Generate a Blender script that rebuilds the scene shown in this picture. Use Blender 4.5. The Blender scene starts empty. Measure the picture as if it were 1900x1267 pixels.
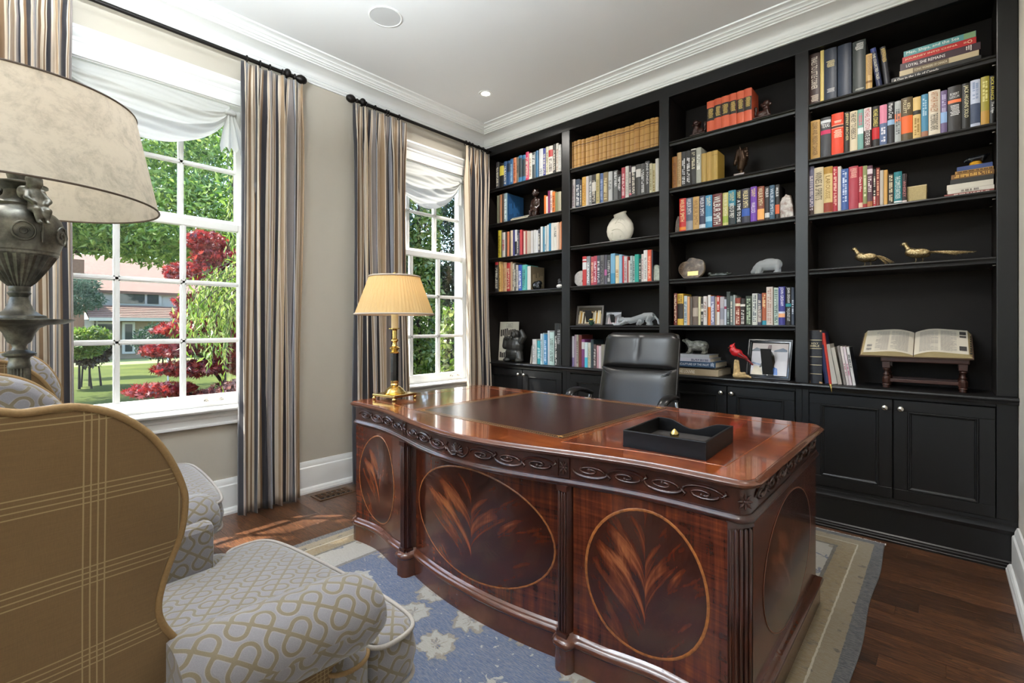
import bpy, bmesh, math, random
import numpy as np
from mathutils import Vector, Matrix, Euler
PI = math.pi
SC = bpy.context.scene
COL = SC.collection
R = math.radians

# ------------------------------------------------------------------ camera
cam_d = bpy.data.cameras.new('camera'); cam = bpy.data.objects.new('camera', cam_d); COL.objects.link(cam)
cam.location = (3.36, -3.32, 1.18); cam.rotation_euler = (R(90), 0, R(42))
cam_d.sensor_width = 36.0; cam_d.lens = 887.0 / 1900.0 * 36.0; cam_d.shift_y = -28.8 / 1900.0
cam_d.clip_start = 0.02; cam_d.clip_end = 300
SC.camera = cam

# ------------------------------------------------------------------ sky, sun, exposure
SC.view_settings.view_transform = 'Standard'; SC.view_settings.look = 'None'
SC.view_settings.exposure = 0.6; SC.view_settings.gamma = 1.0
SC.view_settings.use_curve_mapping = False
world = bpy.data.worlds.new('sky'); SC.world = world; world.use_nodes = True
wn = world.node_tree; wn.nodes.clear()
w_out = wn.nodes.new('ShaderNodeOutputWorld'); w_bg = wn.nodes.new('ShaderNodeBackground')
w_sky = wn.nodes.new('ShaderNodeTexSky'); w_sky.sky_type = 'NISHITA'
w_sky.sun_disc = False; w_sky.sun_elevation = R(57); w_sky.sun_rotation = R(225); w_sky.air_density = 1.0; w_sky.dust_density = 1.5; w_sky.ozone_density = 1.2
w_bg.inputs['Strength'].default_value = 0.75
wn.links.new(w_sky.outputs[0], w_bg.inputs[0]); wn.links.new(w_bg.outputs[0], w_out.inputs[0])
sun_d = bpy.data.lights.new('sun', 'SUN'); sun_d.energy = 13.0; sun_d.angle = R(0.6); sun_d.color = (1.0, 0.94, 0.85)
sun = bpy.data.objects.new('sun', sun_d); COL.objects.link(sun)
sun.rotation_euler = Vector((1.0, 1.0, -2.2)).to_track_quat('-Z', 'Y').to_euler()
sun.location = (-6, -8, 12)
DOWNLIGHT_W = 9.0        # recessed ceiling lights, only the corner one seen, the others added
HALL_W = 8.0            # opal globe added in the hall as unseen fill light
ROOM_W = 105.0            # bowl pendant added above the armchairs as fill, out of the frame
FLOOR_LAMP_W = 1.2
DESK_LAMP_W = 0.5

# ------------------------------------------------------------------ helpers
def lin(h):
    h = h.lstrip('#'); out = []
    for i in (0, 2, 4):
        c = int(h[i:i+2], 16) / 255.0
        out.append(c / 12.92 if c <= 0.04045 else ((c + 0.055) / 1.055) ** 2.4)
    return (out[0], out[1], out[2], 1.0)

class MB:
    """collects verts / faces (with optional uv per face corner) into one mesh"""
    def __init__(s): s.v = []; s.f = []; s.uv = []; s.has_uv = False
    def add(s, vs, fs, uvs=None):
        b = len(s.v); s.v += [tuple(p) for p in vs]
        for i, f in enumerate(fs):
            s.f.append([b + k for k in f])
            s.uv.append(uvs[i] if uvs else None)
        if uvs: s.has_uv = True
        return s
    def box(s, x0, x1, y0, y1, z0, z1, m=None):
        vs = [Vector(p) for p in ((x0,y0,z0),(x1,y0,z0),(x1,y1,z0),(x0,y1,z0),(x0,y0,z1),(x1,y0,z1),(x1,y1,z1),(x0,y1,z1))]
        if m is not None: vs = [m @ p for p in vs]
        return s.add(vs, [(0,3,2,1),(4,5,6,7),(0,1,5,4),(1,2,6,5),(2,3,7,6),(3,0,4,7)])
    def loft(s, rings, closed=True, cap=(True, True), uvs=None):
        n = len(rings[0]); vs = [p for r in rings for p in r]; fs = []; us = [] if uvs else None
        m = n if closed else n - 1
        for i in range(len(rings) - 1):
            for j in range(m):
                k = (j + 1) % n
                fs.append((i*n+j, i*n+k, (i+1)*n+k, (i+1)*n+j))
                if uvs: us.append([uvs[i][j], uvs[i][j+1], uvs[i+1][j+1], uvs[i+1][j]])
        if cap[0]:
            fs.append(tuple(range(n - 1, -1, -1)))
            if uvs: us.append([(rings[0][k][0], rings[0][k][2]) for k in range(n - 1, -1, -1)])
        if cap[1]:
            fs.append(tuple((len(rings)-1)*n + k for k in range(n)))
            if uvs: us.append([(rings[-1][k][0], rings[-1][k][2]) for k in range(n)])
        return s.add(vs, fs, us)
    def grid(s, fn, nu, nv, uvfn=None):
        vs = [fn(i / nu, j / nv) for j in range(nv + 1) for i in range(nu + 1)]
        fs = []; us = [] if uvfn else None; w = nu + 1
        for j in range(nv):
            for i in range(nu):
                fs.append((j*w+i, j*w+i+1, (j+1)*w+i+1, (j+1)*w+i))
                if uvfn: us.append([uvfn(i/nu, j/nv), uvfn((i+1)/nu, j/nv), uvfn((i+1)/nu, (j+1)/nv), uvfn(i/nu, (j+1)/nv)])
        return s.add(vs, fs, us)
    def lathe(s, prof, n=24, m=None, cap=True, a0=0.0, a1=2*PI):
        full = abs(a1 - a0 - 2*PI) < 1e-6; k = n if full else n + 1
        rings = []
        for r, z in prof:
            ring = [Vector((r*math.cos(a0+(a1-a0)*i/n), r*math.sin(a0+(a1-a0)*i/n), z)) for i in range(k)]
            rings.append([m @ p for p in ring] if m is not None else ring)
        return s.loft(rings, closed=full, cap=(cap and full, cap and full))
    def tube(s, pts, r, n=8, cap=True, closed=False):
        pts = [Vector(p) for p in pts]; N = len(pts); rings = []
        rr = r if isinstance(r, (list, tuple)) else [r] * N
        up = None
        for i in range(N):
            if closed: t = pts[(i+1) % N] - pts[i-1]
            else: t = pts[min(i+1, N-1)] - pts[max(i-1, 0)]
            if t.length < 1e-9: t = Vector((0, 0, 1))
            t.normalize()
            if up is None:
                up = Vector((0, 0, 1)) if abs(t.z) < 0.9 else Vector((1, 0, 0))
            up = (up - t * up.dot(t))
            if up.length < 1e-6: up = t.orthogonal()
            up.normalize(); sd = t.cross(up)
            rings.append([pts[i] + (sd*math.cos(2*PI*k/n) + up*math.sin(2*PI*k/n)) * rr[i] for k in range(n)])
        if closed: rings.append(rings[0])
        return s.loft(rings, cap=(cap and not closed, cap and not closed))
    def ell(s, c, r, n=14, k=9, m=None):
        c = Vector(c); rings = []
        if not isinstance(r, (list, tuple)): r = (r, r, r)
        for i in range(1, k):
            a = -PI/2 + PI*i/k
            ring = [Vector((r[0]*math.cos(a)*math.cos(2*PI*j/n), r[1]*math.cos(a)*math.sin(2*PI*j/n), r[2]*math.sin(a))) for j in range(n)]
            rings.append([(m @ p if m is not None else p) + c for p in ring])
        return s.loft(rings)
    def cap(s, p0, p1, r0, r1, n=12):
        p0 = Vector(p0); p1 = Vector(p1); d = (p1 - p0); L = d.length or 1e-6; d /= L
        pts = []; rr = []
        for i in range(4):
            a = PI/2 * i/4; pts.append(p0 - d*r0*math.cos(a)); rr.append(max(1e-4, r0*math.sin(a)))
        pts.append(p0); rr.append(r0); pts.append(p1); rr.append(r1)
        for i in range(3, -1, -1):
            a = PI/2 * i/4; pts.append(p1 + d*r1*math.cos(a)); rr.append(max(1e-4, r1*math.sin(a)))
        return s.tube(pts, rr, n)
    def ngon(s, pts, thick, axis):
        """prism: polygon pts extruded by the vector axis*thick"""
        a = [Vector(p) for p in pts]; b = [p + Vector(axis) * thick for p in a]
        return s.loft([a, b])
    def xf(s, m): s.v = [tuple(m @ Vector(p)) for p in s.v]; return s
    def build(s, name, mat, parent=None, smooth=None, bevel=0.0, seg=2, boxuv=False, loc=None, solid=0.0):
        me = bpy.data.meshes.new(name); me.from_pydata(s.v, [], s.f); me.validate(); 
        if s.has_uv or boxuv:
            if len(me.polygons) == len(s.f):
                ul = me.uv_layers.new(name='UVMap'); dat = ul.data
                for i, p in enumerate(me.polygons):
                    u = s.uv[i]
                    if u is None:
                        nx, ny, nz = (abs(c) for c in p.normal)
                        for li in p.loop_indices:
                            c = me.vertices[me.loops[li].vertex_index].co
                            dat[li].uv = (c.x, c.y) if nz >= nx and nz >= ny else ((c.y, c.z) if nx >= ny else (c.x, c.z))
                    else:
                        for q, li in enumerate(p.loop_indices): dat[li].uv = u[q]
        bm = bmesh.new(); bm.from_mesh(me); bmesh.ops.recalc_face_normals(bm, faces=bm.faces); bm.to_mesh(me); bm.free()
        if smooth is not None:
            me.polygons.foreach_set('use_smooth', [True] * len(me.polygons))
            if smooth < 180: me.set_sharp_from_angle(angle=R(smooth))
        if mat: me.materials.append(mat)
        o = bpy.data.objects.new(name, me); COL.objects.link(o)
        if parent is not None: o.parent = parent
        if loc is not None: o.location = loc
        if solid:
            q = o.modifiers.new('solid', 'SOLIDIFY'); q.thickness = solid; q.offset = 0
        if bevel:
            q = o.modifiers.new('bevel', 'BEVEL'); q.width = bevel; q.segments = seg; q.limit_method = 'ANGLE'; q.angle_limit = R(40)
        return o

def tag(o, label, cat, group=None):
    o['label'] = label; o['category'] = cat
    if group: o['group'] = group
    return o
def thing(name, label, cat, loc=(0,0,0), rotz=0.0, group=None, rot=None):
    o = bpy.data.objects.new(name, None); COL.objects.link(o); o.empty_display_size = 0.05
    o.location = loc; o.rotation_euler = rot if rot else (0, 0, rotz)
    return tag(o, label, cat, group)
def struct(o): o['kind'] = 'structure'; return o
def struct_empty(name):
    o = bpy.data.objects.new(name, None); COL.objects.link(o); o.empty_display_size = 0.05; return struct(o)
def T(x, y, z): return Matrix.Translation((x, y, z))
def RX(a): return Matrix.Rotation(a, 4, 'X')
def RY(a): return Matrix.Rotation(a, 4, 'Y')
def RZ(a): return Matrix.Rotation(a, 4, 'Z')
def sculpt(mb, name, mat, parent, voxel, it=4):
    """unions overlapping lumps into one continuous surface"""
    o = mb.build(name, mat, parent, smooth=180)
    q = o.modifiers.new('remesh', 'REMESH'); q.mode = 'VOXEL'; q.voxel_size = voxel; q.use_smooth_shade = True
    q = o.modifiers.new('smooth', 'SMOOTH'); q.iterations = it; q.factor = 0.5
    return o
def text_mesh(s, size=0.1, align='CENTER', extrude=0.0, xs=1.0, spacing=1.0, line=0.85):
    cu = bpy.data.curves.new('txt', 'FONT'); cu.body = s; cu.size = size; cu.align_x = align; cu.align_y = 'CENTER'
    cu.extrude = extrude; cu.space_character = spacing; cu.space_line = line; cu.resolution_u = 2
    o = bpy.data.objects.new('txt', cu); COL.objects.link(o)
    dg = bpy.context.evaluated_depsgraph_get(); me = bpy.data.meshes.new_from_object(o.evaluated_get(dg))
    bpy.data.objects.remove(o); bpy.data.curves.remove(cu)
    return me
def text_fit(s, w, h, mat, name, parent, m, pad=1.0):
    """flat lettering scaled to fill a w x h box, placed by the matrix m (text x right, y up)"""
    me = text_mesh(s); 
    if not len(me.vertices): return None
    co = np.empty(len(me.vertices) * 3); me.vertices.foreach_get('co', co); co = co.reshape(-1, 3)
    lo = co.min(0); hi = co.max(0); sp = np.maximum(hi - lo, 1e-6)
    co[:, 0] = (co[:, 0] - (lo[0] + hi[0]) / 2) * (w / sp[0]); co[:, 1] = (co[:, 1] - (lo[1] + hi[1]) / 2) * (h / sp[1]); co[:, 2] = 0
    M4 = np.array(m); co = co @ M4[:3, :3].T + M4[:3, 3]
    me.vertices.foreach_set('co', co.ravel()); me.update(); me.materials.clear(); me.materials.append(mat); me.name = name
    o = bpy.data.objects.new(name, me); COL.objects.link(o); o.parent = parent
    return o
def lerp_table(tab, x):
    if x <= tab[0][0]: return tab[0][1]
    for (a, b), (c, d) in zip(tab, tab[1:]):
        if x <= c: return b + (d - b) * (x - a) / (c - a)
    return tab[-1][1]
def smooth_poly(pts, n=6, closed=False):
    """Catmull-Rom through pts"""
    P_ = [Vector(p) for p in pts]; N = len(P_); out = []
    rng = range(N if closed else N - 1)
    for i in rng:
        p0 = P_[i-1] if (closed or i > 0) else P_[0]*2 - P_[1]
        p1 = P_[i]; p2 = P_[(i+1) % N]
        p3 = P_[(i+2) % N] if (closed or i + 2 < N) else P_[-1]*2 - P_[-2]
        for k in range(n):
            t = k / n
            out.append(0.5 * ((2*p1) + (p2-p0)*t + (2*p0-5*p1+4*p2-p3)*t*t + (3*p1-p0-3*p2+p3)*t**3))
    if not closed: out.append(P_[-1])
    return out
def offset_outline(pts, d):
    """moves a counter-clockwise 2-D outline inwards by d"""
    n = len(pts); out = []
    for i in range(n):
        a = Vector(pts[i-1]); b = Vector(pts[i]); c = Vector(pts[(i+1) % n])
        t1 = (b - a); t2 = (c - b)
        if t1.length < 1e-9: t1 = t2
        if t2.length < 1e-9: t2 = t1
        n1 = Vector((-t1.y, t1.x)).normalized(); n2 = Vector((-t2.y, t2.x)).normalized()
        nn = (n1 + n2)
        nn = nn.normalized() if nn.length > 1e-6 else n1
        k = min(1.6, 1.0 / max(0.3, nn.dot(n1)))
        out.append((b.x + nn.x*d*k, b.y + nn.y*d*k))
    return out
def outline_loft(mb, pts, prof, cap=(True, True)):
    rings = []
    for d, z in prof:
        o = offset_outline(pts, d) if abs(d) > 1e-7 else pts
        rings.append([Vector((p[0], p[1], z)) for p in o])
    return mb.loft(rings, cap=cap)

# ------------------------------------------------------------------ materials
class NT:
    def __init__(s, name):
        s.m = bpy.data.materials.new(name); s.m.use_nodes = True; s.t = s.m.node_tree
        s.b = s.t.nodes['Principled BSDF']; s.o = s.t.nodes['Material Output']
    def n(s, typ, **kw):
        q = s.t.nodes.new('ShaderNode' + typ)
        for k, v in kw.items(): setattr(q, k, v)
        return q
    def l(s, a, b): s.t.links.new(a, b)
    def put(s, sock, val):
        if hasattr(val, 'is_linked') or isinstance(val, bpy.types.NodeSocket): s.l(val, sock)
        else: sock.default_value = val
    def math(s, op, a, b=0.0, c=0.0, clamp=False):
        q = s.n('Math', operation=op); q.use_clamp = clamp
        s.put(q.inputs[0], a); s.put(q.inputs[1], b)
        if len(q.inputs) > 2: s.put(q.inputs[2], c)
        return q.outputs[0]
    def coord(s, kind='Object', scale=(1, 1, 1), rot=(0, 0, 0), loc=(0, 0, 0)):
        tc = s.n('TexCoord'); mp = s.n('Mapping'); s.l(tc.outputs[kind], mp.inputs[0])
        mp.inputs['Scale'].default_value = scale; mp.inputs['Rotation'].default_value = rot; mp.inputs['Location'].default_value = loc
        return mp.outputs[0]
    def noise(s, vec, scale, detail=3, rough=0.5, dist=0.0):
        q = s.n('TexNoise'); s.l(vec, q.inputs['Vector']); q.inputs['Scale'].default_value = scale
        q.inputs['Detail'].default_value = detail; q.inputs['Roughness'].default_value = rough; q.inputs['Distortion'].default_value = dist
        return q.outputs[0]
    def ramp(s, fac, stops, interp='LINEAR'):
        q = s.n('ValToRGB'); e = q.color_ramp; e.interpolation = interp
        while len(e.elements) > 1: e.elements.remove(e.elements[-1])
        e.elements[0].position = stops[0][0]; e.elements[0].color = stops[0][1]
        for p, c in stops[1:]:
            k = e.elements.new(p); k.color = c
        s.put(q.inputs[0], fac); return q.outputs[0]
    def mix(s, fac, a, b, mode='MIX'):
        q = s.n('Mix', data_type='RGBA', blend_type=mode)
        s.put(q.inputs[0], fac); s.put(q.inputs[6], a); s.put(q.inputs[7], b); return q.outputs[2]
    def bump(s, h, strength=0.3, dist=0.002):
        q = s.n('Bump'); q.inputs['Strength'].default_value = strength; q.inputs['Distance'].default_value = dist
        s.l(h, q.inputs['Height']); s.l(q.outputs[0], s.b.inputs['Normal']); return q
    def set(s, col=None, rough=None, metal=None, spec=None, coat=None, coat_rough=None, sheen=None, trans=None, ior=None, sss=None, emit=None, estr=None):
        for k, v in (('Base Color', col), ('Roughness', rough), ('Metallic', metal), ('Specular IOR Level', spec), ('Coat Weight', coat), ('Coat Roughness', coat_rough), ('Sheen Weight', sheen), ('Transmission Weight', trans), ('IOR', ior), ('Subsurface Weight', sss), ('Emission Color', emit), ('Emission Strength', estr)):
            if v is not None: s.put(s.b.inputs[k], v)
        return s
_plain = {}
def plain(name, hexcol, rough=0.5, metal=0.0, var=0.0, scale=40, bump=0.0, coat=0.0, spec=0.5, sheen=0.0):
    key = (name, hexcol, rough, metal)
    if key in _plain: return _plain[key]
    m = NT(name); c = lin(hexcol); m.set(col=c, rough=rough, metal=metal, coat=coat, spec=spec, sheen=sheen)
    if var or bump:
        nz = m.noise(m.coord('Object'), scale, 4, 0.6)
        if var:
            lo = tuple(max(0, v * (1 - var)) for v in c[:3]) + (1,); hi = tuple(min(1, v * (1 + var)) for v in c[:3]) + (1,)
            m.set(col=m.ramp(nz, [(0.3, lo), (0.7, hi)]))
        if bump: m.bump(nz, bump, 0.003)
    _plain[key] = m.m
    return m.m
def translucent(name, hexcol, amt=0.5, var=0.0, scale=30):
    m = NT(name); c = lin(hexcol); col = c
    if var:
        nz = m.noise(m.coord('Object'), scale, 4)
        lo = tuple(v * (1 - var) for v in c[:3]) + (1,)
        col = m.ramp(nz, [(0.35, lo), (0.65, c)])
    d = m.n('BsdfDiffuse'); t = m.n('BsdfTranslucent'); x = m.n('MixShader')
    m.put(d.inputs[0], col); m.put(t.inputs[0], col); x.inputs[0].default_value = amt
    m.l(d.outputs[0], x.inputs[1]); m.l(t.outputs[0], x.inputs[2]); m.l(x.outputs[0], m.o.inputs[0])
    return m.m
def glass_pane_mat():
    m = NT('window_glass'); g = m.n('BsdfGlossy'); t = m.n('BsdfTransparent'); x = m.n('MixShader'); f = m.n('LayerWeight')
    g.inputs['Roughness'].default_value = 0.0; t.inputs[0].default_value = (0.975, 0.985, 0.98, 1)
    fac = m.math('ADD', 0.03, m.math('MULTIPLY', m.math('POWER', f.outputs['Facing'], 5.0), 0.8))
    m.l(fac, x.inputs[0]); m.l(t.outputs[0], x.inputs[1]); m.l(g.outputs[0], x.inputs[2]); m.l(x.outputs[0], m.o.inputs[0])
    return m.m
# ------------------------------------------------------------------ shared materials
m_wall = plain('greige_wall_paint', 'bbb3a5', 0.75, var=0.02, scale=3, spec=0.25)
m_ceil = plain('ceiling_paint', 'e9e9e9', 0.8, spec=0.2)
m_trim = plain('white_trim_paint', 'eeeeec', 0.35)
m_black = plain('charcoal_cabinet_paint', '161515', 0.34, var=0.05, scale=6, spec=0.42)
m_blackin = plain('charcoal_cabinet_paint_inside', '1a1512', 0.6, spec=0.22)
m_iron = plain('black_iron', '1d1917', 0.45, metal=0.6)
m_brass = plain('polished_brass', 'dcc078', 0.2, metal=1.0)
m_nickel = plain('satin_nickel', 'd4cfc6', 0.22, metal=1.0)
m_glass = glass_pane_mat()
m_swag = translucent('white_sheer_cotton', 'd8d8d6', 0.22)
m_paper = plain('book_paper', 'd9cfb8', 0.8, var=0.1, scale=300)

def oak_floor():
    m = NT('stained_oak')
    oi = m.n('ObjectInfo'); tc = m.n('TexCoord'); ad = m.n('VectorMath', operation='ADD')
    cb = m.n('CombineXYZ'); m.l(m.math('MULTIPLY', oi.outputs['Random'], 37.0), cb.inputs[0]); m.l(m.math('MULTIPLY', oi.outputs['Random'], 11.0), cb.inputs[1])
    m.l(tc.outputs['Object'], ad.inputs[0]); m.l(cb.outputs[0], ad.inputs[1])
    mp = m.n('Mapping'); m.l(ad.outputs[0], mp.inputs[0]); mp.inputs['Scale'].default_value = (1.6, 22.0, 4.0)
    big = m.noise(mp.outputs[0], 1.6, 3, 0.55, 1.6)
    rings = m.math('FRACT', m.math('MULTIPLY', big, 7.0))
    mp2 = m.n('Mapping'); m.l(ad.outputs[0], mp2.inputs[0]); mp2.inputs['Scale'].default_value = (6, 260, 6)
    fine = m.noise(mp2.outputs[0], 1.0, 3, 0.7)
    g = m.math('ADD', m.math('MULTIPLY', rings, 0.5), m.math('MULTIPLY', fine, 0.55))
    c = m.ramp(g, [(0.22, lin('150a04')), (0.40, lin('382010')), (0.62, lin('553420')), (0.85, lin('77502f'))])
    br = m.math('ADD', m.math('MULTIPLY', oi.outputs['Random'], 0.75), 0.55)
    hs = m.n('HueSaturation'); m.l(br, hs.inputs['Value']); m.l(c, hs.inputs['Color'])
    m.set(col=hs.outputs[0], rough=0.36, coat=0.25, coat_rough=0.22); m.bump(g, 0.12, 0.001)
    return m.m
m_oak = oak_floor()

# ------------------------------------------------------------------ floor of single boards
RX0, RX1, RY0, RY1 = 0.0, 3.60, -4.40, 0.0          # inside faces of the room
ZC = 3.06
RUG = (0.785, 3.135, -3.45, -0.070)
mb = MB(); mb.box(-0.1, 3.75, -4.5, 0.42, -0.12, -0.014)
floor = struct(mb.build('floor', plain('subfloor', '2a1a10', 0.8)))
rnd = random.Random(5)
pw = 0.0826; y = RY1; row = 0
while y > RY0 + 0.01:
    y0 = max(RY0, y - pw); x = RX0 - rnd.random() * 0.7
    while x < RX1:
        L = rnd.uniform(0.55, 1.35); xa = max(RX0, x); xb = min(RX1, x + L); x += L
        if xb - xa < 0.03: continue
        hid = RUG[2] + 0.12 < y0 and y < RUG[3] - 0.12
        segs = [(xa, xb)]
        if hid:                                       # nothing shows under the rug
            segs = [(a, b) for a, b in ((xa, min(xb, RUG[0] + 0.12)), (max(xa, RUG[1] - 0.12), xb)) if b - a > 0.02]
        for a, b in segs:
            q = MB(); q.box(-(b-a)/2 + 0.0004, (b-a)/2 - 0.0004, -(y-y0)/2 + 0.0005, (y-y0)/2 - 0.0005, -0.013, 0)
            o = q.build('plank', m_oak, floor, loc=((a+b)/2, (y+y0)/2, 0)); o['kind'] = 'structure'
    y = y0; row += 1
# hall floor beyond the wide opening, one plain sheet of boards too far behind the camera to be seen
mb = MB(); mb.box(2.5, 3.75, -8.6, RY0, -0.12, 0); o = struct(mb.build('floor_hall', m_oak))

# floor register
t = thing('floor_register', 'brown metal floor vent grille set in the oak floor below the beige wall between curtains', 'vent', (0.181, -1.660, 0))
m_reg = plain('bronze_register', '5c4028', 0.4, metal=0.5); m_regd = plain('register_dark', '120c08', 0.9)
mb = MB(); mb.box(-0.058, 0.058, -0.118, 0.118, 0.0005, 0.0015); mb.build('backing', m_regd, t)
mb = MB()
for a in ((-0.072,-0.056,-0.135,0.135),(0.056,0.072,-0.135,0.135),(-0.056,0.056,-0.135,-0.116),(-0.056,0.056,0.116,0.135)):
    mb.box(a[0], a[1], a[2], a[3], 0.0006, 0.0055)
mb.build('frame', m_reg, t, bevel=0.0015)
mb = MB()
for i in range(6):
    cy = -0.095 + i * 0.038
    for sx in (-1, 1):
        pts = [(sx*(0.026 + 0.017*math.cos(a)*(1-a/9)), cy + 0.015*math.sin(a), 0.0035) for a in np.linspace(0, 5.2, 12)]
        mb.tube(pts, 0.0026, 5)
    mb.box(-0.055, 0.055, cy + 0.0165, cy + 0.0205, 0.002, 0.0052)
mb.box(-0.003, 0.003, -0.116, 0.116, 0.002, 0.005)
mb.build('scrollwork', m_reg, t)

# ------------------------------------------------------------------ walls, ceiling
W1 = dict(y0=-3.172, y1=-2.150, z0=0.655, z1=2.590, panes=[(-3.117,-2.831),(-2.803,-2.517),(-2.489,-2.203)])
W2 = dict(y0=-1.172, y1=-0.203, z0=0.655, z1=2.590, panes=[(-1.120,-0.855),(-0.820,-0.555),(-0.520,-0.255)])
mb = MB()
for ya, yb, wi in ((RY0, W1['y0'], 0), (W1['y0'], W1['y1'], W1), (W1['y1'], W2['y0'], 0), (W2['y0'], W2['y1'], W2), (W2['y1'], 0.42, 0)):
    if wi: mb.box(-0.20, 0, ya, yb, -0.1, wi['z0']); mb.box(-0.20, 0, ya, yb, wi['z1'], ZC + 0.1)
    else: mb.box(-0.20, 0, ya, yb, -0.1, ZC + 0.1)
struct(mb.build('wall_left', m_wall))
mb = MB(); mb.box(0, 3.75, 0.325, 0.42, -0.1, ZC + 0.1); struct(mb.build('wall_back', m_wall))
mb = MB(); mb.box(3.632, 3.78, -4.4, 0.42, -0.1, ZC + 0.1); struct(mb.build('wall_right', plain('pale_wall_paint', 'd8d2c6', 0.75)))
mb = MB()                                             # front wall behind the camera: wide added window for fill daylight at left, doorway at right
mb.box(-0.2, 0.30, -4.52, -4.4, -0.1, ZC + 0.1); mb.box(0.30, 2.40, -4.52, -4.4, -0.1, 0.45); mb.box(0.30, 2.40, -4.52, -4.4, 2.65, ZC + 0.1); mb.box(2.40, 2.72, -4.52, -4.4, -0.1, ZC + 0.1)
mb.box(3.55, 3.78, -4.52, -4.4, -0.1, ZC + 0.1); mb.box(2.72, 3.55, -4.52, -4.4, 2.4, ZC + 0.1)
struct(mb.build('wall_front', m_wall))
mb = MB()
mb.box(2.45, 2.57, -8.6, -4.52, -0.1, ZC + 0.1); mb.box(3.75, 3.85, -8.6, -4.4, -0.1, ZC + 0.1); mb.box(2.45, 3.85, -8.7, -8.6, -0.1, ZC + 0.1)
struct(mb.build('wall_hall', m_wall))
mb = MB(); mb.box(2.45, 3.85, -8.7, -4.4, ZC, ZC + 0.12); struct(mb.build('ceiling_hall', m_ceil))
mb = MB(); mb.box(-0.2, 3.85, -4.52, 0.42, ZC, ZC + 0.12); struct(mb.build('ceiling', m_ceil))

crown = [(0.0, 2.912), (0.012, 2.912), (0.012, 2.922), (0.020, 2.926), (0.024, 2.934), (0.020, 2.942), (0.026, 2.944), (0.028, 2.950)]
for i in range(7):
    a = PI/2 * i/6; crown.append((0.030 + 0.090*(1-math.cos(a)), 2.952 + 0.046*math.sin(a)))
crown += [(0.124, 2.998), (0.124, 3.006), (0.136, 3.008), (0.142, 3.016), (0.150, 3.018), (0.150, 3.026), (0.158, 3.032), (0.168, 3.034), (0.168, 3.041), (0.176, 3.046), (0.190, 3.048), (0.202, 3.052), (0.205, 3.0605)]
mb = MB(); rings = []
for d, z in crown:
    rings.append([Vector(p) for p in ((RX0+d, RY0+d, z), (3.632-d, RY0+d, z), (3.632-d, RY1-d, z), (RX0+d, RY1-d, z))])
mb.loft(rings, cap=(False, False))
struct(mb.build('trim_1', m_trim, smooth=35))
# baseboards
bprof = [(0.0, 0.218), (0.008, 0.218), (0.012, 0.207), (0.016, 0.196), (0.017, 0.182), (0.024, 0.176), (0.026, 0.168), (0.026, 0.040), (0.034, 0.038), (0.040, 0.030), (0.042, 0.020), (0.046, 0.014), (0.046, 0.0)]
def run_y(prof, x, sgn, ya, yb, name, mat):
    mb = MB(); rr = [[Vector((x + sgn*d, yy, z)) for d, z in prof] + [Vector((x, yy, 0))] for yy in (ya, yb)]
    mb.loft(rr); return struct(mb.build(name, mat, smooth=25))
run_y(bprof, 0.0, 1, RY0, -0.02, 'baseboard_left', m_trim)
run_y(bprof, 3.632, -1, -4.4, -0.018, 'baseboard_right', m_trim)

# ------------------------------------------------------------------ windows
def casing(name, root, y0, y1, z0, z1):
    mb = MB(); w = 0.095
    prof = [(0.0, 0.0), (0.010, 0.0), (0.012, 0.012), (0.016, 0.016), (0.016, 0.070), (0.024, 0.074), (0.028, 0.082), (0.028, 0.095), (0.0, 0.095)]
    for side in (-1, 1):
        yb = y0 if side < 0 else y1
        rr = [[Vector((d, yb + side*e, z)) for d, e in prof] for z in (z0, z1)]
        mb.loft(rr)
    mb.build('casing', m_trim, root, smooth=25)
    mb = MB()                                          # head with a small cornice
    hp = [(0.0, 0.0), (0.014, 0.0), (0.016, 0.070), (0.020, 0.074), (0.022, 0.084), (0.018, 0.092), (0.030, 0.102), (0.040, 0.116), (0.046, 0.126), (0.050, 0.128), (0.050, 0.144), (0.0, 0.144)]
    rr = [[Vector((d, yy, z1 + e)) for d, e in hp] for yy in (y0 - w - 0.01, y1 + w + 0.01)]
    mb.loft(rr); mb.build('head_casing', m_trim, root, smooth=25)
    mb = MB()                                          # stool
    sp = [(-0.03, 0.0), (0.060, 0.0), (0.070, 0.006), (0.074, 0.014), (0.070, 0.022), (0.060, 0.026), (-0.03, 0.026)]
    rr = [[Vector((d, yy, z0 + e - 0.002)) for d, e in sp] for yy in (y0 - w - 0.03, y1 + w + 0.03)]
    mb.loft(rr); mb.build('stool', m_trim, root, smooth=25)
    mb = MB()                                          # apron
    ap = [(0.0, 0.0), (0.016, 0.0), (0.020, -0.006), (0.036, -0.022), (0.030, -0.034), (0.022, -0.040), (0.020, -0.070), (0.030, -0.076), (0.030, -0.086), (0.012, -0.094), (0.0, -0.094)]
    rr = [[Vector((d, yy, z0 - 0.002 + e)) for d, e in ap] for yy in (y0 - w - 0.01, y1 + w + 0.01)]
    mb.loft(rr); mb.build('apron', m_trim, root, smooth=25)
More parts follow.
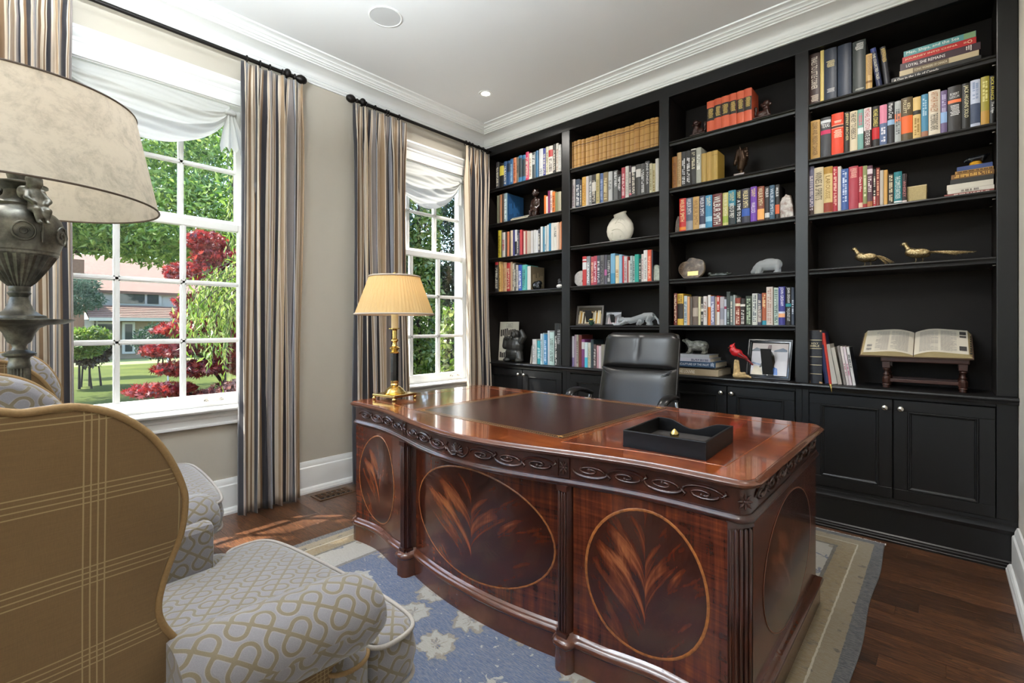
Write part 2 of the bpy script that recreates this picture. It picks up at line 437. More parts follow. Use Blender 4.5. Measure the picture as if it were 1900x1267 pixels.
def window(n, W):
    root = struct_empty('window_%d' % n)
    y0, y1, z0, z1 = W['y0'], W['y1'], W['z0'], W['z1']
    casing('casing', root, y0, y1, z0, z1)
    mb = MB()                                          # jambs and head reveal
    mb.box(-0.20, 0.0, y0, y0 + 0.006, z0, z1); mb.box(-0.20, 0.0, y1 - 0.006, y1, z0, z1); mb.box(-0.20, 0.0, y0, y1, z1 - 0.006, z1); mb.box(-0.20, 0.0, y0, y1, z0, z0 + 0.02)
    mb.box(-0.086, -0.078, y0, y0+0.016, z0, z1); mb.box(-0.086, -0.078, y1-0.016, y1, z0, z1)
    mb.build('jamb', m_trim, root)
    P_ = W['panes']
    def sash(xa, xb, zb, zt, rows, rail_b, rail_t, nm):
        mb = MB(); ga = P_[0][0]; gb = P_[-1][1]
        mb.box(xa, xb, y0 + 0.006, ga, zb, zt); mb.box(xa, xb, gb, y1 - 0.006, zb, zt)
        mb.box(xa, xb, ga, gb, zb, zb + rail_b); mb.box(xa, xb, ga, gb, zt - rail_t, zt)
        f = mb.build(nm, m_trim, root, bevel=0.004, seg=1)
        mid = (xa + xb) / 2
        for (a, b), (c, d) in zip(P_, P_[1:]):
            q = MB(); q.box(mid - 0.012, mid + 0.012, b, c, rows[0][0], rows[-1][1]); q.box(mid + 0.012, xb - 0.002, (b+c)/2 - 0.007, (b+c)/2 + 0.007, rows[0][0], rows[-1][1])
            q.build('muntin', m_trim, f)
        for (a, b), (c, d) in zip(rows, rows[1:]):
            q = MB(); q.box(mid - 0.012, mid + 0.012, ga, gb, b, c); q.box(mid + 0.012, xb - 0.002, ga, gb, (b+c)/2 - 0.007, (b+c)/2 + 0.007)
            q.build('muntin', m_trim, f)
        for a, b in P_:
            for c, d in rows:
                q = MB(); q.box(mid - 0.0015, mid + 0.0015, a, b, c, d); q.build('pane', m_glass, f)
    low = [(0.752, 1.0745), (1.1025, 1.4315), (1.4595, 1.787)]
    up = [(1.862, 2.172), (2.198, 2.512)]
    sash(-0.074, -0.034, 0.676, 1.835, low, 0.076, 0.048, 'lower_sash')
    sash(-0.128, -0.088, 1.815, 2.584, up, 0.047, 0.072, 'upper_sash')
    return root
win1 = window(1, W1); win2 = window(2, W2)
w3 = struct_empty('window_3')  # window added behind the camera to let in fill daylight
mb = MB(); x0, x1, z0, z1 = 0.30, 2.40, 0.45, 2.65
for a in ((x0-0.09, x0, z0-0.09, z1+0.09), (x1, x1+0.09, z0-0.09, z1+0.09), (x0, x1, z1, z1+0.09), (x0, x1, z0-0.09, z0)): mb.box(a[0], a[1], -4.41, -4.38, a[2], a[3])
mb.build('casing', m_trim, w3)
mb = MB()
for k in range(5): xx = x0 + (x1-x0)*k/4; mb.box(xx-0.022, xx+0.022, -4.48, -4.44, z0, z1)
for zz in (z0+0.02, 1.0, 1.55, 2.1, z1-0.02): mb.box(x0, x1, -4.48, -4.44, zz-0.018, zz+0.018)
mb.build('sash', m_trim, w3)
for k in range(4): mb = MB(); mb.box(x0 + (x1-x0)*k/4, x0 + (x1-x0)*(k+1)/4, -4.461, -4.459, z0, z1); mb.build('pane', m_glass, w3)
def sash_lift(root, y, z):
    mb = MB()
    for s in (-1, 1):
        mb.lathe([(0.011, 0), (0.011, 0.003), (0.006, 0.005), (0.005, 0.018), (0.008, 0.020), (0.008, 0.026), (0.003, 0.029)], 10, T(-0.034, y + s*0.042, z) @ RY(PI/2))
    mb.tube([(-0.012, y - 0.042, z), (-0.008, y, z - 0.002), (-0.012, y + 0.042, z)], 0.003, 6)
    mb.build('sash_lift', m_nickel, root, smooth=40)
sash_lift(win1, -2.345, 0.716); sash_lift(win2, -0.36, 0.716)

# ------------------------------------------------------------------ ceiling fittings
def recessed(x, y, label):
    t = thing('recessed_light', label, 'light', (x, y, ZC))
    mb = MB(); mb.lathe([(0.058, 0.0), (0.058, -0.004), (0.052, -0.006), (0.036, -0.002), (0.034, 0.0)], 28, cap=False); mb.build('trim_ring', m_trim, t, smooth=40)
    e = NT('downlight_lens'); e.set(col=(1, 1, 1, 1), emit=(1, 0.95, 0.86, 1), estr=6.0)
    mb = MB(); mb.lathe([(0.0005, -0.0015), (0.034, -0.001)], 24, cap=False); mb.build('lens', e.m, t)
    ld = bpy.data.lights.new('downlight', 'AREA'); ld.shape = 'DISK'; ld.size = 0.10; ld.energy = DOWNLIGHT_W; ld.color = (1, 0.95, 0.88); ld.spread = R(150)
    lo = bpy.data.objects.new('downlight', ld); COL.objects.link(lo); lo.location = (x, y, ZC - 0.012)
recessed(0.612, -0.587, 'small round white recessed downlight glowing in the ceiling near the corner')
for x, y, lb in ((3.0, -0.75, 'added unseen recessed downlight above the right end of the bookcase'), (0.65, -3.9, 'added unseen recessed downlight above the far armchair'), (3.0, -3.9, 'added unseen recessed downlight by the wide opening')):  # downlights added out of view to fill the room
    recessed(x, y, lb)
t = thing('ceiling_speaker', 'round white speaker grille flush in the ceiling over the desk end', 'speaker', (0.845, -1.675, ZC))
mb = MB(); mb.lathe([(0.100, 0.0), (0.100, -0.004), (0.094, -0.006), (0.090, -0.003)], 40, cap=False); mb.build('rim', m_trim, t, smooth=40)
mb = MB(); mb.lathe([(0.0005, -0.0035), (0.090, -0.003)], 40, cap=False); mb.build('grille', plain('speaker_mesh', 'c9c9c9', 0.7, var=0.1, scale=900), t)
# unseen lamps added as fill: opal globe in the hall, bowl over the armchairs
def globe(x, y, z, r, w, label):
    t = thing('added_globe_pendant', label, 'light', (x, y, z))
    e = NT('opal_globe'); e.set(col=(1, 1, 1, 1), emit=(0.84, 0.93, 1.0, 1), estr=w / (PI * 4 * PI * r * r))
    mb = MB(); mb.ell((0, 0, 0), r, 28, 16); mb.build('globe', e.m, t, smooth=180)
    mb = MB(); mb.lathe([(0.04, r*0.98), (0.045, r + 0.03), (0.012, r + 0.05), (0.006, r + 0.06), (0.006, ZC - z - 0.02), (0.05, ZC - z - 0.018), (0.05, ZC - z)], 18); mb.build('stem', m_nickel, t, smooth=40)
def bowl(x, y, z, r, w, label):                          # unseen bowl lamp added to wash the ceiling
    t = thing('added_bowl_pendant', label, 'light', (x, y, z))
    mb = MB(); mb.lathe([(0.010, -0.12), (r*0.45, -0.105), (r*0.80, -0.06), (r, 0.0), (r*0.985, 0.0), (r*0.78, -0.05), (r*0.44, -0.092), (0.010, -0.105)], 40, cap=False); mb.build('bowl', plain('white_metal_bowl', 'e6e4de', 0.4), t, smooth=60)
    mb = MB(); mb.lathe([(0.012, -0.14), (0.016, -0.125), (0.006, -0.11), (0.006, ZC - z - 0.02), (0.055, ZC - z - 0.018), (0.055, ZC - z)], 16); mb.build('stem', m_nickel, t, smooth=40)
    ld = bpy.data.lights.new('bowl_fill_light', 'AREA'); ld.shape = 'DISK'; ld.size = r*1.5; ld.energy = w; ld.color = (0.84, 0.93, 1.0)
    lo = bpy.data.objects.new('bowl_fill_light', ld); COL.objects.link(lo); lo.location = (x, y, z - 0.015); lo.rotation_euler = (PI, 0, 0)
bowl(1.80, -3.10, 2.42, 0.24, ROOM_W, 'added white bowl pendant out of view above the armchairs, lighting the ceiling')
globe(3.1, -6.3, 2.30, 0.20, HALL_W, 'added white opal globe pendant, unseen fill light on the hall ceiling')
# ------------------------------------------------------------------ striped curtains
def curtain_mat():
    m = NT('striped_drapery'); uv = m.n('UVMap'); sp = m.n('SeparateXYZ'); m.l(uv.outputs[0], sp.inputs[0])
    f = m.math('FRACT', m.math('DIVIDE', sp.outputs[0], 0.46))
    C = dict(k='2c2a30', c='e2d4c2', t='a58a6c', g='8d837f', b='7b5f42', w='d6c6b0', s='aeb0b8')
    seq = [('k', .085), ('c', .02), ('t', .02), ('c', .02), ('g', .10), ('k', .025), ('s', .035), ('k', .03), ('c', .045), ('b', .06), ('w', .055), ('b', .02), ('w', .015), ('k', .065), ('c', .045), ('t', .02), ('c', .015), ('t', .12), ('c', .03), ('g', .03), ('k', .03), ('w', .05), ('b', .04)]
    tot = sum(a for _, a in seq); p = 0; st = []
    for k, a in seq: st.append((p / tot, lin(C[k]))); p += a
    nz = m.noise(m.coord('Object', (1, 1, 0.06)), 500, 2)
    c = m.ramp(f, st, 'CONSTANT'); c = m.mix(m.math('MULTIPLY', nz, 0.22), c, (0.02, 0.02, 0.02, 1))
    m.set(col=c, rough=0.6, sheen=0.3, spec=0.3)
    return m.m
m_cur = curtain_mat()
m_lining = plain('ivory_lining', 'dcd8d0', 0.8)
def curtain(y0, y1, seed, folds, label, u0=0.0, dy=0.0, lead=0.0):
    rn = random.Random(seed); ph = [rn.uniform(-0.5, 0.5) for _ in range(folds + 2)]; am = [rn.uniform(0.75, 1.15) for _ in range(folds + 2)]
    NU, NV = folds * 16, 46; H0, H1 = 0.006, 2.842
    def pos(u, v):
        z = H0 + (H1 - H0) * v
        k = u * folds; i = int(min(folds - 1e-6, k)); fr = k - i
        # pleats: tight near the heading, rounder and wandering lower down
        top = max(0.0, min(1.0, (z - 2.55) / 0.25)); amp = (0.040 * (1 - top) + 0.016 * top) * am[i]
        pinch = math.exp(-((z - 2.745) / 0.045) ** 2)
        wob = 0.10 * math.sin(z * 1.7 + ph[i] * 5) * (1 - top)
        w = math.sin(2*PI*(fr + wob) + ph[i] * 0.5)
        sharp = math.copysign(abs(w) ** (0.75 + 0.5 * top), w)
        x = 0.098 + amp * sharp * (1 - 0.45 * pinch) + 0.030 * (1 - v) * (1 - v)
        yy = y0 + (y1 - y0) * u + 0.012 * math.cos(2*PI*(fr + wob)) * (1 - 0.4*top) * (1.0 if 0.02 < u < 0.98 else 0) + 0.010 * ph[i] * math.sin(z * 2.0) * (1 - top)
        yy += dy * (1 - v) + lead * math.sin(PI * (1 - v)) * (1 - u) * 0.0
        if top > 0: yy += 0.006 * math.sin(2*PI*fr) * pinch
        return Vector((x, yy, z))
    L = (y1 - y0) * 3.3
    mb = MB(); mb.grid(pos, NU, NV, lambda u, v: (u0 + u * L, v))
    o = mb.build('curtain', m_cur, None, smooth=180, solid=0.003)
    return tag(o, label, 'curtain', 'striped curtains on the window wall')
curtain(-3.42, -3.012, 3, 5, 'striped tan and charcoal curtain at the left edge behind the floor lamp', 0.13)
curtain(-2.232, -1.842, 8, 5, 'striped curtain panel between floor vent and the red maple window, nearest the desk lamp side' if 0 else 'striped curtain hanging right of the maple-view window above the sun patch', 0.0, -0.02)
curtain(-1.468, -0.985, 21, 6, 'striped curtain directly behind the lit desk lamp', 0.0)
curtain(-0.335, -0.028, 34, 4, 'narrow striped curtain touching the dark bookcase in the corner', 0.20)

# ------------------------------------------------------------------ rods
def rod(ya, yb, ends, rings, brackets, label):
    X, Z = 0.092, 2.870
    t = thing('curtain_rod', label, 'curtain rod', (X, ya, Z))
    mb = MB(); mb.tube([(0, 0, 0), (0, yb - ya, 0)], 0.0125, 12); mb.build('pole', m_iron, t, smooth=40)
    for e in ends:
        s = 1 if e > 0 else -1; b = (yb - ya) if e > 0 else 0
        mb = MB(); mb.lathe([(0.012, 0), (0.017, 0.003), (0.017, 0.010), (0.011, 0.014), (0.012, 0.020), (0.022, 0.030), (0.030, 0.048), (0.028, 0.068), (0.018, 0.086), (0.004, 0.093)], 16, T(0, b, 0) @ RX(-PI/2 * s))
        mb.build('finial', m_iron, t, smooth=60)
    for y in brackets:
        mb = MB(); mb.tube([(-0.09, y - ya, -0.045), (-0.05, y - ya, -0.03), (-0.02, y - ya, -0.018), (0, y - ya, -0.014)], 0.008, 8)
        mb.ell((0.004, y - ya, 0.006), (0.026, 0.024, 0.028)); mb.box(-0.092, -0.084, y - ya - 0.018, y - ya + 0.018, -0.075, -0.01)
        mb.build('bracket', m_iron, t, smooth=40)
    for y in rings:
        mb = MB(); mb.tube([(0.021*math.cos(a), y - ya + 0.004*math.sin(a*0.5), -0.004 + 0.021*math.sin(a)) for a in np.linspace(0, 2*PI, 17)[:-1]], 0.0038, 6, closed=True)
        mb.build('ring', m_iron, t, smooth=60)
rod(-3.75, -1.905, (1,), [-3.38, -3.30, -3.22, -3.14, -3.06, -2.20, -2.12, -2.06, -1.98, -1.90], (-1.945,), 'black iron curtain rod above the larger window at left')
rod(-1.425, -0.004, (-1,), [-1.36, -1.28, -1.18, -1.16, -1.06, -0.33, -0.29, -0.25, -0.17, -0.11, -0.05], (-1.385,), 'black iron curtain rod above the window behind the desk lamp')

# ------------------------------------------------------------------ balloon shades
def swag(W, label, seed, drop, g0, g1, tz):
    rn = random.Random(seed); y0, y1 = W['y0'] + 0.02, W['y1'] - 0.02; zt = 2.578
    t = thing('balloon_shade', label, 'window shade', (0, (y0+y1)/2, zt)); oy = (y0 + y1) / 2
    def pos(u, v):
        y = g0 + (g1 - g0) * u
        s = (4 * u * (1 - u)) ** 0.62
        sk = 0.10 * math.sin(PI * u) * (0.5 - u)             # a little lopsided
        d = 0.035 + (drop + sk * 0.4) * s
        z = zt - d * (v ** (0.85 + 0.25 * s))
        fr = (3.1*v + 0.30*math.sin(3.1*u + seed) + 0.22*u) % 1.0; fold = 0.026*(abs(2*fr - 1)**1.6 - 0.4) + math.sin(2*PI*(8*v + 1.3*math.sin(4*u))) * 0.004
        x = -0.020 + (0.010 + 0.034 * math.sin(PI * min(1, v*1.05)) ) * (0.35 + 0.65*s) + fold * (0.25 + s) * (0.25 + v)
        return Vector((x, y - oy, z - zt))
    mb = MB(); mb.grid(pos, 72, 90); mb.build('swag', m_swag, t, smooth=180)
    def tail(yc, sgn, wid, zb):
        def p(u, v):
            w = wid * (0.16 + 0.84 * v ** 0.8)
            y = yc + (u - 0.5) * w + sgn * 0.02 * v
            z = zt - 0.045 - (zt - 0.045 - zb) * v + 0.016 * math.cos(u * 9 * PI) * v * v - 0.03 * v * abs(u - 0.5)
            x = 0.004 + 0.020 * math.cos(u * 6 * PI + 0.6) * (0.2 + v) * 0.7
            return Vector((x, y - oy, z - zt))
        mb = MB(); mb.grid(p, 48, 18); mb.build('tail', m_swag, t, smooth=180)
        mb = MB(); mb.cap((0.008, yc - oy - 0.018, -0.05), (0.008, yc - oy + 0.018, -0.05), 0.016, 0.016); mb.build('tie', m_swag, t, smooth=180)
    tail(g1, 1, 0.17, tz); tail(g0, -1, 0.17, tz)
    for s, a, b in ((1, g1, y1), (-1, y0, g0)):              # narrow falls beside the ties
        def q(u, v):
            z = zt - 0.02 - v * (0.16 - 0.10 * (u if s < 0 else 1 - u))
            return Vector((-0.012 + 0.008 * math.sin(u * 11 + v * 3), a + (b - a) * u - oy, z - zt))
        mb = MB(); mb.grid(q, 14, 10); mb.build('side_fall', m_swag, t, smooth=180)
swag(W1, 'white balloon shade gathered at the top of the window with the red maple', 2, 0.30, -3.08, -2.262, 2.300)
swag(W2, 'white balloon shade gathered at the top of the window by the bookcase', 5, 0.33, -1.09, -0.300, 2.300)

# ------------------------------------------------------------------ patterned wool rug
def rug_mat():
    m = NT('oriental_rug'); co = m.coord('Object'); sp = m.n('SeparateXYZ'); m.l(co, sp.inputs[0])
    hw, hl = (RUG[1]-RUG[0])/2, (RUG[3]-RUG[2])/2
    jx = m.math('MULTIPLY', m.math('SUBTRACT', m.noise(co, 40, 2), 0.5), 0.008)
    dx = m.math('SUBTRACT', hw, m.math('ABSOLUTE', sp.outputs[0])); dy = m.math('SUBTRACT', hl, m.math('ABSOLUTE', sp.outputs[1]))
    d = m.math('ADD', m.math('MINIMUM', dx, dy), jx)
    # jagged woven motifs: voronoi cells warped by blocky noise
    warp = m.n('VectorMath', operation='ADD'); nzc = m.n('TexNoise'); m.l(co, nzc.inputs['Vector']); nzc.inputs['Scale'].default_value = 26; nzc.inputs['Detail'].default_value = 3
    sc = m.n('VectorMath', operation='SCALE'); m.l(nzc.outputs[1], sc.inputs[0]); sc.inputs['Scale'].default_value = 0.055
    m.l(co, warp.inputs[0]); m.l(sc.outputs[0], warp.inputs[1])
    def cells(scale, rnd_=0.75):
        v = m.n('TexVoronoi'); m.l(warp.outputs[0], v.inputs['Vector']); v.inputs['Scale'].default_value = scale; v.inputs['Randomness'].default_value = rnd_
        return v.outputs['Distance'], v.outputs['Color']
    pet = m.n('TexVoronoi'); m.l(warp.outputs[0], pet.inputs['Vector']); pet.inputs['Scale'].default_value = 26
    def flower(scale, rnd_, npet, amt):
        v = m.n('TexVoronoi'); m.l(warp.outputs[0], v.inputs['Vector']); v.inputs['Scale'].default_value = scale; v.inputs['Randomness'].default_value = rnd_
        df = m.n('VectorMath', operation='SUBTRACT'); m.l(warp.outputs[0], df.inputs[0]); m.l(v.outputs['Position'], df.inputs[1])
        q = m.n('SeparateXYZ'); m.l(df.outputs[0], q.inputs[0]); an = m.math('ARCTAN2', q.outputs[1], q.outputs[0])
        pt = m.math('MULTIPLY', m.math('ABSOLUTE', m.math('COSINE', m.math('MULTIPLY', an, npet/2))), amt)
        return m.math('ADD', v.outputs['Distance'], pt), v.outputs['Color']
    dd, c1 = flower(4.3, 0.5, 9, 0.08)
    dd = m.math('ADD', dd, m.math('MULTIPLY', m.math('SUBTRACT', pet.outputs['Distance'], 0.35), 0.16))
    s1 = m.n('SeparateColor'); m.l(c1, s1.inputs[0])
    blue = m.mix(m.noise(m.coord('Object', (3, 40, 1)), 6, 4, 0.75), lin('26395f'), lin('62779c'))
    cream = m.mix(m.noise(m.coord('Object', (4, 40, 1)), 9, 4, 0.75), lin('958f86'), lin('d6d2c8'))
    tanc = m.mix(m.noise(co, 60, 3), lin('7c7262'), lin('a89c88'))
    fieldbg = m.mix(m.ramp(pet.outputs['Distance'], [(0.10, (1,1,1,1)), (0.14, (0,0,0,1))]), blue, cream)
    field = m.mix(m.ramp(dd, [(0.0, (0,0,0,1)), (0.10, (0,0,0,1)), (0.12, (1,1,1,1))]), blue, tanc)
    field = m.mix(m.ramp(dd, [(0.15, (0,0,0,1)), (0.17, (1,1,1,1))]), field, cream)
    field = m.mix(m.ramp(dd, [(0.33, (0,0,0,1)), (0.35, (1,1,1,1))]), field, m.mix(m.math('GREATER_THAN', s1.outputs[0], 0.55), tanc, cream))
    field = m.mix(m.ramp(dd, [(0.38, (0,0,0,1)), (0.40, (1,1,1,1))]), field, fieldbg)
    d2, c2 = flower(6.2, 0.5, 6, 0.12)
    d2b = m.math('ADD', d2, m.math('MULTIPLY', m.math('SUBTRACT', pet.outputs['Distance'], 0.3), 0.35))
    border = m.mix(m.ramp(d2b, [(0.10, (1,1,1,1)), (0.12, (0,0,0,1))]), cream, tanc)
    mot = m.ramp(d2b, [(0.16, (0,0,0,1)), (0.18, (1,1,1,1)), (0.34, (1,1,1,1)), (0.36, (0,0,0,1))])
    sel = m.n('SeparateColor'); m.l(c2, sel.inputs[0])
    border = m.mix(mot, border, m.mix(m.math('GREATER_THAN', sel.outputs[0], 0.5), lin('5a6a86'), lin('8d8370')))
    d3, c3 = cells(15, 0.35)
    ochre = m.mix(m.ramp(d3, [(0.30, (1,1,1,1)), (0.36, (0,0,0,1))]), lin('7a6540'), lin('2c2620'))
    ochre = m.mix(m.noise(co, 60, 3), ochre, lin('a08a5c'))
    guard = m.mix(m.ramp(d3, [(0.28, (1,1,1,1)), (0.34, (0,0,0,1))]), lin('8f8062'), lin('54493a'))
    slate = m.mix(m.noise(m.coord('Object', (1, 1, 1)), 18, 4, 0.7), lin('22262c'), lin('4e5662'))
    def band(base, a, b, col):
        f = m.math('MULTIPLY', m.math('GREATER_THAN', d, a), m.math('LESS_THAN', d, b)); return m.mix(f, base, col)
    c = band(field, -1, 0.395, lin('6f6a62')); c = band(c, 0.205, 0.375, border); c = band(c, 0.19, 0.205, lin('55504a'))
    c = band(c, 0.115, 0.19, ochre); c = band(c, 0.108, 0.115, lin('cfc5b0')); c = band(c, 0.045, 0.108, guard); c = band(c, -1, 0.045, slate)
    pile = m.noise(m.coord('Object', (1, 3, 1)), 420, 3, 0.8)
    wear = m.noise(m.coord('Object', (2, 12, 1)), 22, 5, 0.8)
    c = m.mix(m.ramp(wear, [(0.42, (0,0,0,1)), (0.62, (0.55,0.55,0.55,1))]), c, lin('a8a298'))
    c = m.mix(m.math('MULTIPLY', pile, 0.4), c, lin('4a4848'))
    m.set(col=c, rough=0.95, spec=0.1, sheen=0.2); m.bump(m.math('ADD', pile, m.math('MULTIPLY', dd, 0.4)), 0.5, 0.004)
    return m.m
t = thing('rug', 'blue and cream oriental rug with jagged flowers lying under the desk', 'rug', ((RUG[0]+RUG[1])/2, (RUG[2]+RUG[3])/2, 0))
hw, hl = (RUG[1]-RUG[0])/2, (RUG[3]-RUG[2])/2; rn = random.Random(4)
mb = MB(); n = 60
out = [(-hw + 0.004*math.sin(i*0.7), -hl + 2*hl*i/n) for i in range(n, -1, -1)] + [(hw + 0.005*math.sin(i*0.5), -hl + 2*hl*i/n) for i in range(n + 1)]
outline_loft(mb, [(a, b) for a, b in out][::-1] if False else out, [(0.0, 0.0006), (0.0, 0.006), (0.004, 0.0095)])
mb.build('pile', rug_mat(), t)
mb = MB()
for i in range(330):
    x = -hw + 2*hw*(i+0.5)/330
    L = rn.uniform(0.012, 0.022); a = rn.uniform(-0.3, 0.3)
    mb.box(x-0.0022, x+0.0022, hl - 0.002, hl + L, 0.0008, 0.0045, None)
o = mb.build('fringe', plain('rug_fringe', 'd8d6cf', 0.9), t); o['kind'] = 'stuff'
SHELVES=[[2.512, 2.171, 1.837, 1.509], [2.506, 2.171, 1.852, 1.514, 1.184], [2.511, 2.173, 1.854, 1.517, 1.186], [2.512, 2.181, 1.849, 1.521]]
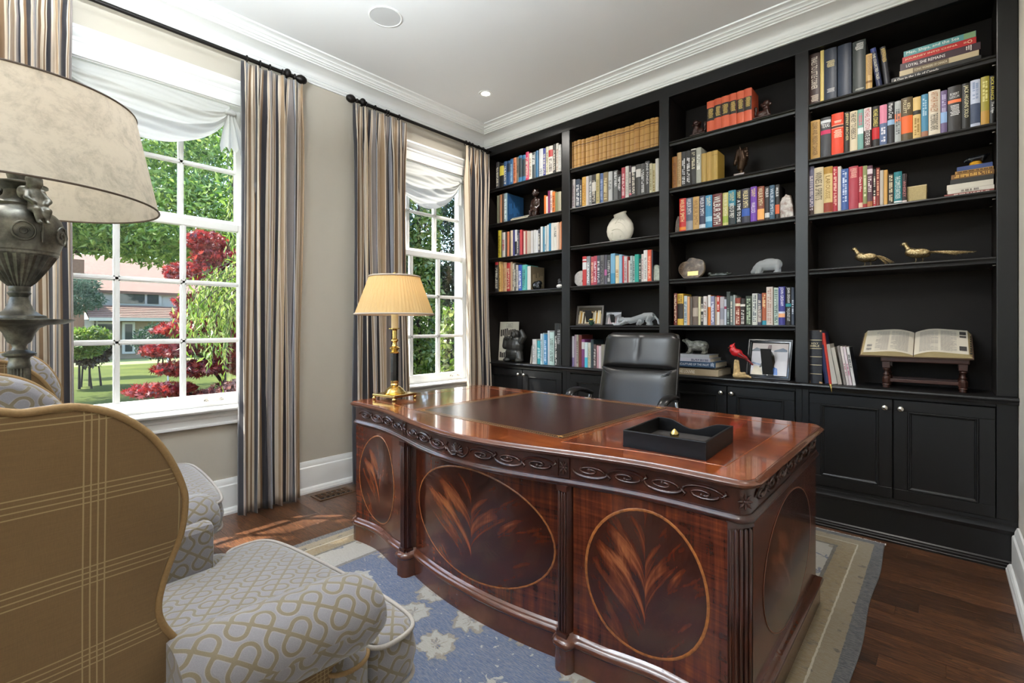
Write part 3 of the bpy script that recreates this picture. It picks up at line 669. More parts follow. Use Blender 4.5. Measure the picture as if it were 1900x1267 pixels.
BOOK_ROWS=[
('1a',2.512,[(0.133,0.1718,0.254,'3a3a3c',[('m', 'd8d0c0', 0.1, 0.8, 'v')]),
(0.1767,0.2321,0.231,'1c1c1c',[('b', 'c9b84a', 0.5, 0.9)]),
(0.2329,0.2717,0.24,'2a4f7c',[('m', 'd8d0c0', 0.1, 0.8, 'v')]),
(0.2725,0.3136,0.237,'234a78',[('b', '14243a', 0.55, 0.9)]),
(0.3144,0.3505,0.247,'2a5f8e',[('m', '9ab8d0', 0.1, 0.8, 'v')]),
(0.3513,0.3896,0.249,'c9794f',[('m', '6a3020', 0.1, 0.8, 'v')]),
(0.3914,0.4203,0.246,'6e6a5e',[('m', '202020', 0.4, 0.7, 'v')]),
(0.4211,0.4613,0.252,'2d6a96',[('b', '2a3438', 0.2, 0.9)]),
(0.463,0.507,0.246,'2d6a96',[('b', '2a3438', 0.2, 0.85)]),
(0.5088,0.5452,0.264,'c23058',[('m', 'd8d0c0', 0.1, 0.8, 'v')]),
(0.547,0.583,0.243,'ddd8cc',[('m', '806050', 0.1, 0.8, 'v')]),
(0.5847,0.6271,0.242,'3e4a50',[('m', 'e0e0e0', 0.55, 0.9, 'v')]),
(0.6288,0.659,0.247,'2a6690',[]),
(0.6623,0.7086,0.255,'c9ccd0',[('m', '607080', 0.05, 0.3, 'v')]),
(0.7103,0.7388,0.25,'2e3a90',[('m', 'd8d0c0', 0.1, 0.8, 'v')]),
(0.7405,0.772,0.255,'cfcab0',[('m', '807858', 0.1, 0.8, 'v')]),
(0.7736,0.8215,0.252,'e0dad2',[('b', 'b03030', 0.62, 0.86), ('m', '302020', 0.1, 0.55, 'v')]),
(0.8231,0.8515,0.256,'2e2a2a',[('m', 'd8d0c0', 0.1, 0.8, 'v')]),
(0.8531,0.8804,0.258,'d8d4cc',[('m', 'a08070', 0.1, 0.8, 'v')]),
(0.8819,0.909,0.238,'d8d6d2',[('m', 'a0a0a0', 0.1, 0.8, 'v')]),
]),
('1b',2.171,[(0.1428,0.166,0.271,'6a6a58',[]),
(0.167,0.1853,0.276,'6a5a48',[]),
(0.1863,0.2035,0.276,'c08058',[]),
(0.2045,0.234,0.278,'4a3a30',[]),
(0.2359,0.2755,0.276,'88a0a8',[('m', 'dfe8ea', 0.1, 0.8, 'v'), ('side', '2a5a8c'), ('deep', 0.24)]),
]),
('1c',2.171,[(0.7201,0.7429,0.171,'e07830',[]),
(0.7437,0.7656,0.156,'e0d8cc',[]),
(0.7664,0.7873,0.203,'8a2a60',[]),
(0.7881,0.8152,0.2,'e0d0c8',[('m', '906060', 0.1, 0.8, 'v')]),
(0.816,0.8468,0.183,'e07a28',[('m', '602010', 0.1, 0.8, 'v')]),
(0.8476,0.8695,0.173,'8a8a60',[]),
(0.8703,0.8889,0.174,'a09a80',[]),
(0.8897,0.909,0.173,'c0b8a0',[]),
]),
('1d',1.837,[(0.1554,0.1968,0.266,'b8a830',[('m', '605010', 0.1, 0.8, 'v')]),
(0.1978,0.2083,0.266,'4a4a44',[]),
(0.2093,0.2482,0.241,'c8c0b8',[('m', 'a03030', 0.3, 0.7, 'v')]),
(0.2491,0.2698,0.241,'3a3836',[]),
(0.2708,0.3007,0.241,'c8704a',[]),
(0.3016,0.3201,0.242,'3a2a22',[]),
(0.321,0.3514,0.245,'d8c4a8',[]),
(0.3523,0.3733,0.245,'2a2a70',[]),
(0.3742,0.4005,0.244,'d0d0d8',[('b', '202028', 0.05, 0.55)]),
(0.4014,0.4185,0.235,'3a3a50',[('m', 'd8d0c0', 0.1, 0.8, 'v')]),
(0.4194,0.4382,0.212,'5a5060',[]),
(0.439,0.4657,0.236,'c03a40',[]),
(0.4666,0.4816,0.227,'8a2030',[]),
(0.4825,0.5027,0.217,'d8c8b8',[]),
(0.5035,0.5201,0.22,'a85a50',[]),
(0.521,0.5461,0.215,'c0b0a0',[]),
(0.547,0.5685,0.209,'b8a898',[]),
(0.5693,0.5975,0.21,'c8c4c4',[]),
(0.5984,0.6271,0.213,'c8c8c8',[]),
(0.628,0.6565,0.205,'d0d0d4',[]),
(0.6573,0.6822,0.213,'3a3a44',[('m', 'd8d0c0', 0.1, 0.8, 'v')]),
(0.6839,0.707,0.231,'dadada',[]),
(0.7078,0.7307,0.226,'3a80a0',[]),
(0.7315,0.751,0.229,'c8d0d0',[('m', '3a6080', 0.05, 0.3, 'v')]),
(0.7518,0.7736,0.239,'d0d0d0',[]),
(0.7744,0.8001,0.247,'2a7aa0',[]),
(0.8009,0.831,0.246,'d8d4cc',[]),
(0.8318,0.8656,0.244,'dcd8d0',[('m', '303030', 0.5, 0.85, 'v')]),
(0.8664,0.8874,0.243,'e0c8b8',[]),
(0.8882,0.9021,0.241,'e0b090',[]),
(0.9029,0.9152,0.247,'c07040',[]),
]),
('1e',1.509,[(0.1184,0.1641,0.293,'2a2628',[('b', 'b02830', 0.9, 0.99), ('m', 'd8d0c0', 0.1, 0.8, 'v')]),
(0.1651,0.1949,0.297,'d0a860',[('m', '705020', 0.1, 0.8, 'v')]),
(0.1959,0.2188,0.288,'c09050',[]),
(0.2207,0.2689,0.279,'d0a880',[('m', 'a87848', 0.1, 0.8, 'v')]),
(0.2698,0.3173,0.272,'b03030',[('m', 'e8d0b0', 0.1, 0.8, 'v')]),
(0.3183,0.345,0.275,'b89878',[]),
(0.3459,0.366,0.261,'c8c0b0',[('m', '404040', 0.1, 0.8, 'v')]),
(0.3669,0.3878,0.259,'484440',[('m', 'd8d0c0', 0.1, 0.8, 'v')]),
(0.3896,0.4158,0.24,'c0b8b0',[('m', '606060', 0.1, 0.8, 'v')]),
(0.4176,0.4604,0.239,'2a50a8',[('m', 'e8e8f0', 0.1, 0.8, 'v')]),
(0.4622,0.5131,0.236,'58b0a8',[('m', '285060', 0.1, 0.8, 'v')]),
(0.514,0.5279,0.232,'48a0a0',[]),
(0.5297,0.5693,0.217,'d8d4cc',[('side', '8a7a60'), ('deep', 0.2)]),
]),
('1f',0.835,[(0.589,0.6389,0.223,'d0ccc8',[('m', '909090', 0.1, 0.8, 'v')]),
(0.6406,0.6822,0.212,'30a0a8',[('m', 'e0f0f0', 0.25, 0.7, 'v')]),
(0.6831,0.707,0.275,'c8d8dc',[('m', '607080', 0.1, 0.8, 'v')]),
(0.7078,0.7201,0.281,'b0c8d0',[]),
(0.7209,0.7575,0.27,'3080b0',[('m', 'd0e0f0', 0.1, 0.8, 'v')]),
(0.7583,0.7801,0.302,'c8ccd0',[]),
(0.7809,0.831,0.29,'b8d0c8',[('m', '607068', 0.1, 0.8, 'v')]),
(0.8365,0.8656,0.368,'1c1c1c',[('m', 'e8e4dc', 0.02, 0.7, 'v')]),
(0.8671,0.9121,0.365,'161616',[('m', 'a0a0a0', 0.5, 0.85, 'v')]),
]),
('2a',2.506,[(0.9949,1.0351,0.231,'b88640',[('b', '8a5a20', 0.1, 0.125), ('b', '8a5a20', 0.3, 0.32), ('b', '8a5a20', 0.52, 0.54), ('b', '8a5a20', 0.74, 0.76), ('b', '6a4418', 0.8, 0.84), ('b', '8a5a20', 0.9, 0.92)]),
(1.0359,1.0763,0.232,'c09048',[('b', '8a5a20', 0.1, 0.125), ('b', '8a5a20', 0.3, 0.32), ('b', '8a5a20', 0.52, 0.54), ('b', '8a5a20', 0.74, 0.76), ('b', '6a4418', 0.8, 0.84), ('b', '8a5a20', 0.9, 0.92)]),
(1.0771,1.1147,0.232,'c09048',[('b', '8a5a20', 0.1, 0.125), ('b', '8a5a20', 0.3, 0.32), ('b', '8a5a20', 0.52, 0.54), ('b', '8a5a20', 0.74, 0.76), ('b', '6a4418', 0.8, 0.84), ('b', '8a5a20', 0.9, 0.92)]),
(1.1155,1.1525,0.227,'b88640',[('b', '8a5a20', 0.1, 0.125), ('b', '8a5a20', 0.3, 0.32), ('b', '8a5a20', 0.52, 0.54), ('b', '8a5a20', 0.74, 0.76), ('b', '6a4418', 0.8, 0.84), ('b', '8a5a20', 0.9, 0.92)]),
(1.1533,1.1951,0.228,'c09048',[('b', '8a5a20', 0.1, 0.125), ('b', '8a5a20', 0.3, 0.32), ('b', '8a5a20', 0.52, 0.54), ('b', '8a5a20', 0.74, 0.76), ('b', '6a4418', 0.8, 0.84), ('b', '8a5a20', 0.9, 0.92)]),
(1.1959,1.2393,0.228,'c09048',[('b', '8a5a20', 0.1, 0.125), ('b', '8a5a20', 0.3, 0.32), ('b', '8a5a20', 0.52, 0.54), ('b', '8a5a20', 0.74, 0.76), ('b', '6a4418', 0.8, 0.84), ('b', '8a5a20', 0.9, 0.92)]),
(1.2401,1.2792,0.225,'b88640',[('b', '8a5a20', 0.1, 0.125), ('b', '8a5a20', 0.3, 0.32), ('b', '8a5a20', 0.52, 0.54), ('b', '8a5a20', 0.74, 0.76), ('b', '6a4418', 0.8, 0.84), ('b', '8a5a20', 0.9, 0.92)]),
(1.28,1.3186,0.228,'c09048',[('b', '8a5a20', 0.1, 0.125), ('b', '8a5a20', 0.3, 0.32), ('b', '8a5a20', 0.52, 0.54), ('b', '8a5a20', 0.74, 0.76), ('b', '6a4418', 0.8, 0.84), ('b', '8a5a20', 0.9, 0.92)]),
(1.3194,1.356,0.228,'c09048',[('b', '8a5a20', 0.1, 0.125), ('b', '8a5a20', 0.3, 0.32), ('b', '8a5a20', 0.52, 0.54), ('b', '8a5a20', 0.74, 0.76), ('b', '6a4418', 0.8, 0.84), ('b', '8a5a20', 0.9, 0.92)]),
(1.3568,1.3992,0.227,'b88640',[('b', '8a5a20', 0.1, 0.125), ('b', '8a5a20', 0.3, 0.32), ('b', '8a5a20', 0.52, 0.54), ('b', '8a5a20', 0.74, 0.76), ('b', '6a4418', 0.8, 0.84), ('b', '8a5a20', 0.9, 0.92)]),
(1.4,1.437,0.223,'c09048',[('b', '8a5a20', 0.1, 0.125), ('b', '8a5a20', 0.3, 0.32), ('b', '8a5a20', 0.52, 0.54), ('b', '8a5a20', 0.74, 0.76), ('b', '6a4418', 0.8, 0.84), ('b', '8a5a20', 0.9, 0.92)]),
(1.4378,1.481,0.224,'c09048',[('b', '8a5a20', 0.1, 0.125), ('b', '8a5a20', 0.3, 0.32), ('b', '8a5a20', 0.52, 0.54), ('b', '8a5a20', 0.74, 0.76), ('b', '6a4418', 0.8, 0.84), ('b', '8a5a20', 0.9, 0.92)]),
(1.4818,1.5177,0.219,'b88640',[('b', '8a5a20', 0.1, 0.125), ('b', '8a5a20', 0.3, 0.32), ('b', '8a5a20', 0.52, 0.54), ('b', '8a5a20', 0.74, 0.76), ('b', '6a4418', 0.8, 0.84), ('b', '8a5a20', 0.9, 0.92)]),
(1.5185,1.5605,0.22,'c09048',[('b', '8a5a20', 0.1, 0.125), ('b', '8a5a20', 0.3, 0.32), ('b', '8a5a20', 0.52, 0.54), ('b', '8a5a20', 0.74, 0.76), ('b', '6a4418', 0.8, 0.84), ('b', '8a5a20', 0.9, 0.92)]),
(1.5613,1.5981,0.221,'c09048',[('b', '8a5a20', 0.1, 0.125), ('b', '8a5a20', 0.3, 0.32), ('b', '8a5a20', 0.52, 0.54), ('b', '8a5a20', 0.74, 0.76), ('b', '6a4418', 0.8, 0.84), ('b', '8a5a20', 0.9, 0.92)]),
(1.5989,1.6428,0.225,'b88640',[('b', '8a5a20', 0.1, 0.125), ('b', '8a5a20', 0.3, 0.32), ('b', '8a5a20', 0.52, 0.54), ('b', '8a5a20', 0.74, 0.76), ('b', '6a4418', 0.8, 0.84), ('b', '8a5a20', 0.9, 0.92)]),
(1.6436,1.6817,0.225,'c09048',[('b', '8a5a20', 0.1, 0.125), ('b', '8a5a20', 0.3, 0.32), ('b', '8a5a20', 0.52, 0.54), ('b', '8a5a20', 0.74, 0.76), ('b', '6a4418', 0.8, 0.84), ('b', '8a5a20', 0.9, 0.92)]),
(1.6825,1.7276,0.227,'c09048',[('b', '8a5a20', 0.1, 0.125), ('b', '8a5a20', 0.3, 0.32), ('b', '8a5a20', 0.52, 0.54), ('b', '8a5a20', 0.74, 0.76), ('b', '6a4418', 0.8, 0.84), ('b', '8a5a20', 0.9, 0.92)]),
(1.7331,1.7629,0.226,'c09048',[('b', '8a5a20', 0.1, 0.125), ('b', '8a5a20', 0.3, 0.32), ('b', '8a5a20', 0.52, 0.54), ('b', '8a5a20', 0.74, 0.76), ('b', '6a4418', 0.8, 0.84), ('b', '8a5a20', 0.9, 0.92)]),
(1.7637,1.7978,0.221,'c09048',[('b', '8a5a20', 0.1, 0.125), ('b', '8a5a20', 0.3, 0.32), ('b', '8a5a20', 0.52, 0.54), ('b', '8a5a20', 0.74, 0.76), ('b', '6a4418', 0.8, 0.84), ('b', '8a5a20', 0.9, 0.92)]),
]),
('2b',2.171,[(1.0044,1.0218,0.296,'2a2a28',[('m', 'd8d0c0', 0.1, 0.8, 'v')]),
(1.0226,1.0585,0.247,'c0b8b8',[('m', '806878', 0.1, 0.8, 'v')]),
(1.0593,1.1017,0.242,'2c3a50',[('m', 'e8e8e8', 0.1, 0.8, 'v')]),
(1.1025,1.1223,0.229,'3a2e2e',[('m', 'd8d0c0', 0.1, 0.8, 'v')]),
(1.1231,1.1653,0.248,'d8a850',[('m', 'a87020', 0.1, 0.8, 'v')]),
(1.1661,1.1929,0.245,'d0c8c8',[]),
(1.1937,1.221,0.247,'808080',[('m', 'e0e0e0', 0.1, 0.8, 'v')]),
(1.2218,1.2611,0.245,'2a2828',[('b', 'c8c4c0', 0.45, 0.75), ('m', 'd8d0c0', 0.1, 0.8, 'v')]),
(1.2619,1.295,0.246,'c8b880',[('m', '807040', 0.1, 0.8, 'v')]),
(1.2958,1.3271,0.242,'4a6498',[('m', 'a8b8d8', 0.1, 0.8, 'v')]),
(1.3279,1.37,0.243,'8a7650',[('m', 'e0d0a0', 0.1, 0.8, 'v')]),
(1.3708,1.4082,0.24,'c8c8c8',[('m', '606060', 0.4, 0.7, 'v')]),
(1.409,1.4233,0.238,'303030',[]),
(1.4241,1.4588,0.237,'6a6a68',[('m', 'e8e8e8', 0.45, 0.95, 'v')]),
(1.4601,1.4911,0.198,'1c1a1a',[('m', 'e0e0e0', 0.35, 0.9, 'v')]),
(1.4919,1.5243,0.245,'b03848',[('m', 'e8c8c8', 0.1, 0.8, 'v')]),
(1.5251,1.5539,0.249,'d0ccc4',[('m', 'a09890', 0.1, 0.8, 'v')]),
(1.5547,1.5761,0.247,'3a2430',[('b', 'c06070', 0.08, 0.14), ('m', 'd8d0c0', 0.1, 0.8, 'v')]),
(1.5774,1.6115,0.239,'2c2a28',[('b', 'd8d4d0', 0.8, 0.97), ('m', 'd8d0c0', 0.1, 0.8, 'v')]),
(1.6128,1.6535,0.242,'3a3836',[('b', 'c8c4c0', 0.6, 0.85)]),
(1.6543,1.6886,0.24,'4a4846',[('m', 'd0d0d0', 0.1, 0.8, 'v')]),
(1.6894,1.7257,0.249,'2e2c2c',[('t', 'JANE FONDA', 'd8d8d8', 0.3, 0.95, 'v', 0.62)]),
(1.7265,1.7483,0.225,'d0c8a8',[('m', '807850', 0.1, 0.8, 'v')]),
(1.7491,1.7708,0.22,'c8bc90',[('m', '7a5a20', 0.1, 0.8, 'v')]),
(1.772,1.7984,0.251,'dcd8d0',[]),
]),
('2d',1.514,[(1.1268,1.1653,0.244,'c02828',[('b', 'd8d4d4', 0.55, 0.8), ('b', 'd8d4d4', 0.85, 0.9)]),
(1.1668,1.2003,0.242,'8a8a90',[('m', 'e8e8e8', 0.1, 0.8, 'v')]),
(1.2092,1.2378,0.234,'b84850',[('m', 'e8c0a0', 0.1, 0.8, 'v')]),
(1.2386,1.2713,0.237,'b03a50',[('m', 'e8d0d8', 0.1, 0.8, 'v')]),
(1.2727,1.3015,0.237,'4a4a58',[('m', 'e8e8e8', 0.1, 0.8, 'v')]),
(1.3029,1.3363,0.237,'6a6668',[('m', '202020', 0.1, 0.8, 'v')]),
(1.3377,1.3617,0.237,'55525e',[('b', 'b06090', 0.3, 0.5)]),
(1.3631,1.3958,0.234,'3e4244',[('m', 'c8c8c8', 0.1, 0.8, 'v')]),
(1.3972,1.437,0.24,'7ab0d0',[('b', '3a88b0', 0, 0.35)]),
(1.4384,1.4709,0.221,'e0d0a8',[('m', 'a06030', 0.2, 0.5, 'v')]),
(1.4723,1.4977,0.225,'90b8d0',[]),
(1.4991,1.5144,0.212,'c03038',[]),
(1.5157,1.5415,0.208,'c8c0c0',[('m', '905050', 0.1, 0.8, 'v')]),
(1.5423,1.5526,0.203,'a02828',[]),
(1.5534,1.567,0.173,'d8ccc0',[]),
(1.5678,1.5871,0.206,'a8b8b8',[('m', '304040', 0.1, 0.8, 'v')]),
(1.5879,1.6045,0.203,'b8c8c4',[('m', '203838', 0.1, 0.8, 'v')]),
(1.6058,1.6383,0.213,'1aa090',[]),
(1.6391,1.6598,0.178,'2a3a38',[('m', 'd8d0c0', 0.1, 0.8, 'v')]),
(1.6611,1.678,0.211,'d8ccc8',[('m', 'a08080', 0.1, 0.8, 'v')]),
(1.6792,1.7091,0.238,'e8e4e0',[('t', 'ELTON JOHN', '201c1c', 0.1, 0.75, 'v', 0.62)]),
(1.7103,1.7404,0.237,'e05838',[('m', 'f0c0a0', 0.1, 0.8, 'v')]),
(1.7416,1.75,0.233,'3a3440',[]),
]),
('2f',0.835,[(1.0044,1.0218,0.271,'4a5a80',[]),
(1.0233,1.0468,0.257,'c8c0cc',[('b', '7a6890', 0, 0.3)]),
(1.0476,1.0662,0.27,'a890a0',[]),
(1.0678,1.0871,0.27,'b0a898',[('m', '604848', 0.1, 0.8, 'v')]),
(1.0886,1.1185,0.269,'6a2a24',[]),
(1.1215,1.1503,0.233,'7a3a70',[('b', 'c8c4c0', 0.65, 0.9)]),
(1.1518,1.1802,0.208,'d0e0e0',[('b', '40b0c8', 0, 0.4)]),
(1.1817,1.2099,0.205,'d0ccc0',[('m', 'a09860', 0.1, 0.8, 'v')]),
(1.2114,1.2364,0.231,'2a3a40',[]),
(1.2386,1.2633,0.194,'5a4a48',[('m', 'e0d8d0', 0.1, 0.8, 'v')]),
(1.2648,1.2828,0.185,'c898a0',[]),
(1.2843,1.3086,0.18,'d8c8cc',[]),
(1.3101,1.3406,0.194,'8a8478',[]),
(1.342,1.3652,0.207,'4a5060',[]),
(1.3666,1.393,0.189,'b0a090',[]),
]),
('3a',2.511,[(2.1486,2.1973,0.216,'d8603c',[('b', '26201c', 0.37, 0.78)]),
(2.1984,2.2451,0.217,'d25a38',[('b', '26201c', 0.4, 0.8)]),
(2.2462,2.2963,0.218,'dc6440',[('b', '26201c', 0.4, 0.8)]),
(2.2974,2.3433,0.219,'d8603e',[('b', '26201c', 0.38, 0.78)]),
(2.3443,2.3883,0.221,'dc6642',[('b', '26201c', 0.36, 0.76)]),
(2.3893,2.436,0.223,'d86040',[('b', '26201c', 0.36, 0.76)]),
]),
('3b',2.173,[(1.9004,1.9365,0.23,'9a6428',[('m', '704010', 0.1, 0.8, 'v')]),
(1.9384,1.9691,0.252,'c0a070',[('m', '907040', 0.1, 0.8, 'v')]),
(1.9699,2.0043,0.25,'1e1c1c',[('m', 'd0d0d0', 0.08, 0.8, 'v')]),
(2.0055,2.0384,0.249,'222020',[('m', 'e0e0e0', 0.1, 0.8, 'v')]),
(2.0396,2.0745,0.253,'2a2826',[('b', 'dcd8d0', 0.97, 1.0), ('m', 'd8d0b0', 0.45, 0.9, 'v')]),
(2.0757,2.1094,0.253,'a8a89c',[('m', 'e8e8e0', 0.4, 0.8, 'v')]),
(2.1106,2.1439,0.205,'b09048',[]),
(2.1451,2.1814,0.206,'b08c40',[]),
(2.1825,2.221,0.205,'b09040',[('b', '8a6828', 0.85, 0.87)]),
]),
('3c',1.854,[(1.9541,2.0025,0.237,'c01818',[('t', 'WILBUR SMITH', 'ead8a0', 0.3, 0.97, 'v', 0.62), ('b', 'd88020', 0.05, 0.14)]),
(2.0033,2.0523,0.232,'4a5468',[('t', 'WILBUR SMITH', 'd8d8e0', 0.5, 0.97, 'v', 0.62), ('b', '88888c', 0.02, 0.3)]),
(2.0535,2.0965,0.232,'c09858',[('t', 'WILBUR SMITH', '7a5020', 0.15, 0.9, 'v', 0.62)]),
(2.0976,2.141,0.23,'2a2c48',[('t', 'WILBUR SMITH', 'e0e0e8', 0.4, 0.95, 'v', 0.62), ('b', 'c0c4cc', 0.03, 0.14)]),
(2.1418,2.1865,0.225,'3a88b0',[('t', 'WILBUR\nSMITH', 'e8d8a0', 0.66, 0.96, 'v', 0.62), ('b', '8ac0d8', 0.2, 0.35)]),
(2.1876,2.2501,0.226,'601c1c',[('t', 'WILBUR SMITH', 'f0ece4', 0.08, 0.92, 'v', 0.75)]),
(2.2534,2.2909,0.224,'c0b870',[('t', 'WILBUR SMITH', 'd8d4b0', 0.3, 0.95, 'v', 0.62), ('b', '90a040', 0.1, 0.3)]),
(2.292,2.3385,0.231,'287a90',[('t', 'WILBUR\nSMITH', 'd8c880', 0.68, 0.95, 'v', 0.62), ('t', 'BIRDS OF PREY', 'e8e8e0', 0.2, 0.62, 'v', 0.62), ('b', '1c2428', 0, 0.55)]),
(2.3411,2.3757,0.225,'1e1c1c',[('t', 'WILBUR\nSMITH', 'e8d890', 0.75, 0.97, 'v', 0.62), ('t', 'A TIME TO DIE', 'f0f0f0', 0.06, 0.7, 'v', 0.62)]),
(2.3772,2.4268,0.225,'2c2a3a',[('t', 'WILBUR SMITH', 'e8d8a0', 0.45, 0.95, 'v', 0.62), ('b', '2850a0', 0.2, 0.42)]),
(2.4309,2.4687,0.229,'6a3aa0',[('t', 'WILBUR\nSMITH', 'e8d070', 0.7, 0.95, 'v', 0.62), ('t', 'WARLOCK', 'e8e0f0', 0.25, 0.55, 'v', 0.62)]),
(2.4707,2.5113,0.223,'80402a',[('t', 'WILBUR SMITH', 'e8d8b0', 0.45, 0.95, 'v', 0.62), ('b', 'e8a860', 0.05, 0.35)]),
(2.5143,2.5419,0.215,'2a2628',[('t', 'WILBUR', 'e8e8e8', 0.68, 0.95, 'v', 0.62), ('b', 'c8c8c8', 0.08, 0.22)]),
(2.5429,2.5722,0.217,'38586e',[('t', 'WILBUR SMITH', 'c8d4e0', 0.15, 0.9, 'v', 0.62)]),
(2.5731,2.5977,0.217,'222020',[('t', 'WILBUR', 'f0f0f0', 0.65, 0.92, 'v', 0.62), ('b', 'c85828', 0.15, 0.42)]),
]),
('3e',1.186,[(1.9163,1.9397,0.23,'6a2420',[('m', 'e0c8a8', 0.1, 0.95, 'v')]),
(1.9416,1.9852,0.225,'d0a838',[('b', '2a2018', 0.2, 0.68), ('m', '705010', 0.7, 0.95, 'v')]),
(1.9889,2.0123,0.208,'c0c8c8',[('m', '406080', 0.1, 0.8, 'v')]),
(2.0135,2.0305,0.201,'d8a070',[]),
(2.0318,2.0487,0.197,'5a5048',[]),
(2.0499,2.0876,0.202,'6a5a50',[('b', 'b0a090', 0.3, 0.6)]),
(2.09,2.1065,0.198,'d0c8a0',[]),
(2.1077,2.1259,0.191,'2a2624',[('b', 'd8d0c0', 0.5, 0.6), ('m', 'd8d0c0', 0.1, 0.8, 'v')]),
(2.127,2.152,0.199,'d8d0cc',[('m', '907060', 0.3, 0.8, 'v')]),
(2.1561,2.1751,0.207,'e07820',[('b', 'e8e4e0', 0.6, 1.0)]),
(2.1773,2.2018,0.198,'8888a8',[('m', 'e8e8f0', 0.1, 0.8, 'v')]),
(2.2035,2.2154,0.193,'b09880',[]),
(2.2165,2.2345,0.199,'c8341c',[('b', 'd8d0c8', 0, 0.45), ('m', 'f0e0d0', 0.55, 0.95, 'v')]),
(2.2362,2.2639,0.192,'b8b0b4',[('b', '8a8a94', 0.2, 0.6)]),
(2.2651,2.2805,0.174,'c0c4d0',[('b', '8a2848', 0.62, 0.72)]),
(2.2816,2.3034,0.223,'3a4240',[('m', 'a0b0a8', 0.05, 0.5, 'v')]),
(2.3045,2.3223,0.195,'707a78',[('m', 'd8d0c0', 0.1, 0.8, 'v')]),
(2.3234,2.3336,0.2,'b0b8b8',[]),
(2.3347,2.3667,0.179,'8a3a2a',[('b', 'e0d0b0', 0.7, 0.8), ('m', 'f0d8c0', 0.05, 0.6, 'v')]),
(2.3677,2.3982,0.175,'2e2422',[('b', 'e0d8d0', 0.7, 0.78), ('m', 'd0c8c0', 0.05, 0.6, 'v')]),
(2.4013,2.4386,0.19,'3a4438',[('m', 'b0c0a0', 0.05, 0.9, 'v')]),
(2.4411,2.4717,0.204,'d8d8d0',[('m', '404850', 0.1, 0.95, 'v')]),
(2.4732,2.4964,0.201,'4a4a60',[('b', '8a7a78', 0.1, 0.5), ('m', 'd8d0c0', 0.1, 0.8, 'v')]),
(2.4974,2.5237,0.205,'a85838',[('m', 'e8c890', 0.55, 0.95, 'v'), ('b', '2888a0', 0, 0.14)]),
(2.5247,2.561,0.242,'dccfc4',[('m', 'b08878', 0.05, 0.95, 'v')]),
(2.5659,2.5929,0.235,'c8d4c8',[('m', '205048', 0.05, 0.95, 'v')]),
(2.5938,2.6304,0.24,'3a3a88',[('t', 'JOHN GRISHAM', 'e8e4f0', 0.5, 0.98, 'v', 0.62), ('b', 'e8a878', 0.2, 0.3), ('b', 'c8d0e0', 0.3, 0.35)]),
(2.6328,2.6642,0.236,'161616',[('t', 'JOHN GRISHAM', 'e0e0e0', 0.58, 0.98, 'v', 0.62), ('t', "THE JUDGE'S LIST", 'e0e0e0', 0.1, 0.45, 'v', 0.62), ('b', '208890', 0.48, 0.56)]),
(2.6651,2.6808,0.232,'3a4250',[('m', 'c8d0d8', 0.3, 0.7, 'v')]),
]),
('4a',2.512,[(2.7595,2.8159,0.305,'3a2420',[('t', 'TRAILS TO LITTLE CORNER', 'e8dccc', 0.3, 0.93, 'v', 0.55), ('m', 'e0d0c0', 0.05, 0.18, 'h')]),
(2.8167,2.8353,0.312,'e0c878',[]),
(2.8373,2.8996,0.304,'2a3444',[('m', 'd8c890', 0.64, 0.76, 'h'), ('m', 'c8c8c8', 0.15, 0.22, 'h')]),
(2.9045,2.9696,0.304,'2a3446',[]),
(2.9754,3.0362,0.297,'383e3c',[('m', 'd8d8d0', 0.82, 0.95, 'h'), ('m', 'c8c8c0', 0.05, 0.08, 'h')]),
(3.037,3.0658,0.204,'c8a468',[('m', '8a6428', 0.4, 0.95, 'h'), ('b', '7a5420', 0.2, 0.26)]),
]),
('4b',2.181,[(2.7668,2.8153,0.235,'b89050',[('t', 'CLEAR AND PRESENT DANGER', '5a3c14', 0.1, 0.95, 'v', 0.5)]),
(2.8188,2.8701,0.237,'3c3c40',[('t', 'TEXAS', 'f0f0f0', 0.74, 0.84, 'h', 0.8), ('b', 'c02858', 0.58, 0.68), ('b', 'c8ccd0', 0.86, 0.93)]),
(2.8734,2.9322,0.245,'e04018',[('b', '26201c', 0.66, 0.7), ('b', 'f0d0b0', 0.71, 0.72), ('b', 'f0d0b0', 0.64, 0.65), ('m', 'f8d8c0', 0.4, 0.6, 'h'), ('m', 'f8d8c0', 0.76, 0.82, 'h')]),
(2.9349,2.9615,0.238,'2c2620',[('t', 'JEFFREY ARCHER', 'd8c890', 0.3, 0.97, 'v', 0.62)]),
(2.9626,2.9978,0.234,'dccdb0',[('t', 'THE KEY TO REBECCA', '2a2420', 0.3, 0.96, 'v', 0.62)]),
(2.9994,3.0262,0.232,'7aa8a0',[('m', 'c06070', 0.6, 0.9, 'v'), ('b', 'd8e0e0', 0.4, 0.55)]),
(3.0283,3.0627,0.231,'3a2628',[('b', 'd8d0d0', 0.45, 1.0), ('t', 'MICHAEL CRICHTON', 'a82030', 0.46, 0.97, 'v', 0.62), ('t', 'STATE OF FEAR', 'e8e4e0', 0.08, 0.44, 'v', 0.62)]),
(3.065,3.098,0.231,'2a2626',[('t', 'MICHAEL CONNELLY', 'd8c860', 0.5, 0.92, 'v', 0.62), ('b', 'b81820', 0.2, 0.48)]),
(3.0993,3.1315,0.228,'5a6c90',[('b', 'd08098', 0.55, 1.0), ('m', 'e0e0e8', 0.1, 0.45, 'v')]),
(3.133,3.1644,0.233,'2a2a30',[('t', 'Martin Cruz', 'e8e8e8', 0.62, 0.96, 'v', 0.62), ('b', '8aa8c8', 0.46, 0.58)]),
(3.1654,3.192,0.227,'a8acac',[('m', '404848', 0.2, 0.8, 'v'), ('b', 'd88060', 0.5, 0.7)]),
]),
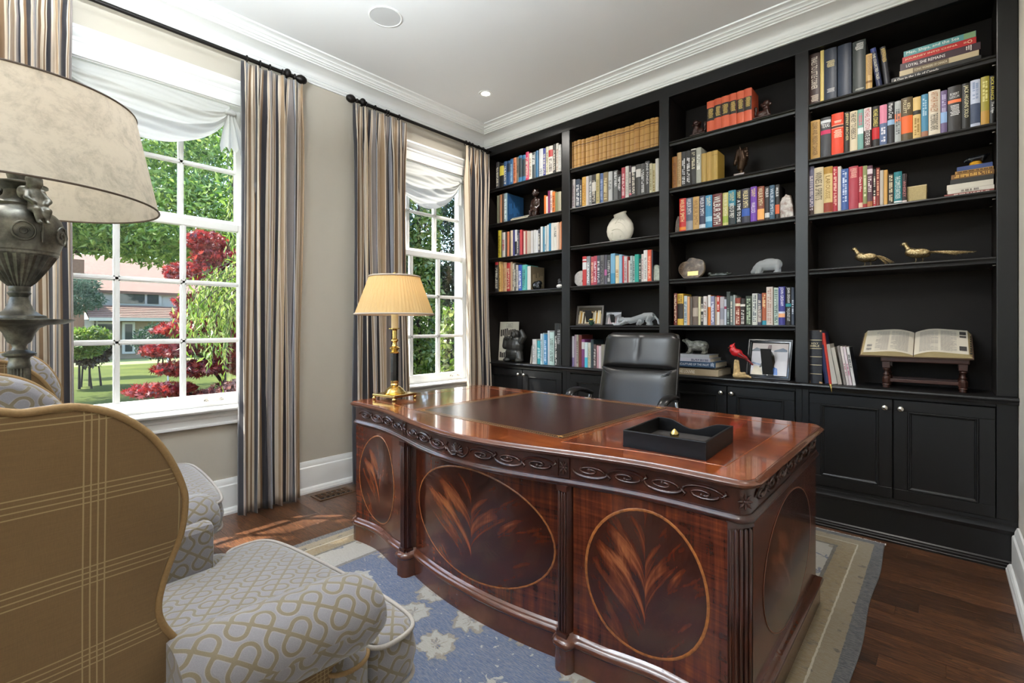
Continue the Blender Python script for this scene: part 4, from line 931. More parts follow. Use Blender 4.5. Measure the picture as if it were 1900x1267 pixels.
('4b',2.181,[(3.1924,3.2408,0.236,'5a4a30',[('t', 'KEN\nFOLLETT', 'ecdcb0', 0.64, 0.94, 'v', 0.6), ('b', 'd86020', 0.18, 0.58)]),
(3.2419,3.2742,0.224,'d8b878',[('b', '2a241c', 0.58, 0.68), ('m', '907030', 0.1, 0.5, 'v')]),
(3.2761,3.3035,0.228,'4a88a8',[('b', '9a6a50', 0.02, 0.14), ('m', 'a8c8d8', 0.5, 0.9, 'v')]),
(3.3043,3.3513,0.238,'e0d4c0',[('t', 'ARTHUR HAILEY', 'a87048', 0.52, 0.97, 'v', 0.62), ('t', 'THE EVENING NEWS', '2a2624', 0.12, 0.48, 'v', 0.62)]),
(3.3529,3.3781,0.225,'6a5a80',[('b', '88a8d0', 0.25, 0.5), ('m', 'b8b0d0', 0.5, 0.9, 'v')]),
(3.3807,3.4312,0.234,'2e2c2c',[('t', 'ROBERT\nLUDLUM', 'e0e0e0', 0.73, 0.85, 'h', 0.7), ('b', 'e87848', 0.63, 0.7), ('m', 'd8d8d8', 0.36, 0.58, 'h')]),
(3.4334,3.4643,0.233,'222220',[('t', 'JACK HIGGINS SOLO', 'e0d8b0', 0.25, 0.95, 'v', 0.62)]),
(3.4653,3.5009,0.238,'c0c8dc',[('b', '38445c', 0.08, 0.5), ('m', '8090b0', 0.6, 0.95, 'v')]),
(3.503,3.5333,0.244,'a09438',[('m', 'e0d890', 0.5, 0.9, 'v'), ('b', 'b0883a', 0.02, 0.3)]),
(3.5347,3.553,0.238,'141414',[('t', 'DICK FRANCIS', 'd8c848', 0.5, 0.97, 'v', 0.62), ('t', 'The Edge', 'e8e8e8', 0.22, 0.46, 'v', 0.62)]),
]),
('4c',1.849,[(2.7567,2.785,0.295,'6a6880',[('b', '3a2420', 0, 0.18), ('m', 'd0c8d0', 0.1, 0.8, 'v')]),
(2.7858,2.8337,0.279,'cfc0a0',[('t', 'WINES & SPIRITS', '4a3c28', 0.3, 0.9, 'v', 0.7)]),
(2.8351,2.8793,0.272,'d8bc80',[('b', '8a3018', 0.02, 0.22), ('b', 'a07828', 0.85, 1.0), ('t', 'LAROUSSE', '8a6a20', 0.3, 0.8, 'v', 0.5)]),
(2.8803,2.904,0.266,'a82838',[('m', 'e8b8a8', 0.15, 0.95, 'v')]),
(2.9048,2.9206,0.262,'d0c8c0',[]),
(2.9214,2.9559,0.242,'3a5a98',[('m', 'c8d4e8', 0.2, 0.95, 'v')]),
(2.9572,3.002,0.248,'a83848',[('m', 'e8b0a0', 0.75, 0.95, 'h')]),
(3.003,3.0225,0.241,'a82838',[('t', 'China & Wine', 'f0e0d8', 0.4, 0.75, 'v', 0.62), ('b', 'd8b8a0', 0.03, 0.14)]),
(3.0233,3.0431,0.24,'8a9060',[('b', 'a02830', 0.01, 0.1), ('m', 'd0d0a8', 0.3, 0.8, 'v')]),
(3.0439,3.0681,0.234,'5a3a48',[('b', 'd0c0c8', 0.8, 0.92), ('m', 'e0d0d0', 0.35, 0.75, 'v'), ('b', 'a06038', 0, 0.14)]),
(3.0689,3.0831,0.212,'2a2424',[('b', 'b03840', 0.02, 0.28), ('m', 'd8d0c0', 0.1, 0.8, 'v')]),
(3.0839,3.0992,0.216,'80302a',[('m', 'd8a080', 0.3, 0.95, 'v')]),
(3.1007,3.1166,0.197,'b8b0a8',[]),
(3.1181,3.1339,0.195,'c89850',[]),
(3.1366,3.1605,0.167,'383028',[('m', 'd0c0a0', 0.1, 0.95, 'v')]),
(3.1616,3.1959,0.174,'207880',[('t', 'THE COMPLETE BARTENDER', 'd8e4e0', 0.15, 0.85, 'v', 0.62), ('b', 'e8e8e8', 0.04, 0.08)]),
(3.1967,3.2165,0.157,'2a1a1e',[('t', 'WHISKEY', 'c07878', 0.2, 0.75, 'v', 0.62), ('b', 'd8c8c8', 0.02, 0.08)]),
]),
]
# ------------------------------------------------------------------ built-in bookcase
SHELF_T = 0.034
BAY = [(0.042, 0.941), (1.025, 1.819), (1.893, 2.692), (2.763, 3.556)]
BAYN = ['leftmost', 'second', 'third', 'rightmost']
CT = 0.836; ZTOP = 2.832; DEP = 0.305
def shelf_mesh(w):
    mb = MB(); z = 0.0
    prof = [(DEP, 0.0), (0.012, 0.0), (0.006, -0.003), (0.004, -0.008), (0.006, -0.013), (0.012, -0.015), (0.014, -0.019), (0.014, -0.031), (0.018, -0.034), (DEP, -0.034)]
    rr = [[Vector((x, d, zz)) for d, zz in prof] for x in (-w/2, w/2)]
    mb.loft(rr); return mb
grp = 'bays of the built-in bookcase'
for i, (xa, xb) in enumerate(BAY):
    t = thing('bookcase_bay', 'charcoal painted %s bay of the built-in bookcase above the worktop' % ['curtain-side', 'second', 'third', 'right-hand wide-open'][i], 'bookcase', ((xa+xb)/2, 0, CT), group=grp)
    w = xb - xa; H = ZTOP - CT
    mb = MB(); mb.box(-w/2 - 0.018, w/2 + 0.018, DEP, DEP + 0.012, 0, H + 0.03); mb.build('back_panel', m_blackin, t)
    for s in (-1, 1):
        mb = MB(); mb.box(s*w/2 - (0.0 if s > 0 else 0.018), s*w/2 + (0.018 if s > 0 else 0.0), 0.022, DEP, 0, H + 0.03); mb.build('side_panel', m_blackin, t)
    mb = MB(); mb.box(-w/2, w/2, 0.022, DEP, H, H + 0.016); mb.build('top_panel', m_blackin, t)
    for z in SHELVES[i]:
        mb = shelf_mesh(w); mb.build('shelf', m_black, t, loc=(0, 0, z - CT), smooth=30)
        for s in (-1, 1):
            for yy in (0.04, 0.24):
                q = MB(); q.tube([(s*(w/2), yy, z - CT - 0.039), (s*(w/2 - 0.012), yy, z - CT - 0.039)], 0.0035, 6); q.build('shelf_pin', m_nickel, t)
    # face-frame stile(s) with a bead
    def stile(a, b):
        mb = MB(); a -= (xa+xb)/2; b -= (xa+xb)/2
        mb.box(a, b, 0.0, 0.024, 0, H + 0.004); mb.build('stile', m_black, t, bevel=0.004, seg=2)
    if i == 0: stile(0.0, xa)
    stile(xb, BAY[i+1][0] if i < 3 else 3.630)
t = thing('bookcase_frieze', 'charcoal painted frieze board between the bookcase tops and the white crown', 'frieze', (1.815, 0, ZTOP))
mb = MB(); mb.box(-1.815, 1.815, 0.0, 0.03, 0.0, 0.10); mb.build('board', m_black, t, bevel=0.003)
t = thing('bookcase_worktop', 'long charcoal painted ledge running across all four base cabinets', 'worktop', (1.815, 0, CT))
mb = MB()
prof = [(0.31, 0.0), (-0.018, 0.0), (-0.026, -0.004), (-0.029, -0.011), (-0.026, -0.018), (-0.018, -0.022), (-0.016, -0.028), (-0.010, -0.036), (0.31, -0.036)]
mb.loft([[Vector((x, d, z)) for d, z in prof] for x in (-1.815, 1.822)]); mb.build('ledge', m_black, t, smooth=30)
t = thing('bookcase_plinth', 'charcoal moulded plinth along the floor under the base cabinets', 'plinth', (1.815, 0, 0))
mb = MB()
prof = [(0.20, 0.0), (-0.006, 0.0), (-0.006, 0.010), (-0.003, 0.013), (-0.004, 0.024), (0.002, 0.028), (0.001, 0.036), (0.008, 0.042), (0.008, 0.168), (0.002, 0.176), (-0.002, 0.190), (0.004, 0.206), (0.004, 0.216), (0.012, 0.220), (0.014, 0.236), (0.20, 0.236)]
mb.loft([[Vector((x, d, z)) for d, z in prof] for x in (-1.815, 1.815)]); mb.build('skirting', m_black, t, smooth=28)
# base cabinets
knobs = MB(); knobs.lathe([(0.006, 0), (0.006, 0.010), (0.010, 0.013), (0.0155, 0.019), (0.0155, 0.026), (0.010, 0.031), (0.0005, 0.032)], 18)
def door_mb(w, h):
    mb = MB(); f = 0.058
    mb.box(-w/2, w/2, 0.0, 0.02, 0, f); mb.box(-w/2, w/2, 0.0, 0.02, h - f, h); mb.box(-w/2, -w/2 + f, 0.0, 0.02, f, h - f); mb.box(w/2 - f, w/2, 0.0, 0.02, f, h - f)
    return mb, f
for i, (xa, xb) in enumerate(BAY):
    t = thing('base_cabinet', 'charcoal base cabinet with two panelled doors below the %s bay' % ['curtain-side', 'second', 'third', 'right-hand'][i], 'cabinet', ((xa+xb)/2, 0, 0.236), group='base cabinets of the bookcase')
    cx = (xa + xb) / 2; L = (0.0 if i == 0 else (BAY[i-1][1] + xa)/2) - cx; Rr = ((xb + BAY[i+1][0])/2 if i < 3 else 3.630) - cx; w = xb - xa; H = CT - 0.036 - 0.236
    mb = MB(); mb.box(L, -w/2, 0.012, 0.30, 0, H); mb.box(w/2, Rr, 0.012, 0.30, 0, H); mb.box(-w/2, w/2, 0.012, 0.30, H - 0.018, H); mb.box(-w/2, w/2, 0.04, 0.30, 0, H - 0.02); mb.build('carcass', m_black, t, bevel=0.002, seg=1)
    for s in (-1, 1):
        dw = w/2 - 0.006; dh = H - 0.024
        mb, f = door_mb(dw, dh)
        d = mb.build('door', m_black, t, loc=(s*(w/4), 0.012 - 0.006, 0.002), bevel=0.0018, seg=1)
        q = MB(); q.box(-dw/2 + f - 0.002, dw/2 - f + 0.002, 0.011, 0.018, f - 0.002, dh - f + 0.002); q.build('door_panel', m_black, d)
        q = MB(); a, b, c, e = -dw/2 + f, dw/2 - f, f, dh - f; rr = []
        for k, yy in ((0.0, 0.0005), (0.003, -0.003), (0.007, -0.003), (0.010, 0.003), (0.014, 0.005), (0.017, 0.0109)):
            rr.append([Vector((a+k, yy, c+k)), Vector((b-k, yy, c+k)), Vector((b-k, yy, e-k)), Vector((a+k, yy, e-k))])
        q.loft(rr, cap=(False, False)); q.build('panel_moulding', m_black, d, smooth=30)
        kx = -s * (dw/2 - 0.031)
        q = MB(); q.v = [tuple(T(kx, 0.0, dh - 0.044) @ RX(PI/2) @ Vector(p)) for p in knobs.v]; q.f = list(knobs.f); q.uv = [None]*len(q.f)
        q.build('knob', m_nickel, d, smooth=50)

# ------------------------------------------------------------------ books
def book_cover_mat():
    m = NT('book_cloth'); oi = m.n('ObjectInfo'); nz = m.noise(m.coord('Object'), 220, 3, 0.7); n2 = m.noise(m.coord('Object', (1, 1, 0.4)), 22, 3)
    c = m.mix(m.math('MULTIPLY', n2, 0.22), oi.outputs['Color'], (0.03, 0.025, 0.02, 1)); m.set(col=c, rough=0.42, spec=0.45); m.bump(nz, 0.08, 0.0008); return m.m
m_book = book_cover_mat()
def print_mat():
    m = NT('printed_ink'); oi = m.n('ObjectInfo'); m.set(col=oi.outputs['Color'], rough=0.5); return m.m
m_print = print_mat()
def spine_y(u, w):  # rounded spine, u in -1..1
    return -min(0.006, w*0.16) * (1 - u*u)
def cover_mb(w, h, d, flat=False):
    """a book standing on z = 0, its spine facing -y at y = 0"""
    bt = min(0.0025, w*0.14); K = 6; pts = []
    for i in range(K + 1):
        u = -1 + 2*i/K; pts.append((u*w/2, 0.0 if flat else spine_y(u, w)))
    pts += [(w/2, d), (w/2 - bt, d), (w/2 - bt, bt*1.2), (-w/2 + bt, bt*1.2), (-w/2 + bt, d), (-w/2, d)]
    mb = MB(); mb.loft([[Vector((a, b, 0)) for a, b in pts], [Vector((a, b, h)) for a, b in pts]]); return mb, bt
BK_COL = {'black': '201e1e', 'charcoal': '3c3c40', 'dark grey': '5a5858', 'grey': '8a8a8c', 'pale grey': 'c8c8c8', 'white': 'e4e2de', 'cream': 'd8caa8', 'beige': 'c0b098', 'tan': 'c09048', 'ochre': 'b08c40', 'mustard': 'c9b84a', 'yellow': 'd8b040', 'orange': 'dc6a30', 'salmon orange': 'd86040', 'rust brown': '8a4a2a', 'brown': '6a4a34', 'dark brown': '3a2a22', 'maroon': '6a2228', 'red': 'c02028', 'crimson': 'a83848', 'pink': 'd08098', 'purple': '6a3a90', 'plum': '4a2a40', 'navy': '28304c', 'dark blue': '2a4f7c', 'blue': '3a70b0', 'light blue': '90b8d0', 'slate blue': '5a6c90', 'teal': '207a80', 'turquoise': '48a8a4', 'pale green': 'b8c8b8', 'olive': '8a8a60', 'dark green': '3a4840'}
def col_name(h):
    a = [int(h[i:i+2], 16) for i in (0, 2, 4)]; best = None
    for k, v in BK_COL.items():
        b = [int(v[i:i+2], 16) for i in (0, 2, 4)]; e = sum((p-q)**2 for p, q in zip(a, b))
        if best is None or e < best[0]: best = (e, k)
    return best[1]
ORD = 'first second third fourth fifth sixth seventh eighth ninth tenth eleventh twelfth thirteenth fourteenth fifteenth sixteenth seventeenth eighteenth nineteenth twentieth'.split()
ORD += ['twenty-' + o for o in ORD[:9]] + ['thirtieth'] + ['thirty-' + o for o in ORD[:5]]
SHN = {'1a': 'top shelf of curtain-side bay', '1b': 'second shelf of curtain-side bay', '1c': 'orange-white cluster beside the carved figure', '1d': 'third shelf of curtain-side bay', '1e': 'fourth shelf of curtain-side bay', '1f': 'worktop by the stone figure', '2a': 'top shelf of second bay', '2b': 'second shelf of second bay', '2d': 'shelf between the rock bookends', '2f': 'worktop left of the office chair', '3a': 'shelf between the lion bookends', '3b': 'shelf with the horse head', '3c': 'shelf between the agate bookends', '3e': 'shelf below the glass bear', '4a': 'top shelf of right bay', '4b': 'second shelf of right bay', '4c': 'third shelf of right bay'}
def dashes(mb, zx, w, rn, a, b, h, orient):
    """a run of small printed strokes that reads as lettering too small to make out"""
    if orient == 'v':
        z = h*b; cols = 1 if w < 0.022 else 2; cw = w*0.5/cols
        while z > h*a:
            L = rn.uniform(0.0025, 0.006)
            for c in range(cols):
                if rn.random() < 0.82:
                    x = (c - (cols-1)/2) * cw*1.3; u = 2*x/w
                    y = spine_y(u, w) - 0.0006
                    mb.add([(x-cw/2, y, z-L), (x+cw/2, y, z-L), (x+cw/2, y, z), (x-cw/2, y, z)], [(0, 1, 2, 3)])
            z -= L + rn.choice((0.0012, 0.0012, 0.0012, 0.005))
    else:
        z = h*b; lh = min(0.008, h*(b-a)/2)
        while z > h*a + 0.001:
            x = -w*0.34*rn.uniform(0.5, 1)
            while x < w*0.32:
                L = rn.uniform(0.002, 0.005); u = 2*x/w; y = spine_y(max(-1, min(1, u)), w) - 0.0006
                mb.add([(x, y, z-lh*0.6), (x+L, y, z-lh*0.6), (x+L, y, z), (x, y, z)], [(0, 1, 2, 3)]); x += L + 0.001
            z -= lh
def make_book(loc, w, h, d, col, opts, label, group, rot=None, flat=False):
    rn = random.Random(hash((round(loc[0]*1e4), round(loc[2]*1e3))) & 0xffff)
    t = thing('book', label, 'book', loc, group=group, rot=rot)
    side = [o for o in opts if o[0] == 'side']; deep = [o for o in opts if o[0] == 'deep']
    if deep: d = deep[0][1]
    mb, bt = cover_mb(w, h, d, flat); c = mb.build('cover', m_book, t, smooth=35); c.color = lin(col)
    q = MB(); q.box(-w/2 + bt + 0.0002, w/2 - bt - 0.0002, bt*1.3, d - 0.004, 0.003, h - 0.003); q.build('pages', m_paper, t)
    if side:
        q = MB(); q.box(w/2 + 0.0002, w/2 + 0.0008, 0.002, d - 0.001, 0.001, h - 0.001); o = q.build('front_cover_print', m_book, t); o.color = lin(side[0][1])
        q = MB(); rnn = random.Random(3)
        for k in range(7): q.box(w/2 + 0.0009, w/2 + 0.0012, 0.03 + k*0.022, 0.042 + k*0.022, h*rnn.uniform(0.25, 0.4), h*rnn.uniform(0.5, 0.8))
        o = q.build('cover_artwork', m_print, t); o.color = tuple(min(1, v*1.8) for v in lin(side[0][1])[:3]) + (1,)
    def strip(a, b, colr, nm, off=0.0004):
        q = MB(); K = 4; ring = [(-w/2*0.995 + w*0.995*i/K) for i in range(K + 1)]
        q.loft([[Vector((x, spine_y(2*x/w, w)*(0 if flat else 1) - off, z)) for x in ring] for z in (h*a, h*b)], closed=False, cap=(False, False))
        o = q.build(nm, m_print, t, smooth=60); o.color = lin(colr)
    for o in opts:
        if o[0] == 'b': strip(max(0.004, o[2]), min(0.997, o[3]), o[1], 'spine_band')
        elif o[0] == 'm':
            q = MB(); dashes(q, 0, w, rn, o[2], o[3], h, o[4])
            if q.v: oo = q.build('spine_print', m_print, t); oo.color = lin(o[1])
        elif o[0] == 't':
            _, s, cc, a, b, orient, k = o
            y = (0 if flat else spine_y(0, w)) - 0.0010; zc = h*(a+b)/2; L = h*(b-a)
            if orient == 'v': M4 = Matrix(((0, 1, 0, 0), (0, 0, -1, y), (-1, 0, 0, zc), (0, 0, 0, 1))); tw, th = L, w*k
            else: M4 = Matrix(((1, 0, 0, 0), (0, 0, -1, y), (0, 1, 0, zc), (0, 0, 0, 1))); tw, th = w*k, L
            oo = text_fit(s, tw, th, m_print, 'spine_title', t, M4)
            if oo: oo.color = lin(cc)
    return t
cnt = {}
TOT = {}
for nm, z, bk in BOOK_ROWS: TOT[nm] = TOT.get(nm, 0) + len(bk)
for nm, z, bk in BOOK_ROWS:
    bi = int(nm[0]) - 1
    for x0, x1, h, colr, opts in bk:
        k = cnt.get(nm, 0); cnt[nm] = k + 1
        rn = random.Random(int(x0*9999)); w = x1 - x0
        d = min(0.225, 0.62*h + rn.uniform(0.0, 0.03))
        zz = CT if nm in ('1f', '2f') else z
        o_ = ORD[k] + ' from left'
        if k == TOT[nm] - 1: o_ = 'last on the right'
        size = 'slim ' if w < 0.020 else ('thick ' if w > 0.042 else '')
        cn = col_name(colr)
        if nm == '3a': opts = list(opts) + [('m', 'd8b860', 0.46, 0.74, 'h')]
        make_book(((x0+x1)/2, 0.036 + rn.uniform(-0.003, 0.006), zz + 0.0004), w, h, d, colr, opts, '%s%s book, %s, %s' % (size, cn, o_, SHN[nm]), 'books on the ' + SHN[nm])
# ------------------------------------------------------------------ things on the shelves
S1, S2, S3, S4 = SHELVES
def lying(xr, y, z, thick, length, depth, col, opts, label, group, mat=None):
    return make_book((xr, y, z + thick/2), thick, length, depth, col, opts, label, group, rot=(0, -PI/2, 0), flat=True)
# leaning books, right bay top shelf
for x, zt, w, h, a, col, op, lb in ((3.099, S4[0], 0.0255, 0.232, 7.5, '20284a', [('t', 'THE COLLECTED TALES', 'd8d4c0', 0.2, 0.85, 'v', 0.5), ('b', '2c3a78', 0.90, 0.99)], 'navy book leaning left beside the cream book, top shelf of right bay'),
                                  (3.133, S4[0], 0.0245, 0.222, 5.5, '22222a', [('m', 'c8a850', 0.6, 0.95, 'h')], 'black book with gilt lines leaning left, nearest the lying stack')):
    make_book((x, 0.042, zt + 0.0004 + w/2*math.sin(R(a))), w, h, 0.15, col, op, lb, 'books on the top shelf of right bay', rot=(0, -R(a), 0))
# lying stack, right bay top shelf
st = [(3.505, 0.034, 0.355, 0.25, '161616', [('t', 'A Day in the Life of Canada', 'ece8e0', 0.45, 0.97, 'v', 0.55)], 'black lying book at the bottom of the top-shelf stack'),
      (3.497, 0.028, 0.312, 0.24, 'bfae8c', [('b', '6a5a40', 0.36, 0.82), ('t', 'SCENIC WONDERS OF CANADA', 'e0d4b8', 0.38, 0.80, 'v', 0.42)], 'cream lying book second from the bottom of the top-shelf stack'),
      (3.503, 0.037, 0.315, 0.23, '38202a', [('t', 'LOYAL SHE REMAINS', 'f0ece8', 0.42, 0.92, 'v', 0.42), ('m', 'e0d8d0', 0.10, 0.17, 'h')], 'dark maroon lying book in the middle of the top-shelf stack'),
      (3.487, 0.032, 0.290, 0.22, 'b41818', [('t', 'JOURNEY INTO CHINA', 'f0d8b0', 0.24, 0.96, 'v', 0.34), ('t', '=O', 'f0d8b0', 0.05, 0.16, 'v', 0.5)], 'red lying book second from the top of the top-shelf stack'),
      (3.486, 0.030, 0.283, 0.21, '5a9a9c', [('t', 'Men, Ships, and the Sea', 'eef0ea', 0.22, 0.96, 'v', 0.66), ('b', '7a9a70', 0.0, 0.16)], 'teal lying book on top of the top-shelf stack')]
z = S4[0] + 0.0004
for xr, th, L, dp, colr, op, lb in st:
    lying(xr, 0.05, z, th, L, dp, colr, op, lb, 'lying stack on the top shelf of right bay'); z += th + 0.0006
# lying stack with figurine, third shelf of right bay
st = [(3.552, 0.016, 0.185, 0.19, '8a4a44', [('m', 'e0c8c0', 0.1, 0.8, 'v')], 'thin reddish lying book at the bottom of the stack under the figurine'),
      (3.552, 0.019, 0.172, 0.18, 'd8d0c4', [('m', '706860', 0.3, 0.7, 'v')], 'thin cream lying book second from bottom under the figurine'),
      (3.549, 0.028, 0.172, 0.17, 'd4cec0', [], 'thick white lying book in the stack under the figurine'),
      (3.550, 0.024, 0.160, 0.17, '24221e', [], 'black lying book in the stack under the figurine'),
      (3.552, 0.024, 0.158, 0.16, '7a5428', [('m', 'd8a850', 0.05, 0.95, 'v')], 'ornate brown lying book in the stack under the figurine'),
      (3.549, 0.014, 0.140, 0.15, 'a87c38', [('m', '4a3010', 0.05, 0.95, 'v')], 'thin gilt lying book in the stack under the figurine'),
      (3.546, 0.021, 0.130, 0.14, '34487c', [], 'blue lying book directly under the small dark figurine')]
z = S4[2] + 0.0004
for xr, th, L, dp, colr, op, lb in st:
    lying(xr, 0.055, z, th, L, dp, colr, op, lb, 'lying stack on the third shelf of right bay'); z += th + 0.0006
t = thing('animal_figurine', 'small dark glass animal figurine on a yellow base atop the blue book', 'figurine', (3.487, 0.11, z))
mb = MB(); mb.lathe([(0.030, 0), (0.033, 0.004), (0.030, 0.010), (0.022, 0.012), (0.024, 0.020), (0.018, 0.026), (0.0005, 0.027)], 20); mb.build('base', plain('amber_glaze', 'c8952a', 0.25, var=0.2, scale=60), t, smooth=50)
mb = MB(); mb.cap((-0.022, 0, 0.040), (0.026, 0, 0.044), 0.014, 0.017); mb.cap((-0.026, 0, 0.045), (-0.040, 0, 0.036), 0.011, 0.007); mb.cap((0.030, 0, 0.048), (0.052, 0, 0.056), 0.008, 0.004)
for x in (-0.018, 0.022):
    for y in (-0.008, 0.008): mb.cap((x, y, 0.038), (x + 0.004, y, 0.026), 0.006, 0.005)
sculpt(mb, 'animal', plain('dark_glass_glaze', '15181c', 0.08), t, 0.0025)
# wooden box / pale book laid on the third shelf
t = thing('box', 'pale woven-look square box at the end of the third shelf book row', 'box', (3.256, 0.058, S4[2]))
mb = MB(); mb.box(-0.041, 0.041, 0, 0.16, 0.0005, 0.086); mb.build('body', plain('pale_raffia', 'a9976a', 0.7, var=0.15, scale=140), t, bevel=0.003)
mb = MB(); mb.box(-0.042, 0.042, -0.001, 0.161, 0.080, 0.088); mb.build('lid_edge', plain('pale_raffia_edge', 'c0ae84', 0.7), t, bevel=0.001)

# two silver pheasants
m_silver = NT('oxidised_silver'); nz = m_silver.noise(m_silver.coord('Object'), 160, 4, 0.7)
m_silver.set(col=m_silver.ramp(nz, [(0.32, lin('3a2c18')), (0.5, lin('a08a60')), (0.68, lin('e0d2b0'))]), rough=0.3, metal=0.9); m_silver.bump(nz, 0.6, 0.003); m_silver = m_silver.m
def pheasant(x, y, z, s, tail, label):
    t = thing('pheasant', label, 'ornament', (x, y, z))
    mb = MB()
    mb.cap((-0.030*s, 0, 0.060*s), (0.030*s, 0, 0.045*s), 0.024*s, 0.017*s); mb.ell((0, 0, 0.053*s), (0.045*s, 0.024*s, 0.026*s))
    mb.cap((-0.036*s, 0, 0.070*s), (-0.050*s, 0, 0.098*s), 0.014*s, 0.009*s); mb.ell((-0.055*s, 0, 0.104*s), (0.013*s, 0.010*s, 0.011*s))
    mb.cap((-0.064*s, 0, 0.103*s), (-0.074*s, 0, 0.100*s), 0.004*s, 0.0012*s)
    for sy in (-1, 1): mb.ell((0.008*s, sy*0.020*s, 0.055*s), (0.038*s, 0.007*s, 0.018*s))
    sculpt(mb, 'body', m_silver, t, 0.0026*s, 2)
    mb = MB(); rn = random.Random(int(x*100))
    for k in range(9):
        a = (k - 4) * 0.025; L = tail * s * (1.0 - 0.10*abs(k - 4) - rn.random()*0.08); zz = -0.020*s*(L/(tail*s)) - 0.004*abs(k-4)*s
        pts = [(0.026*s, 0.004*(k-4)*s, 0.052*s), (0.026*s + L*0.4, a*L*0.7, 0.055*s + zz*0.2), (0.026*s + L, a*L*1.5, 0.046*s + zz + (0.012*s if tail > 0.15 else -0.012*s))]
        pp = smooth_poly(pts, 6); n = len(pp)
        mb.tube(pp, [0.0055*s*(1 - (i/(n-1))**2*0.8) for i in range(n)], 5)
    mb.build('tail', m_silver, t, smooth=60)
    for sx in (-0.012, 0.014):
        mb = MB(); mb.tube([(sx*s, 0, 0.040*s), (sx*s + 0.004*s, sx*0.4, 0.018*s), (sx*s - 0.002*s, sx*0.6, 0.001)], 0.0024*s, 6)
        for a in (-0.5, 0, 0.5): mb.tube([(sx*s - 0.002*s, sx*0.6, 0.0022), (sx*s - 0.017*s, sx*0.6 + a*0.014*s, 0.0018)], 0.0018*s, 5)
        mb.build('leg', m_silver, t, smooth=60)
pheasant(3.035, 0.11, S4[3], 1.05, 0.10, 'smaller silver pheasant on the empty fourth shelf, nearer the centre stile')
pheasant(3.262, 0.11, S4[3], 1.08, 0.20, 'larger silver pheasant with the long sweeping tail on the fourth shelf')

# ------------------------------------------------------------------ right bay, worktop
t = thing('antique_bible', 'thick worn black leather holy book with gilt bands on the worktop', 'book', (2.789, 0.045, CT))
mb, bt = cover_mb(0.072, 0.318, 0.20); mb.build('cover', plain('worn_black_leather', '23242a', 0.45, var=0.35, scale=90, bump=0.2), t, smooth=35)
q = MB(); q.box(-0.032, 0.032, 0.004, 0.194, 0.004, 0.314); q.build('pages', m_paper, t)
m_gilt = plain('gilt_line', 'd8c8a0', 0.35, metal=0.3)
for zf in (0.175, 0.345, 0.5, 0.655, 0.815):
    q = MB(); q.loft([[Vector((-0.036 + 0.072*i/6, spine_y(-1 + i/3, 0.072) - 0.0012, 0.318*zf + dz)) for i in range(7)] for dz in (-0.0016, 0.0016)], closed=False, cap=(False, False)); q.build('gilt_band', m_gilt, t)
for s, zc in (('HOLY', 0.752), ('BIBLE', 0.705)):
    o = text_fit(s, 0.048 if s == 'BIBLE' else 0.036, 0.011, m_print, 'spine_title', t, Matrix(((1,0,0,0),(0,0,-1,-0.0080),(0,1,0,0.318*zc),(0,0,0,1)))); o.color = lin('e0d0a8')
q = MB(); rn = random.Random(1)
for k in range(9): q.box(-0.038 + k*0.0085, -0.030 + k*0.0085, -0.0035, 0.004, 0.0, rn.uniform(0.006, 0.016)); q.box(-0.034 + k*0.0075, -0.028 + k*0.0075, -0.003, 0.002, 0.318 - rn.uniform(0.003, 0.010), 0.3185)
q.build('worn_edge', plain('worn_leather_edge', 'b8946a', 0.9), t)
make_book((2.853, 0.055, CT + 0.0018), 0.030, 0.305, 0.17, '1c2450', [('b', 'b01c18', 0.76, 0.99)], 'dark blue and red book leaning beside the thick black holy book', 'books on the right worktop', rot=(0, -R(7.5), 0))
t = thing('pencil', 'long red giant pencil with a brass tip leaning against the red and blue book', 'pencil', (2.884, -0.030, CT - 0.043), rot=(R(-9), -R(8.0), 0))
mb = MB(); mb.lathe([(0.0075, 0.045), (0.0075, 0.352), (0.0005, 0.3525)], 8); mb.build('barrel', plain('red_lacquer', 'a8281c', 0.35), t)
mb = MB(); mb.lathe([(0.0006, 0.0), (0.0045, 0.018), (0.0078, 0.045), (0.0078, 0.050)], 12); mb.build('tip', m_brass, t, smooth=40)
for x, w, h, col, lb, a in ((2.888, 0.026, 0.236, 'd8d4cc', 'white paperback leaning against the red and blue book on the worktop', 9.5), (2.914, 0.019, 0.218, 'c0b8aa', 'beige paperback second in the leaning row on the worktop', 9.5),
                        (2.9385, 0.012, 0.228, '7c746e', 'taupe booklet third in the leaning row on the worktop', 8.5), (2.953, 0.012, 0.226, 'd8ccc8', 'pinkish white booklet fourth in the leaning row on the worktop', 8.5), (2.967, 0.012, 0.224, 'd8c8cc', 'pale pink booklet fifth in the leaning row on the worktop', 8.5)):
    make_book((x, 0.046, CT + w/2*math.sin(R(a)) + 0.0004), w, h, 0.15, col, [('m', 'a06070', 0.25, 0.55, 'v')] if 'pink' in lb else [], lb, 'books on the right worktop', rot=(0, -R(a), 0), flat=True)
make_book((2.983, 0.046, CT + 0.0016), 0.013, 0.222, 0.15, 'dcd8d4', [('m', '404040', 0.4, 0.8, 'v'), ('side', '222832')], 'magazine with a dark cover at the right end of the leaning row', 'books on the right worktop', rot=(0, -R(8.5), 0), flat=True)

